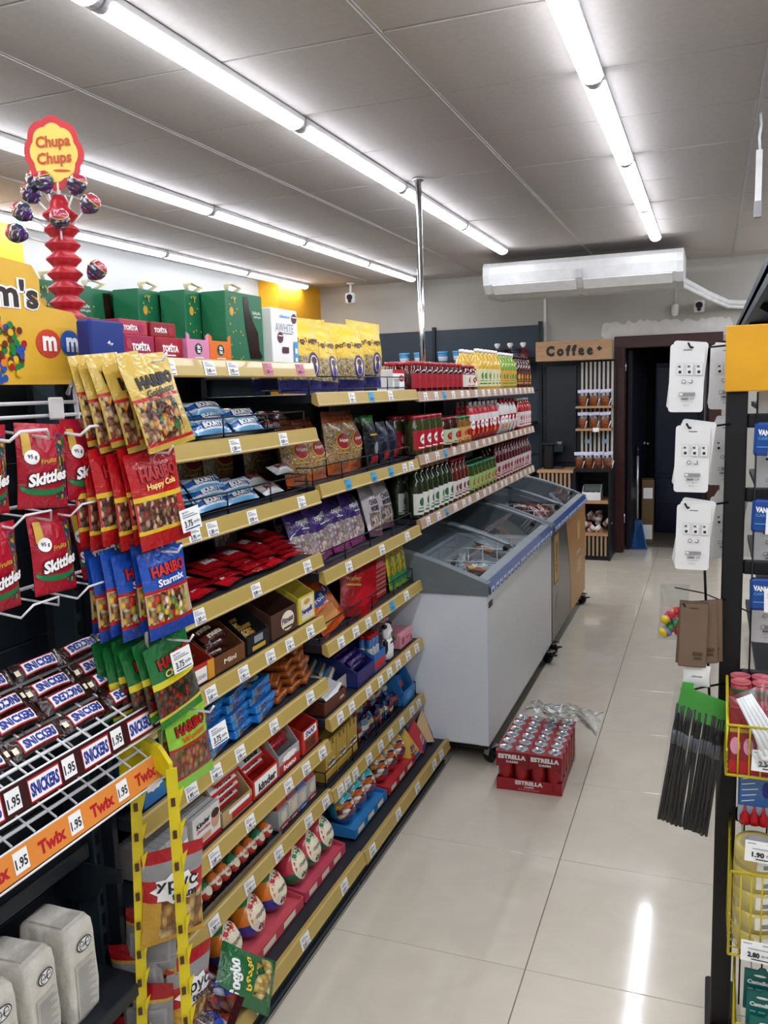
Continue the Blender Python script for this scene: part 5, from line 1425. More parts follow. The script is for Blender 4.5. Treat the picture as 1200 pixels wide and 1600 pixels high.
for k in range(2): m.lathe([(.002, .0), (.02, .006), (.026, .02), (.02, .034), (.002, .04)], (-.02 + .04 * k, 0, .105), 12)
t = thing('swirl_lolly', 'clear jar of pink and white swirl sweets on the second bay', 'jar', (-1.27, 3.22, Y5), Q)
part('jar_body', MB().lathe([(.045, 0), (.045, .1), (.04, .105)], n=16), glass('clear_plastic', '#f2f4f4', .12, .08), t)
part('sweets', m, pmat('swirl', [(0, '#d8b8b4'), (.3, '#c05a62'), (.5, '#ead8d2'), (.7, '#b84a54')], .3, wrinkle=0), t)
t = thing('pink_box', 'pink printed box beside the freezer end', 'box', (-1.19, 3.31, Y5), Q)
m = MB(); f = carton(m, .15, .1, .06); part('carton', m, mat('pinkbox', '#d9909c', .4), t)
m = MB(); m.deco([('t', 'მაგია', .6, .55, .4, .3, 0, .05, .05), ('p', .2, .5, .12, .3, 0), ('p', .88, .3, .08, .2, 0)], f, .15, .06, .0006); part('front_lettering', m, [mat('pinkink', '#b03a5c', .4)], t)
# sixth level
for k in range(3):
    t = thing('castle_box', '%s yellow castle topped sweet box on the second bay' % ORD[k], 'box', (-1.2, 2.535 + .095 * k, Y6), Q, 'yellow castle topped boxes')
    m = MB(); f = carton(m, .085, .1, .12)
    for q in (-.034, 0, .034): m.box(q - .009, 0, .12, q + .009, .004, .138)
    part('carton', m, mat('castle_yellow', '#c9a648', .45), t)
    m = MB(); m.deco([('e', .35, .5, .2, .12, 0), ('e', .7, .5, .2, .12, 0), ('t', 'ყუთი', .5, .5, .7, .13, 1, 0, .05), ('r', 0, 0, 1, .12, 2)], f, .085, .12, .0006); part('front_lettering', m, [CREAM, INK, BROWN], t)
MC = [('#7a2436', '#c9c2b4', 'wine'), ('#2a4a8c', '#d8c06a', 'blue'), ('#6a8c9a', '#e0dcd4', 'grey'), ('#3a2a5c', '#b85a4a', 'violet')]
rm = random.Random(17)
for ci, (c1, c2, nm) in enumerate(MC):
    mm = snack('minib' + nm, .055, .06, .024, [(0, c1), (.35, c2), (.65, c1)], seed=50 + ci, ends='v')
    sp = []
    for k in range(8):
        q = (k * 4 + ci) % 32
        sp.append(((-1.215 - .05 * (q // 16) + rm.uniform(-.008, .008), 2.83 + .0265 * (q % 16), Y6 + .004 + .045 * (q // 16) + rm.uniform(0, .02)), (-.35 + rm.uniform(-.3, .3), rm.uniform(-.4, .4), Q + rm.uniform(-.4, .4))))
    pile('mini_bag', ('small %s sweet bag' % nm, 'in the heap behind the lowest wire rail'), 'sweet bag', 'small mixed sweet bags behind the lowest rail', mm, sp)
t = display('display_box', 'blue display box with a high back at the far end of the second bay', 'display box', .13, .12, .06, .17, '#2a78c0', [('e', .5, .5, .3, .3, 0)], [SKY], 3.31, Y6)
pile('blue_pack', ('blue sweet pack', 'in the blue high backed display box'), 'sweet pack', 'blue packs at the end of the second bay', snack('bluep', .1, .09, .03, [(0, '#1d4a94'), (.4, '#b0483a'), (.7, '#2a62a8')], ends='v'), [((-1.225 - .035 * k, 3.31, Y6 + .02 + .012 * k), (-.2, 0, Q)) for k in range(3)])
for k in range(5):
    t = thing('toy_box', '%s small red and blue toy box on the bottom shelf behind the eggs' % ORD[k], 'box', (-1.36, 2.5 + .11 * k, Y7 + .01), Q, 'small red and blue boxes behind the eggs')
    m = MB(); f = carton(m, .09, .07, .09); part('carton', m, mat('toyb%d' % (k % 2), ['#96222c', '#23488c'][k % 2], .4), t)
    m = MB(); m.deco([('e', .5, .5, .3, .3, 0), ('r', .1, .1, .9, .2, 1)], f, .09, .09, .0006); part('front_lettering', m, [CREAM, GOLDP], t)

# ------------------------------------------------------------------ jars and bottles on the bays behind the freezers
def jar(name, cat, group, r, h, body, lid, lab, txt='', lidh=.014, glassy=True):
    t = thing(name, '', cat, group=group)
    part('jar_body', MB().lathe([(r * .9, 0), (r, .006), (r, h * .78), (r * .82, h * .9), (r * .82, h * .93)], n=14), mat('jarb' + body, body, .08, var=.35, scale=70, coat=.6), t)
    part('lid', MB().lathe([(r * .86, h * .92), (r * .9, h * .93), (r * .9, h * .93 + lidh), (r * .84, h * .94 + lidh)], n=14), mat('lid' + lid, lid, .3, coat=.3), t)
    m = MB()
    fn = lambda u, v, l=0.0: ((r + .0006 + l) * math.cos((u - .5) * 2.6 - Q), (r + .0006 + l) * math.sin((u - .5) * 2.6 - Q), h * (.14 + .5 * v))
    m.surf(lambda u, v: fn(u, v), 10, 2)
    m.deco([('e', .5, .55, .22, .26, 1)] + ([('t', txt, .5, .55, .34, .2, 0, 0, .05)] if txt else []) + [('r', .2, .08, .8, .14, 1)], fn, 1, 1, .0006)
    part('paper_label', m, [mat('lab' + lab, lab, .45), RED if lab != '#b01c28' else PAPER], t)
    return t
def bottle(name, cat, group, r, h, body, cap, lab, neck=.35, lab2=None, sq=1.0):
    t = thing(name, '', cat, group=group)
    part('bottle_body', MB().lathe([(r * .9, 0), (r, .006), (r, h * (.86 - neck * .6)), (r * .8, h * (.9 - neck * .45)), (r * .36, h * (.95 - neck * .25)), (r * .34, h * .93)], n=14, sy=sq), mat('botb' + body, body, .08, var=.25, scale=50, coat=.6), t)
    part('cap', MB().lathe([(r * .42, h * .925), (r * .42, h), (r * .36, h * 1.005)], n=10), mat('cap' + cap, cap, .35), t)
    hh = h * (.86 - neck * .6)
    fn = lambda u, v, l=0.0: ((r + .0006 + l) * math.cos((u - .5) * 2.6 - Q), (r * sq + .0006 + l) * math.sin((u - .5) * 2.6 - Q), hh * (.12 + .66 * v))
    m = MB(); m.surf(lambda u, v: fn(u, v), 10, 2)
    m.deco([('e', .5, .6, .2, .2, 1), ('r', .2, .12, .8, .2, 1), ('r', .25, .3, .75, .34, 1)], fn, 1, 1, .0006)
    part('paper_label', m, [mat('lab' + lab, lab, .45), mat('lab2' + (lab2 or '#7a2a2a'), lab2 or '#7a2a2a', .45)], t)
    return t
def two_rows(o, ys, z, desc, where, dx=.085, x=-1.2, n2=True):
    sp = []
    for r in range(2 if n2 else 1):
        for k, y in enumerate(ys):
            sp.append(((x - dx * r, y + RND.uniform(-.004, .004), z), Q + RND.uniform(-.25, .25), '%s %s in the %s row %s' % (ORD[k], desc, 'front' if r == 0 else 'rear', where)))
    lay(o, sp)
def span(a, b, n): return [a + (b - a) * (k + .5) / n for k in range(n)]
# top shelf
two_rows(jar('jam_jar', 'jar', 'red lidded jars on the top shelf', .038, .125, '#4a1014', '#a8202a', '#9c1c28', 'ჯემი'), span(3.45, 4.2, 9), U[0], 'red lidded jam jar', 'by the chrome pole')
two_rows(jar('sauce_jar', 'jar', 'wide jars with white labels on the top shelf', .05, .12, '#5a1a1c', '#8c1c24', '#d8d8c8', 'აჯიკა'), [4.26, 4.37], U[0], 'wide jar with white label', 'past the chrome pole', .11)
for k in range(4):
    t = thing('sauce_box', '%s dark red small sauce box past the wide jars' % ORD[k], 'box', (-1.19 - .005 * (k % 2), 4.47 + .07 * (k // 2), U[0] + .058 * (k % 2)), Q, 'dark red sauce boxes')
    m = MB(); f = carton(m, .062, .06, .056); part('carton', m, mat('sauce_red', '#6a1c20', .4), t)
    m = MB(); m.deco([('r', .1, .3, .9, .8, 0)], f, .062, .056, .0006); part('front_lettering', m, [PAPER], t)
two_rows(bottle('juice_bottle', 'bottle', 'yellow juice bottles on the top shelf', .036, .22, '#d0a83c', '#e8e8e2', '#d8cfa8', .35, '#3a8a3c'), span(4.55, 5.05, 6), U[0], 'yellow juice bottle', 'on the top shelf')
two_rows(bottle('juice_bottle', 'bottle', 'green and orange juice bottles on the top shelf', .037, .215, '#7a9a3a', '#e8e8e2', '#d89a3a', .35, '#3a8a3c'), span(5.08, 5.48, 5), U[0], 'green and orange juice bottle', 'on the top shelf')
two_rows(bottle('sauce_bottle', 'bottle', 'dark sauce bottles on the top shelf', .038, .205, '#3a1210', '#2a0c0c', '#5a1a14', .3, '#c9a03c'), span(5.5, 5.94, 5), U[0], 'dark red sauce bottle', 'far along the top shelf')
# middle shelf
two_rows(jar('pickle_jar', 'jar', 'green pickle jars on the middle shelf', .043, .165, '#3c4420', '#9c1c28', '#b01c28', 'კიტრი'), span(3.46, 3.84, 4), U[1], 'green pickle jar with red lid', 'on the middle shelf', .095)
two_rows(jar('pickle_jar', 'jar', 'wide jars with pale green labels on the middle shelf', .052, .14, '#3a1c18', '#7a1820', '#b8c8a0', 'ბუ'), [3.9, 4.02], U[1], 'wide jar with pale green label', 'beside the pickle jars', .11)
two_rows(jar('honey_jar', 'jar', 'tan jars on the middle shelf', .04, .135, '#8a5a24', '#2f6a34', '#c9a05c', ''), [4.11, 4.2, 4.29], U[1], 'tan jar with green lid', 'on the middle shelf', .09)
def pouch(key, body, cap, name, group):
    t = thing(name, '', 'pouch', group=group)
    m = MB(); f = pillow(m, .088, .185, .05, 60, c=.03, low=.2, nu=9, nv=12)
    m.deco([('e', .5, .45, .32, .13, 1), ('t', 'კეტჩუპ', .5, .47, .5, .06, 2, 0, .03), ('e', .5, .24, .2, .08, 3)], f, .088, .185); part('pouch_body', m, [pmat('pouch' + key, body, .25, wrinkle=.4), PAPER, RED, ORANGE], t)
    part('spout_cap', MB().lathe([(.012, .178), (.012, .205), (.01, .207)], n=10), mat('pcap' + cap, cap, .35), t)
    return t
two_rows(pouch('r', [(0, '#a81620'), (.55, '#e0d8d4'), (.75, '#b81c26')], '#c9c9c8', 'ketchup_pouch', 'red and white ketchup pouches on the middle shelf'), span(4.38, 5.05, 7), U[1], 'red and white ketchup pouch', 'on the middle shelf', .07)
two_rows(pouch('w', [(0, '#c8c4c0'), (.4, '#a81620'), (.6, '#d8d4d0')], '#b01c28', 'mayonnaise_pouch', 'white mayonnaise pouches on the middle shelf'), span(5.07, 5.55, 5), U[1], 'white sauce pouch with red cap', 'on the middle shelf', .07)
two_rows(bottle('ketchup_bottle', 'bottle', 'red ketchup bottles at the end of the middle shelf', .036, .2, '#9c1a1c', '#c8c8c4', '#d8d0cc', .25, '#b01c28'), span(5.57, 5.95, 5), U[1], 'red ketchup bottle', 'far along the middle shelf')
# lower shelf
two_rows(bottle('oil_bottle', 'bottle', 'green oil bottles with tan caps', .036, .225, '#26301c', '#b8895a', '#dcdcd4', .4, '#3a6a3c'), span(3.46, 4.0, 7), U[2], 'green bottle with tan cap', 'on the lower shelf')
two_rows(bottle('vinegar_bottle', 'bottle', 'red capped bottles on the lower shelf', .034, .21, '#5a2418', '#a81c24', '#d8d8d0', .4), span(4.02, 4.3, 4), U[2], 'brown bottle with red cap', 'on the lower shelf')
two_rows(jar('olive_jar', 'jar', 'green labelled jars on the lower shelf', .04, .15, '#3a4a1c', '#1f5a34', '#9ab86c', 'ზეთი'), span(4.32, 4.9, 7), U[2], 'olive jar with pale green label', 'on the lower shelf', .09)
two_rows(bottle('syrup_bottle', 'bottle', 'wine red bottles at the end of the lower shelf', .035, .215, '#4a1018', '#7a141c', '#c8b8b4', .35, '#8c1c28'), span(4.93, 5.95, 12), U[2], 'wine red bottle', 'on the lower shelf')
# tied bags on the back wall shelf
t = thing('tied_bag', '', 'sweet bag', group='small tied bags on the back wall shelf')
part('bag', MB().lathe([(.05, 0), (.06, .03), (.055, .08), (.02, .12), (.012, .13)], n=14), mat('tied_red', '#6a2a2c', .3, var=.5, scale=60), t)
part('ruffle', MB().lathe([(.012, .128), (.03, .16), (.022, .175)], n=10, cap=False), PAPER, t)
row(t, [((-1.93 + .125 * k, 8.17, 1.88), 0) for k in range(3)], 'small red bag tied with a ruffle', 'on the back wall shelf')
# ------------------------------------------------------------------ chest freezers
FX0, FX1 = -1.49, -.87
def fz(x):
    s = min(1, max(0, (FX1 - x) / (FX1 - FX0)))
    return .812 + .155 * math.sin(s * PI / 2)
def freezer(y0, y1, label, side, white):
    t = thing('chest_freezer', label, 'freezer', group='chest freezers standing end to end')
    FW = mat('freezer_white', '#e2e9f2', .22, var=.02, coat=.3)
    FG = mat('freezer_grey', '#6f777c', .4)
    W = .045
    part('side_panel', MB().box(FX1 - W, y0, .10, FX1, y1, .775), side, t)
    part('side_panel', MB().box(FX0, y0, .10, FX0 + W, y1, .775), FW, t)
    part('end_panel', MB().bbox(FX0 + .001, y0 - .001, .10, FX1 - .001, y0 + W, .775, .006), FW if white else side, t)
    part('end_panel', MB().bbox(FX0 + .001, y1 - W, .10, FX1 - .001, y1 + .001, .775, .006), FW if white else side, t)
    part('floor_panel', MB().box(FX0 + W, y0 + W, .3, FX1 - W, y1 - W, .33), mat('freezer_inside', '#b4babf', .4), t)
    part('base_frame', MB().box(FX0 + .03, y0 + .03, .07, FX1 - .012, y1 - .03, .10), BLACK, t)
    # curved end frames, front and rear rails
    xs = [FX1 + .006 - (FX1 - FX0 + .012) * k / 14 for k in range(15)]
    for ya in (y0 - .006, y1 - .05):
        poly = [(FX1 + .006, 0, .77), ] + [(x, 0, fz(x) + .012) for x in xs] + [(FX0 - .006, 0, .77)]
        part('end_frame', MB().prism(poly, (0, ya, 0), (0, .056, 0)), FG, t)
    m = MB(); m.prism([(FX1 + .008, 0, .768), (FX1 + .008, 0, .80), (FX1 - .012, 0, .832), (FX1 - .05, 0, .836), (FX1 - .05, 0, .768)], (0, y0 + .04, 0), (0, y1 - y0 - .08, 0)); fr = part('front_rail', m, mat('rail_grey', '#9aa3a8', .25), t)
    part('rear_rail', MB().box(FX0 - .006, y0 + .04, .768, FX0 + .05, y1 - .04, .972), FG, t)
    # blue price strip with tags along the front rail
    m = MB(); m.prism([(FX1 + .009, 0, .772), (FX1 + .009, 0, .80), (FX1 - .006, 0, .828), (FX1 - .003, 0, .83), (FX1 + .013, 0, .80), (FX1 + .012, 0, .772)], (0, y0 + .02, 0), (0, y1 - y0 - .04, 0))
    part('price_strip', m, mat('strip_blue', '#3d5590', .25, coat=.3), fr)
    n = int((y1 - y0) / .075)
    tm = MB(); tm.box(0, -.024, 0, .002, .024, .026, 0); tm.box(.002, -.016, .004, .0026, .016, .014, 1)
    tmm = tm.mesh('price_tag', [mat('tag_ice', '#c9d4ea', .4), mat('tag_navy', '#2a3a7c', .4)])
    for k in range(n):
        link('price_tag', tmm, fr, (FX1 + .0128, y0 + .06 + k * .075 + RND.uniform(-.01, .01), .7745))
    # sliding curved lids
    ym = (y0 + y1) / 2
    for k, (a, b, dz) in enumerate(((y0 + .05, ym + .04, 0.0), (ym - .04, y1 - .05, .012))):
        lid = part('lid', MB().surf(lambda u, v: (FX1 - .05 - (FX1 - FX0 - .10) * u, a + (b - a) * v, fz(FX1 - .05 - (FX1 - FX0 - .10) * u) + dz), 14, 1), glass('lid_glass', '#eef4f4', .05, .02), t)
        for yy in (a, b):
            m = MB(); m.tube([(FX1 - .05 - (FX1 - FX0 - .10) * q / 10, yy, fz(FX1 - .05 - (FX1 - FX0 - .10) * q / 10) + dz + .002) for q in range(11)], .009, 6)
            part('lid_frame', m, mat('lid_frame', '#8d959a', .3), lid)
        m = MB(); m.bbox(FX1 - .085, b - .16, fz(FX1 - .07) + dz - .002, FX1 - .06, b - .08, fz(FX1 - .07) + dz + .02, .004); part('lid_handle', m, BLACK, lid)
    # wire baskets
    for q in range(4):
        ya = y0 + .06 + (y1 - y0 - .12) * q / 4
        yb = y0 + .06 + (y1 - y0 - .12) * (q + 1) / 4 - .01
        m = MB()
        for z in (.55, .64, .75):
            m.tube([(FX0 + .06, ya, z), (FX1 - .06, ya, z), (FX1 - .06, yb, z), (FX0 + .06, yb, z)], .003, 5, closed=True)
        for i in range(7):
            x = FX0 + .06 + (FX1 - FX0 - .12) * i / 6
            m.tube([(x, ya, .75), (x, ya, .5), (x, yb, .5), (x, yb, .75)], .0022, 5)
        part('wire_basket', m, WHITEWIRE, t)
    # casters
    for yy in (y0 + .07, y1 - .07):
        for xx in (FX1 - .012, FX0 + .06):
            cst = part('caster', MB().lathe([(.012, -.014), (.034, -.014), (.037, -.008), (.037, .008), (.034, .014), (.012, .014)], (0, 0, .037), 16, axis='x'), BLACK, t, (xx, yy, 0), .9)
            m = MB(); m.prism([(-.02, .02, .035), (-.02, -.012, .035), (-.02, -.025, .075), (-.02, .02, .075)], (0, 0, 0), (.004, 0, 0)); m.prism([(.016, .02, .035), (.016, -.012, .035), (.016, -.025, .075), (.016, .02, .075)], (0, 0, 0), (.004, 0, 0)); m.box(-.03, -.035, .074, .03, .035, .079); part('fork', m, CHROME, cst)
            m = MB(); m.prism([(-.015, -.03, .05), (.015, -.03, .05), (.02, -.065, .055), (-.02, -.065, .055)], (0, 0, 0), (0, 0, .008)); part('brake_pedal', m, BLACK, cst)
    return t
F1 = (3.44, 5.01); F2 = (5.04, 6.47)
f1 = freezer(*F1, 'near white chest freezer with curved sliding glass lids', mat('freezer_white', '#e2e9f2', .22, var=.012, coat=.3), True)
m = MB(); m.box(FX1, F1[0] + .03, .71, FX1 + .003, F1[0] + .09, .735); part('badge', m, BLACK, f1)
f2 = freezer(*F2, 'far chest freezer with a brown and orange printed side', mat('freezer_brown', '#57504a', .3, coat=.3), False)
# printed orange sweep on the far freezer
pts = [(F2[1], .10), (F2[1], .775), (F2[0] + .52, .775)] + [(F2[0] + .52 + .22 * math.sin(PI * .5 * k / 10), .775 - .675 * k / 10) for k in range(1, 11)]
part('orange_panel', MB().prism([(0, y, z) for y, z in pts], (FX1, 0, 0), (.0015, 0, 0)), mat('orange_wrap', '#b98548', .35), f2)
m = MB(); m.bbox(FX1, F2[0] + .06, .44, FX1 + .003, F2[0] + .22, .745, .002); pl = part('menu_plate', m, mat('plate_gold', '#b98c3a', .4), f2)
m = MB(); m.box(FX1 + .003, F2[0] + .075, .455, FX1 + .0034, F2[0] + .205, .73, 0)
fn = lambda u, v, l=0.0: (FX1 + .0036 + l, F2[0] + .14 + (v - .5) * .13, .59 + (.5 - u) * -.25)
m.deco([('t', 'ICE COFFEE', .55, .5, .75, .4, 1, 0, .03)], fn, 1, 1, .0005); part('plate_print', m, [mat('plate_in', '#c99c4a', .4), BROWN], pl)
fn = lambda u, v, l=0.0: (FX1 + .002 + l, F2[0] + .98 + u * .34, .30 + v * .4)
m = MB(); m.deco([('r', .1, .62, .5, .95, 0), ('t', 'gelato', .3, .4, .5, .1, 1)] + [('r', .1, .05 + .06 * k, .7, .07 + .06 * k, 1) for k in range(4)], fn, 1, 1, .0005); part('side_print', m, [mat('wrap_pale', '#cfa878', .4), CREAM], f2)
m = MB(); fn = lambda u, v, l=0.0: (FX1 + .001 + l, F2[0] + .06 + u * .2, .22 + v * .2)
m.deco([('t', 'ესპ', .5, .5, .5, .5, 0, .3, .0)], fn, 1, 1, .0005); part('side_script', m, [mat('wrap_script', '#8a6a5c', .4)], f2)
# ice cream packs in the freezers
IC = [('navy', '#1a2440', '#3a4a7a'), ('teal', '#1f6a6c', '#7ab0a8'), ('orange', '#a85a24', '#d89a4a'), ('brown', '#4a2a1c', '#8a5a3c'), ('white', '#b8bcc0', '#7a9ac0'), ('red', '#8c1c24', '#c05a50')]
ri = random.Random(33)
for (ya, yb, fl, pal) in ((F1[0], F1[1], 'near freezer', (0, 1, 2, 4)), (F2[0], F2[1], 'far freezer', (5, 3, 4, 5))):
    for ci, q in enumerate(pal):
        nm, c1, c2 = IC[q]
        mm = snack('ice%s%d%s' % (nm, ci, fl[0]), .15, .06, .04, [(0, c1), (.35, c2), (.6, c1)], 'ICE', PAPER, seed=70 + q)
        sp = []
        for k in range(15):
            if fl[0] == 'n' and ci < 2: y = ya + .14 + ri.random() * .55
            elif fl[0] == 'n': y = ya + .2 + ri.random() * 1.25
            else: y = ya + .15 + ri.random() * 1.15
            sp.append(((FX0 + .16 + ri.random() * .34, y, .62 + ri.random() * .13), (-1.3 + ri.uniform(-.5, .5), ri.uniform(-.4, .4), ri.uniform(0, 6.28))))
        w = ('' if ci < 3 else 'darker ') if fl[0] == 'f' else ''
        pile('ice_cream_pack', ('%s%s wrapped ice cream' % (w, nm), 'inside the ' + fl), 'ice cream', 'wrapped ice creams in the ' + fl, mm, sp)

# ------------------------------------------------------------------ beer cans on the floor
CX, CY = -.795, 3.265
ct = thing('can_tray', 'red card tray under the pack of beer cans on the floor', 'card tray', (CX, CY, 0), .02)
RB = mat('beer_red', '#a3222c', .4); RB2 = mat('beer_red2', '#8a1a24', .4)
m = MB(); m.box(0, 0, 0.001, .268, .404, .005); m.box(0, 0, .005, .268, .003, .052); m.box(0, .401, .005, .268, .404, .052); m.box(0, .003, .005, .003, .401, .052); m.box(.265, .003, .005, .268, .401, .052); part('tray_body', m, RB, ct)
fn = lambda u, v, l=0.0: (u * .268, -l, .003 + v * .049)
m = MB(); m.deco([('t', 'ESTRELLA', .5, .72, .42, .36, 0, 0, .06), ('t', 'DAMM', .5, .38, .14, .14, 0, 0, .03), ('t', 'BARCELONA', .5, .16, .32, .13, 1, 0, .0)], fn, 1, 1, .0005); part('lettering', m, [PAPER, mat('beer_pale', '#d8a8a4', .5)], ct)
can = thing('beer_can', '', 'beer can', group='red beer cans in the floor pack')
part('can_body', MB().lathe([(.026, 0), (.0325, .008), (.0325, .15), (.027, .163)], n=18), pmat('can_red', [(0, '#8f1a22'), (.1, '#a82228'), (.9, '#b8bcc0')], .25, metal=.3, wrinkle=0), can)
part('can_top', MB().lathe([(.027, .162), (.028, .166), (.0265, .167), (.025, .163), (.001, .1628)], n=18), CHROME, can)
m = MB(); m.bbox(-.005, -.012, .1635, .005, .012, .1655, .001); part('pull_tab', m, STEEL, can)
sp = []
for i in range(4):
    for j in range(6):
        sp.append(((CX + .0335 + .067 * i + (.0 if i < 2 else 0), CY + .036 + .0665 * j, .006), ri.uniform(0, 6), '%s beer can from the freezer side in the %s row of the floor pack' % (ORD[i], ORD[j])))
lay(can, sp)
for s_ in range(2):
    x0 = CX - .0005 + s_ * .1345
    t = thing('can_wrap', 'red card sleeve over the half of the cans %s' % ('touching the freezer side' if s_ == 0 else 'towards the open aisle'), 'card sleeve', (x0, CY, 0), 0, 'red card sleeves over the beer cans')
    m = MB()
    for i in range(2):          # top card pierced by the can tops
        for j in range(6):
            cx, cy = .034 + .0665 * i, .036 + .0665 * j
            n = 16; vs = []; fs = []
            for k in range(n):
                a = 2 * PI * k / n
                vs.append((cx + .0285 * math.cos(a), cy + .0285 * math.sin(a), .1675))
            for k in range(n):
                a = 2 * PI * k / n
                q = max(abs(math.cos(a)), abs(math.sin(a)))
                vs.append((cx + .0334 * math.cos(a) / q, cy + .0334 * math.sin(a) / q, .1655))
            for k in range(n):
                k2 = (k + 1) % n
                fs.append((k, n + k, n + k2, k2))
            m.add(vs, fs, 0)
    part('top_card', m, RB, t)
    m = MB()
    y = -.0015
    pts = [(0, y, .157), (0, y, .105), (.03, y, .098)] if s_ else [(0, y, .157), (0, y, .105)]
    arch = [(.133, y, .105 + (.0)), (.133, y, .157)]
    prof = [(0, .166), (0, .10)] + [(.133 * k / 8, .10 + .018 * math.sin(PI * k / 8)) for k in range(1, 8)] + [(.133, .10), (.133, .166)]
    m.prism([(a, 0, b) for a, b in prof], (0, -.002, 0), (0, .0015, 0)); part('front_flap', m, RB2, t)
    fn = lambda u, v, l=0.0: (u * .133, -.0022 - l, .114 + v * .05)
    m = MB(); m.deco([('t', 'ESTRELLA', .5, .66, .86, .4, 0, 0, .06), ('t', 'DAMM', .5, .24, .36, .2, 0, 0, .03)], fn, 1, 1, .0005); part('lettering', m, [PAPER], t)
rp = random.Random(8)
def crump(u, v):
    x = -.10 + .30 * u; y = -.10 + .2 * v
    z = .03 + .016 * math.sin(9 * u + 4 * v) + .02 * math.sin(7 * v * u + 2) + .014 * math.sin(23 * u) * math.cos(17 * v) - .03 * max(0, u - .7) * 3
    return (x, y, z)
t = thing('plastic_bag', 'crumpled clear plastic bag lying on top of the beer cans', 'plastic bag', (CX + .17, CY + .37, .182), -.15)
m = MB(); m.surf(crump, 22, 16); m.surf(lambda u, v: (lambda p: (p[0], p[1], p[2] + .03 * math.sin(PI * u) * math.sin(PI * v)))(crump(u, v)), 22, 16)
part('film', m, glass('bag_film', '#f6f8f8', .06, .18), t)
m = MB(); m.surf(lambda u, v: (lambda p: (p[0], p[1], p[2] + .004 + .034 * math.sin(PI * (.3 + .17 * u)) * math.sin(PI * (.25 + .4 * v))))(crump(.3 + .17 * u, .25 + .4 * v)), 4, 4); part('paper_label', m, PAPER, t)
m = MB()
for k in range(7): m.surf(lambda u, v: (lambda p: (p[0], p[1], p[2] + .0065 + .034 * math.sin(PI * (.3 + .017 + .14 * u)) * math.sin(PI * (.3 + .04 * k + .015 * v))))(crump(.317 + .14 * u, .30 + .04 * k + .015 * v)), 3, 1)
part('barcode', m, INK, t)

# ------------------------------------------------------------------ coffee corner by the back wall
CYF = 8.03
WOODL = mat('light_wood', '#b08a63', .5, var=.2, scale=9)
def grain(m_):
    for n in m_.node_tree.nodes:
        if n.type == 'TEX_NOISE':
            mp = m_.node_tree.nodes.new('ShaderNodeMapping'); mp.inputs['Scale'].default_value = (1, 1, 14)
            l = [k for k in m_.node_tree.links if k.to_node == n][0]
            src = l.from_socket
            m_.node_tree.links.new(src, mp.inputs['Vector']); m_.node_tree.links.new(mp.outputs['Vector'], n.inputs['Vector'])
grain(WOODL)
t = thing('coffee_sign', 'light wooden sign board with black coffee lettering', 'sign', (-1.19, CYF, 1.865))
part('board', MB().bbox(-.345, 0, 0, .345, .025, .178, .003), WOODL, t)
m = MB(); fn = lambda u, v, l=0.0: (-.345 + .69 * u, -l, .178 * v)
m.deco([('t', 'C o f f e e', .45, .5, .62, .56, 0, 0, .07), ('t', '+', .84, .55, .06, .22, 0, 0, .1)], fn, 1, 1, .002); part('lettering', m, BLACK, t)
cf = thing('coffee_unit', 'dark coffee corner unit with slatted wooden fronts by the doorway', 'coffee unit')
CB = mat('coffee_black', '#131519', .4)
part('back_panel', MB().box(-1.53, CYF + .36, 0, -.845, CYF + .39, 1.87), CB, cf)
part('board_frame', MB().bbox(-1.50, CYF + .33, .9, -1.21, CYF + .358, 1.83, .004), mat('coffee_board', '#1c2126', .35), cf)
SLW = mat('pale_slat', '#c8c2ba', .5); SLW2 = mat('wood_slat', '#a58a6a', .5)
for k in range(8):
    part('slat', MB().bbox(-1.165 + k * .04, CYF + .335, .87, -1.145 + k * .04, CYF + .36, 1.85, .002), SLW, cf)
for k in range(8):
    part('slat', MB().bbox(-1.51 + k * .039, CYF + .008, .1, -1.49 + k * .039, CYF + .03, .825, .002), SLW2, cf)
part('counter_top', MB().bbox(-1.53, CYF, .825, -1.19, CYF + .36, .85, .003), WOODL, cf)
part('counter_body', MB().box(-1.53, CYF + .03, 0, -1.19, CYF + .36, .825), CB, cf)
part('side_panel', MB().box(-1.19, CYF + .01, 0, -1.17, CYF + .36, .86), CB, cf)
part('side_panel', MB().box(-.87, CYF + .01, 0, -.85, CYF + .36, .86), CB, cf)
part('top_panel', MB().box(-1.17, CYF + .01, .835, -.87, CYF + .36, .86), CB, cf)
part('shelf', MB().box(-1.17, CYF + .005, .54, -.87, CYF + .36, .565), WOODL, cf)
part('shelf', MB().box(-1.17, CYF + .005, .235, -.87, CYF + .36, .26), WOODL, cf)
part('base_board', MB().box(-1.17, CYF + .03, .0, -.87, CYF + .36, .235), CB, cf)
for k in range(8):
    part('slat', MB().bbox(-1.163 + k * .0375, CYF + .008, .045, -1.145 + k * .0375, CYF + .03, .23, .002), SLW2, cf)
for z in (1.44, 1.23):
    part('wall_shelf', MB().bbox(-1.19, CYF + .14, z - .02, -.86, CYF + .335, z, .002), WOODL, cf)
mf = thing('muffin_cup', '', 'cake cup', group='cake cups in clear bags on the coffee corner')
part('cup', MB().lathe([(.032, 0), (.041, .09), (.043, .095)], n=14), pmat('cupwrap', [(0, '#a85a2a'), (.3, '#c9682c'), (.75, '#8a5a3c')], .4, (.2, .1, .8, .7, ['#c95a2a', '#a8482a', '#d88a4c'], 5), wrinkle=0), mf)
m = MB(); m.lathe([(.034, .0), (.046, .03), (.05, .1), (.03, .135)], n=12, cap=False, sy=.8); part('clear_bag', m, glass('bag_film', '#f6f8f8', .06, .18), mf)
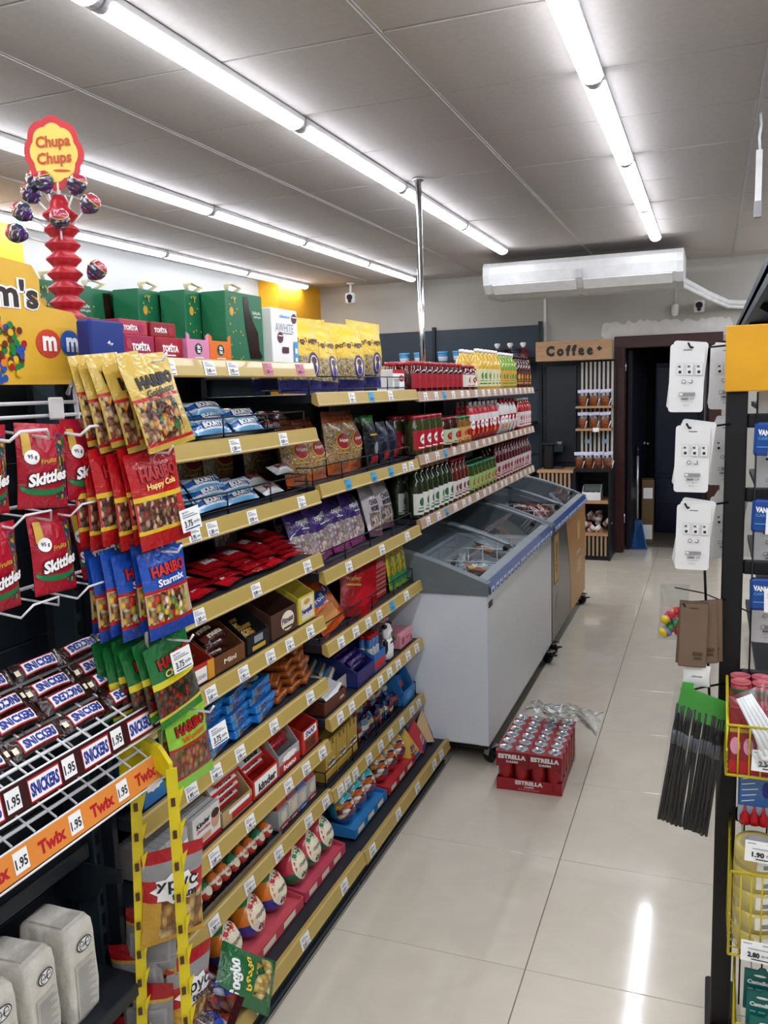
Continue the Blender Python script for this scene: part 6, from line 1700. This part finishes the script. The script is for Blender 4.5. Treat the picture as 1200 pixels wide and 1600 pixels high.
m = MB(); m.prism([(-.045, -.015, .12), (.05, -.02, .125), (.055, -.015, .155), (-.05, -.01, .15)], (0, 0, 0), (.004, .02, 0)); part('header_card', m, mat('lilac_card', '#d2d0ea', .4), mf)
part('spoon', MB().tube([(.03, -.03, .0), (.05, -.035, .07)], .004, 6), PAPER, mf)
row(mf, [((-1.135 + .1 * k + .005, CYF + .22, 1.44), .2 * k) for k in range(3)], 'bagged cake cup', 'on the upper coffee corner shelf')
lay(clone(mf), [((-1.135 + .1 * k + .005, CYF + .22, 1.23), .25 * k - .2, '%s bagged cake cup on the lower coffee corner shelf' % ORD[k]) for k in range(3)])
lay(clone(mf), [((-1.15 + .085 * k, CYF + .14, .86), .3 * k, '%s bagged cake cup on the coffee corner counter' % ORD[k]) for k in range(4)])
for k in range(3):
    solo('menu_card', MB().box(-.028, 0, 0, .028, .002, .038), PAPER if k == 0 else mat('ice_card', '#8fb4c8', .4), ['white price card on the coffee corner shelf edge', 'first pale blue card on the pale slats', 'second pale blue card on the pale slats'][k], 'price card', [(-1.0, CYF + .132, 1.20), (-1.10, CYF + .331, 1.08), (-.94, CYF + .331, 1.08)][k], 0, 'small cards at the coffee corner')
t = thing('coffee_machine', 'black coffee machine standing on the slatted counter', 'coffee machine', (-1.4, CYF + .12, .85))
m = MB(); m.bbox(-.09, 0, 0, .0, .2, .24, .012); part('machine_body', m, BLACK, t)
m = MB(); m.bbox(0, .02, .16, .09, .18, .235, .01); m.bbox(0, .03, 0, .09, .18, .02, .004); m.bbox(-.1, -.02, .235, .03, .2, .25, .005); part('brew_head', m, mat('machine_dark', '#24282d', .25), t)
m = MB(); m.lathe([(.02, .0), (.024, .04), (.03, .045)], (.05, .08, .21), 12); part('funnel', m, mat('funnel_grey', '#a9b0b4', .3), t)
t = thing('cake_box', 'white open box of chocolate muffins in the coffee corner niche', 'cake box', (-1.03, CYF + .06, .565))
m = MB(); tray(m, .17, .2, .075, .13, .004); part('box_body', m, PAPER, t)
m = MB(); m.prism([(-.085, .012, .08), (.085, .012, .08), (.075, .16, .165), (-.075, .16, .165)], (0, 0, 0), (0, .003, .003)); part('box_window', m, glass('clear_plastic', '#f2f4f4', .12, .08), t)
for k in range(6):
    part('muffin', MB().lathe([(.018, 0), (.024, .03), (.028, .04), (.02, .056), (.002, .06)], (-.052 + .052 * (k % 3), .05 + .07 * (k // 3), .01), 12), mat('muffin_choc', '#3a2016', .6), t)
jc = thing('dessert_cup', '', 'dessert cup', group='jumbled dessert cups in the coffee corner')
part('cup', MB().lathe([(.026, 0), (.034, .06)], n=12), pmat('dcup', [(0, '#c8bfb4'), (.3, '#a86a4c'), (.7, '#d8d2c8')], .4, wrinkle=0), jc); part('lid', MB().lathe([(.036, .06), (.036, .066), (.03, .07)], n=12), PAPER, jc)
row(jc, [((-1.115 + .06 * (k % 4) + .015 * (k // 4), CYF + .08 + .07 * (k // 4), .263 + .055 * (k // 4)), (.9 * (k % 3) - .3, .7 * (k % 2), k)) for k in range(11)], 'tumbled dessert cup', 'in the lowest coffee corner niche')
# ------------------------------------------------------------------ hanging goods rack beside the aisle
RY = 2.1
rr_ = thing('display_rack', 'black metal rack with hooks and yellow header beside the aisle', 'rack')
RX = .032
BKM = mat('rack_black', '#07080b', .55)
part('post', MB().bbox(RX, RY, .02, RX + .046, RY + .05, 1.75, .003), BKM, rr_)
part('post', MB().bbox(RX + .55, RY, .02, RX + .596, RY + .05, 1.75, .003), BKM, rr_)
part('foot', MB().bbox(RX - .012, RY - .03, 0, RX + .058, RY + .19, .035, .004), BKM, rr_)
part('foot', MB().bbox(RX + .54, RY - .03, 0, RX + .61, RY + .19, .035, .004), BKM, rr_)
part('header_panel', MB().bbox(RX - .004, RY - .014, 1.622, RX + .6, RY - .001, 1.768, .002), mat('header_amber', '#d99e1e', .4), rr_)
for z in (1.555, 1.385, 1.215, .95, .6, .3):
    part('cross_bar', MB().bbox(RX + .046, RY + .012, z - .016, RX + .55, RY + .03, z + .016, .003), BKM, rr_)
for k in range(10):
    part('grid_wire', MB().cyl((RX + .066 + .05 * k, RY + .01, .1), (RX + .066 + .05 * k, RY + .01, 1.62), .0022, 5), BLACKWIRE, rr_)
part('side_wire', MB().tube([(RX + .004, RY, 1.733), (-.012, RY - .02, 1.735), (-.01, RY - .022, 1.3), (.012, RY - .02, .9)], .003, 6), BLACKWIRE, rr_)
PR = {}
for nm, z in (('a', 1.722), ('b', 1.545), ('c', 1.365), ('d', 1.135), ('e', .93)):
    m = MB(); m.tube([(RX + .01, RY, z + .004), (-.005, RY - .03, z), (-.045, RY - .075, z), (-.05, RY - .08, z + .01)], .0025, 6); part('prong', m, BLACKWIRE, rr_)
# blister backing cards
def card_mesh():
    m = MB()
    w, h = .073, .15
    pts = []
    for cx, cz, a0 in ((w / 2 - .007, .007, -Q), (w / 2 - .007, h - .007, 0), (-w / 2 + .007, h - .007, Q), (-w / 2 + .007, .007, PI)):
        for k in range(4):
            a = a0 + Q * k / 3
            pts.append((cx + .007 * math.cos(a), 0, cz + .007 * math.sin(a)))
    m.prism(pts, (0, 0, 0), (0, .0012, 0), 0)
    f = flat(w, h, 0)
    it = [('r', .38, .905, .62, .915, 1)]
    for k in range(3):
        x = .2 + .27 * k
        it += [('r', x, .54, x + .21, .72, 2), ('r', x + .008, .545, x + .2, .715, 0), ('t', '×', x + .08, .67, .09, .04, 1, 0, .03), ('r', x + .06, .57, x + .14, .61, 1)]
    it += [('e', .42, .45, .06, .028, 1), ('e', .42, .45, .045, .02, 0), ('e', .62, .45, .06, .028, 1), ('e', .62, .45, .04, .018, 0), ('r', .56, .44, .63, .48, 0),
           ('r', .3, .24, .76, .29, 3), ('e', .36, .265, .05, .018, 0), ('t', '3880 17', .54, .195, .38, .035, 1), ('r', .36, .15, .7, .155, 3), ('t', 'MQ 02', .52, .1, .16, .018, 3)]
    m.deco(it, f, w, h, .0005)
    return m.mesh('backing_card', [mat('card_white', '#dcdcda', .5, var=.02), INK, mat('ink_pale', '#b9b9bb', .6), mat('ink_mid', '#8a8a8c', .6)])
cm_ = card_mesh()
sp = []
for r, (zt, nm) in enumerate(((1.73, 'top'), (1.55, 'middle'), (1.372, 'lowest'))):
    for c in range(2):
        for k in range(2 if r == 0 else 3):
            x = (-.053 + .012 * (r > 0), .030)[c] + .004 * r + RND.uniform(-.002, .002) - .004 * k
            sp.append(((x, RY - (.072, -.075)[c] + .006 * k, zt - .15 + .006 * k), (0, (.05 + .05 * k) if k else .02, .05 + RND.uniform(-.04, .04)), '%s white backing card of the %s %s stack on the hooks' % (ORD[k], nm, 'outer' if c == 0 else 'inner')))
o = solo('backing_card', cm_, [], '', 'backing card', group='white backing cards on the rack hooks')
lay(o, sp)
lay(clone(o), [((RX + .105 + .08 * (k % 2), RY + .055 + .006 * (k // 2), z), (0, .02, .03), '%s white backing card hanging behind the cross bars, %s' % (ORD[k], nm)) for k, (z, nm) in enumerate(((1.54, 'under the header'), (1.54, 'under the header'), (1.375, 'second tier'), (1.375, 'second tier'), (1.20, 'third tier'), (1.20, 'third tier'), (1.02, 'lowest tier'), (1.02, 'lowest tier')))])
# brown cards and the white tag below
m = MB(); w, h = .062, .15
m.bbox(-w / 2, 0, 0, w / 2, .003, h, .002); m.deco([('r', .35, .92, .65, .94, 1), ('r', .5, .18, .85, .24, 1), ('r', .55, .12, .82, .16, 1)], flat(w, h, 0), w, h, .0005)
row(solo('brown_card', m, [mat('kraft', '#6e5a48', .6), mat('kraft_dark', '#4a3a2c', .6)], '', 'backing card', group='brown backing cards on the rack hook'),
    [((-.028, RY - .075, .993), (0, .02, .08)), ((-.034, RY - .065, .996), (0, .05, .0)), ((.0, RY - .06, .998), (-.02, -.04, .35)), ((.012, RY - .05, .998), (0, -.03, .5))], 'brown backing card', 'hanging below the white cards')
m = MB(); f = pillow(m, .06, .05, .012, 80, c=.04, nu=7, nv=5); m.deco([('t', 'პროდ', .5, .5, .4, .1, 1)], f, .06, .05)
solo('white_sachet', m, [PAPER, INK], 'white sachet showing under the brown cards', 'sachet', (-.018, RY - .058, .942), (0, .02, .1))
# straw pack
t = thing('straw_pack', 'clear pack of black bendy straws with a green header', 'straw pack', (-.038, RY - .075, .575), (.05, .1, .12))
m = MB(); m.prism([(-.055, -.002, .31), (.065, -.002, .275), (.07, -.002, .345), (-.025, -.002, .37), (-.025, -.002, .385), (-.05, -.002, .385)], (0, 0, 0), (0, .004, 0)); part('green_header', m, mat('straw_green', '#3a9a34', .35), t)
STR = mat('straw_black', '#15171a', .3)
rs = random.Random(5)
sm = []
for v in range(3):
    m = MB(); o_ = (v - 1) * .004
    m.tube([(o_, 0, .0), (o_ * .5, 0, .2), (o_ * .5, 0, .235), (o_ * 1.2, 0, .30)], .0034, 6)
    m.tube([(o_ * .5, 0, .2), (o_ * .5, 0, .235)], .004, 6, 1)
    sm.append(m.mesh('straw', [STR, mat('straw_bend', '#55585f', .35)]))
for k in range(34):
    x = -.058 + .0068 * (k % 17); y = .006 * (k // 17)
    link('straw', sm[k % 3], t, (x + rs.uniform(-.001, .001), y, .005 + .03 * (1 - (k % 17) / 17.0) * .8 + rs.uniform(-.002, .002)), (0, rs.uniform(-.02, .04), 0))
m = MB(); m.surf(lambda u, v: (-.066 + .128 * u, -.006 - .002 * math.sin(30 * u + 7 * v), -.002 + .03 * (1 - u) + v * .35), 14, 10); m.surf(lambda u, v: (-.066 + .128 * u, .012 + .002 * math.sin(25 * u), -.002 + .03 * (1 - u) + v * .35), 8, 6)
part('clear_film', m, glass('straw_film', '#f8f9f9', .02, .1), t)
# balloon bag
t = thing('balloon_bag', 'clear bag of coloured balloons hanging behind the brown cards', 'balloon bag', (-.095, 2.6, .885), (0, .05, .3))
m = MB(); f = pillow(m, .085, .17, .03, 90, c=.04); part('clear_film', m, glass('bag_film', '#f6f8f8', .06, .18), t)
rb = random.Random(6)
for k in range(26):
    c = ['#c2243c', '#d8b82c', '#b8326a', '#3a8a4c', '#c2243c', '#7a86a8'][k % 6]
    part('balloon', MB().lathe([(.003, -.017), (.011, -.01), (.0145, 0), (.011, .01), (.004, .018)], (0, 0, 0), 10), mat('bal' + c, c, .35), t, (rb.uniform(-.024, .026), rb.uniform(-.004, .004), .018 + rb.random() * .075), (rb.uniform(0, 3), rb.uniform(0, 3), 0))
part('hook_wire', MB().tube([(0, 0, .16), (.05, -.1, .17), (.13, -.42, .175)], .0022, 5), BLACKWIRE, t)
# blue razor packs with price cards
bz = thing('razor_pack', '', 'razor pack', group='blue razor packs on the rack')
m = MB(); m.bbox(-.035, 0, 0, .035, .012, .075, .006); part('pack_card', m, mat('razor_blue', '#21478c', .3), bz)
m = MB(); m.deco([('t', 'VANIA', .36, .68, .5, .17, 0, -.05, .05), ('t', 'CARE', .3, .52, .35, .09, 1), ('e', .75, .3, .2, .2, 2), ('r', .1, .25, .5, .28, 1)], flat(.07, .075, 0), 1, 1, .0006); part('print', m, [PAPER, SKY, BROWN], bz)
m = MB(); m.bbox(-.005, -.004, -.003, .06, -.002, .052, .001); m.deco([('r', .1, .74, .8, .78, 2), ('r', .1, .62, .6, .65, 2), ('t', '3.40', .5, .34, .46, .24, 1, 0, .05), ('r', .25, .12, .8, .16, 1)], lambda u, v, l=0: (-.005 + .065 * u, -.004 - l, -.003 + .055 * v), 1, 1, .0006); part('price_card', m, [PAPER, INK, INKG], bz)
lay(bz, [((.125, RY - .03, 1.478), (0, .03, 0), 'blue razor pack under the yellow header'), ((.125, RY - .03, 1.305), (0, .03, 0), 'blue razor pack in the middle of the rack'), ((.128, RY - .03, 1.125), (0, -.02, 0), 'lowest blue razor pack, above the yellow baskets'),
         ((.21, RY - .03, 1.478), 0, 'second blue razor pack under the yellow header')])
# yellow wire baskets
YW = mat('yellow_wire', '#c9b81e', .35)
def basket(x0, zt, zb, label, x1=.42, y0=1.94, y1=2.095):
    t = thing('wire_basket', label, 'wire basket', group='yellow wire baskets on the rack')
    for sx in (x0, x1):
        m = MB()
        m.tube([(sx, y1, zt + .0), (sx + .0, y0, zt - .06), (sx, y0 + .01, zb), (sx, y1, zb)], .0032, 6, closed=True)
        for k in range(1, 7):
            q = k / 7
            m.tube([(sx, y1 + (y0 - y1) * q, zt - .06 * q), (sx, y1 + (y0 + .01 - y1) * q, zb)], .002, 5)
        m.tube([(sx, y1, (zt + zb) / 2), (sx, y0, (zt + zb) / 2 - .03)], .0025, 5)
        part('side_grid', m, YW, t)
    m = MB()
    m.tube([(x0, y0, zt - .06), (x1, y0, zt - .06)], .0032, 6); m.tube([(x0, y0 + .01, zb), (x1, y0 + .01, zb)], .0032, 6)
    for k in range(1, 16):
        q = k / 16
        m.tube([(x0 + (x1 - x0) * q, y0, zt - .06), (x0 + (x1 - x0) * q, y0 + .01, zb)], .002, 5)
    part('front_grid', m, YW, t)
    m = MB()
    for k in range(6):
        y = y0 + .012 + (y1 - y0 - .02) * k / 5
        m.tube([(x0, y, zb), (x1, y, zb)], .002, 5)
    part('floor_grid', m, YW, t)
    return t
basket(.05, .955, .775, 'upper yellow wire basket with red tins and white spoons')
basket(.065, .61, .34, 'middle yellow wire basket full of clear tape rolls')
basket(.085, .235, .02, 'lowest yellow wire basket with teal battery packs')
# red tins in the upper basket
tn = thing('tin', '', 'tin', group='red tins in the upper yellow basket')
part('tin_body', MB().lathe([(.021, 0), (.021, .03)], n=16), pmat('tinb', [(0, '#8c1c28'), (.4, '#2a5a3c'), (.7, '#a8202c')], .3, wrinkle=0), tn)
part('tin_lid', MB().lathe([(.022, .03), (.022, .034), (.019, .0345), (.019, .033), (.001, .033)], n=16), mat('tin_lid', '#b85a62', .3), tn)
row(tn, [((.078 + .045 * (k % 4), 2.07 - .045 * (k // 4), .935 - .0 * (k // 4)), 0) for k in range(8)], 'red lidded tin', 'on the upper yellow basket')
t = thing('tin_rack', 'red and yellow card box under the tins in the upper basket', 'card box', (.16, 1.955, .778))
m = MB(); m.bbox(-.105, 0, 0, .2, .135, .155, .003); part('carton', m, mat('tinbox_red', '#96222c', .4), t)
m = MB(); m.deco([('r', 0, .0, 1, .2, 0), ('r', .0, .62, 1, .68, 1)] + [('e', .04 + .09 * k, .42, .035, .13, 2) for k in range(11)], lambda u, v, l=0: (-.105 + .305 * u, -l, .155 * v), 1, 1, .0006); part('front_lettering', m, [RED, GOLDP, PINK], t)
# spoon bag
t = thing('spoon_bag', 'clear bag of white plastic spoons leaning on the upper basket', 'spoon bag', (.145, 1.935, .845), (-.25, -.45, .1))
for k in range(5):
    m = MB(); m.tube([(-.02 + .012 * k, 0, .0), (-.018 + .009 * k, -.004, .05), (-.02 + .007 * k, 0, .13)], [.009, .005, .004], 6); m.lathe([(.002, -.012), (.012, -.006), (.014, .008), (.006, .02)], (-.02 + .012 * k, -.003, .0), 10, sy=.35); part('spoon', m, PAPER, t)
m = MB(); pillow(m, .09, .16, .03, 91, c=.04); part('clear_film', m, glass('bag_film', '#f6f8f8', .06, .18), t, (0, 0, -.02))
def pcard(x, z, price, label, y=1.93):
    m = MB(); m.box(0, 0, 0, .075, .0015, .046); m.deco([('r', .06, .86, .3, .9, 2), ('r', .6, .86, .92, .9, 2), ('r', .2, .62, .8, .66, 2), ('t', price, .36, .36, .34, .26, 1, 0, .05), ('t', 'ლარი', .72, .36, .28, .16, 1), ('r', .3, .12, .84, .17, 1)], lambda u, v, l=0: (.075 * u, -l, .046 * v), 1, 1, .0005)
    solo('price_card', m, [PAPER, INK, INKG], label, 'price card', (x, y, z), (-.15, .03, 0), 'price cards on the yellow baskets')
pcard(.1, .80, '2.30', 'white price card on the upper yellow basket'); pcard(.092, .59, '1.90', 'white price card hanging over the tape rolls', 1.925); pcard(.09, .345, '2.80', 'white price card at the foot of the tape basket')
# blue brush packs between the baskets
bb = thing('brush_pack', '', 'brush pack', group='blue packs hanging between the yellow baskets')
m = MB(); m.bbox(-.035, 0, 0, .035, .02, .155, .004); part('pack_body', m, pmat('brush_blue', [(0, '#a8b4c4'), (.28, '#2a6ab0'), (.8, '#3a86c4')], .2, wrinkle=.3, coat=.4), bb)
m = MB(); m.deco([('r', .1, .36 + .09 * k, .5 + .05 * (k % 3), .375 + .09 * k, 0, .04) for k in range(6)] + [('e', .85, .55, .12, .12, 1)], flat(.07, .155, 0), 1, 1, .0006); part('front_lettering', m, [PAPER, INKB], bb)
for k in range(3):
    m = MB(); m.lathe([(.012, 0), (.011, .018), (.004, .03), (.002, .045)], (-.02 + .02 * k, -.006, .003), 8); part('red_nozzle', m, RED, bb)
row(bb, [((.115 + .076 * k, 2.04 + .006 * k, .62), (0, 0, .02)) for k in range(3)], 'blue hanging pack with red nozzles', 'between the yellow baskets')
# tape rolls
tp = thing('tape_roll', '', 'tape roll', group='clear tape rolls in the middle yellow basket')
part('tape', MB().lathe([(.032, 0), (.05, .0), (.05, .048), (.032, .048), (.032, 0.0)], n=24, cap=False), mat('tape_film', '#c8b86a', .2, coat=.5), tp)
part('core', MB().lathe([(.030, 0), (.0322, 0), (.0322, .049), (.030, .049), (.030, 0)], n=24, cap=False), mat('tape_core', '#a8a8aa', .6), tp)
m = MB(); fn = lambda u, v, l=0.0: ((.0505 + l) * math.cos((u - .5) * .9 - Q), (.0505 + l) * math.sin((u - .5) * .9 - Q), .01 + .03 * v)
m.surf(lambda u, v: fn(u, v), 6, 1); m.deco([('r', .3, .15, .8, .5, 1)], fn, 1, 1, .0006); part('paper_label', m, [PAPER, INKG], tp)
sp = []
for c in range(3):
    for k in range(5):
        sp.append(((.122 + .103 * c, 2.008, .345 + .05 * k), (.1 * (k == 4), 0, .4), '%s tape roll up in the %s stack of the middle basket' % (ORD[k], ORD[c])))
lay(tp, sp)
# battery packs
bt = thing('battery_pack', '', 'battery pack', group='teal battery packs in the lowest basket')
TEAL = mat('battery_teal', '#1a6a64', .35)
m = MB(); m.prism([(-.035, 0, 0), (.035, 0, 0), (.035, 0, .1), (.016, 0, .1), (.012, 0, .107), (-.0, 0, .107), (-.005, 0, .1), (-.035, 0, .1)], (0, 0, 0), (0, .008, 0)); part('pack_card', m, TEAL, bt)
m = MB(); m.deco([('t', 'Camelion', .5, .72, .8, .11, 0, 0, .06), ('r', .12, .52, .3, .56, 1), ('r', .38, .52, .6, .56, 1), ('r', .68, .52, .88, .56, 1), ('e', .5, .9, .2, .03, 0)], flat(.07, .1, 0), 1, 1, .0006); part('lettering', m, [PAPER, mat('teal_pale', '#7ab8b0', .4)], bt)
lay(bt, [((.14, 2.06, .13), (-.05, .02, 0), 'rear teal battery pack in the lowest basket'), ((.145, 2.025, .095), (-.1, .02, 0), 'middle teal battery pack in the lowest basket'), ((.15, 1.985, .055), (-.15, .03, 0), 'front teal battery pack in the lowest basket'), ((.225, 2.05, .12), (-.05, 0, 0), 'teal battery pack beside the other three in the lowest basket')])

# ------------------------------------------------------------------ dark shelving beyond the rack
gr = thing('gondola_row', 'dark shelving running back behind the hanging goods rack', 'shelving')
part('back_panel', MB().box(.62, 2.4, 0, .65, 6.2, 1.95), PANEL, gr)
for k in range(4):
    part('upright', MB().box(.56, 2.4 + 1.25 * k, 0, .62, 2.44 + 1.25 * k, 2.1), DARK, gr)
for z in (.15, .6, 1.05, 1.5):
    part('shelf', MB().box(.25, 2.4, z - .03, .62, 6.2, z), SHELF, gr)
top = part('canopy', MB().box(.135, 2.35, 1.93, .62, 6.1, 1.955), DARK, gr)
for x in (.135, .2, .28):
    part('canopy_rail', MB().box(x, 2.35, 1.90 + (x - .135) * .9, x + .02, 6.1, 1.985 + (x - .135) * .9), DARK2, top)
for k in range(4):
    part('canopy_bracket', MB().prism([(.14, 0, 1.93), (.62, 0, 1.93), (.62, 0, 1.6)], (0, 2.4 + 1.2 * k, 0), (0, .01, 0)), DARK, gr)
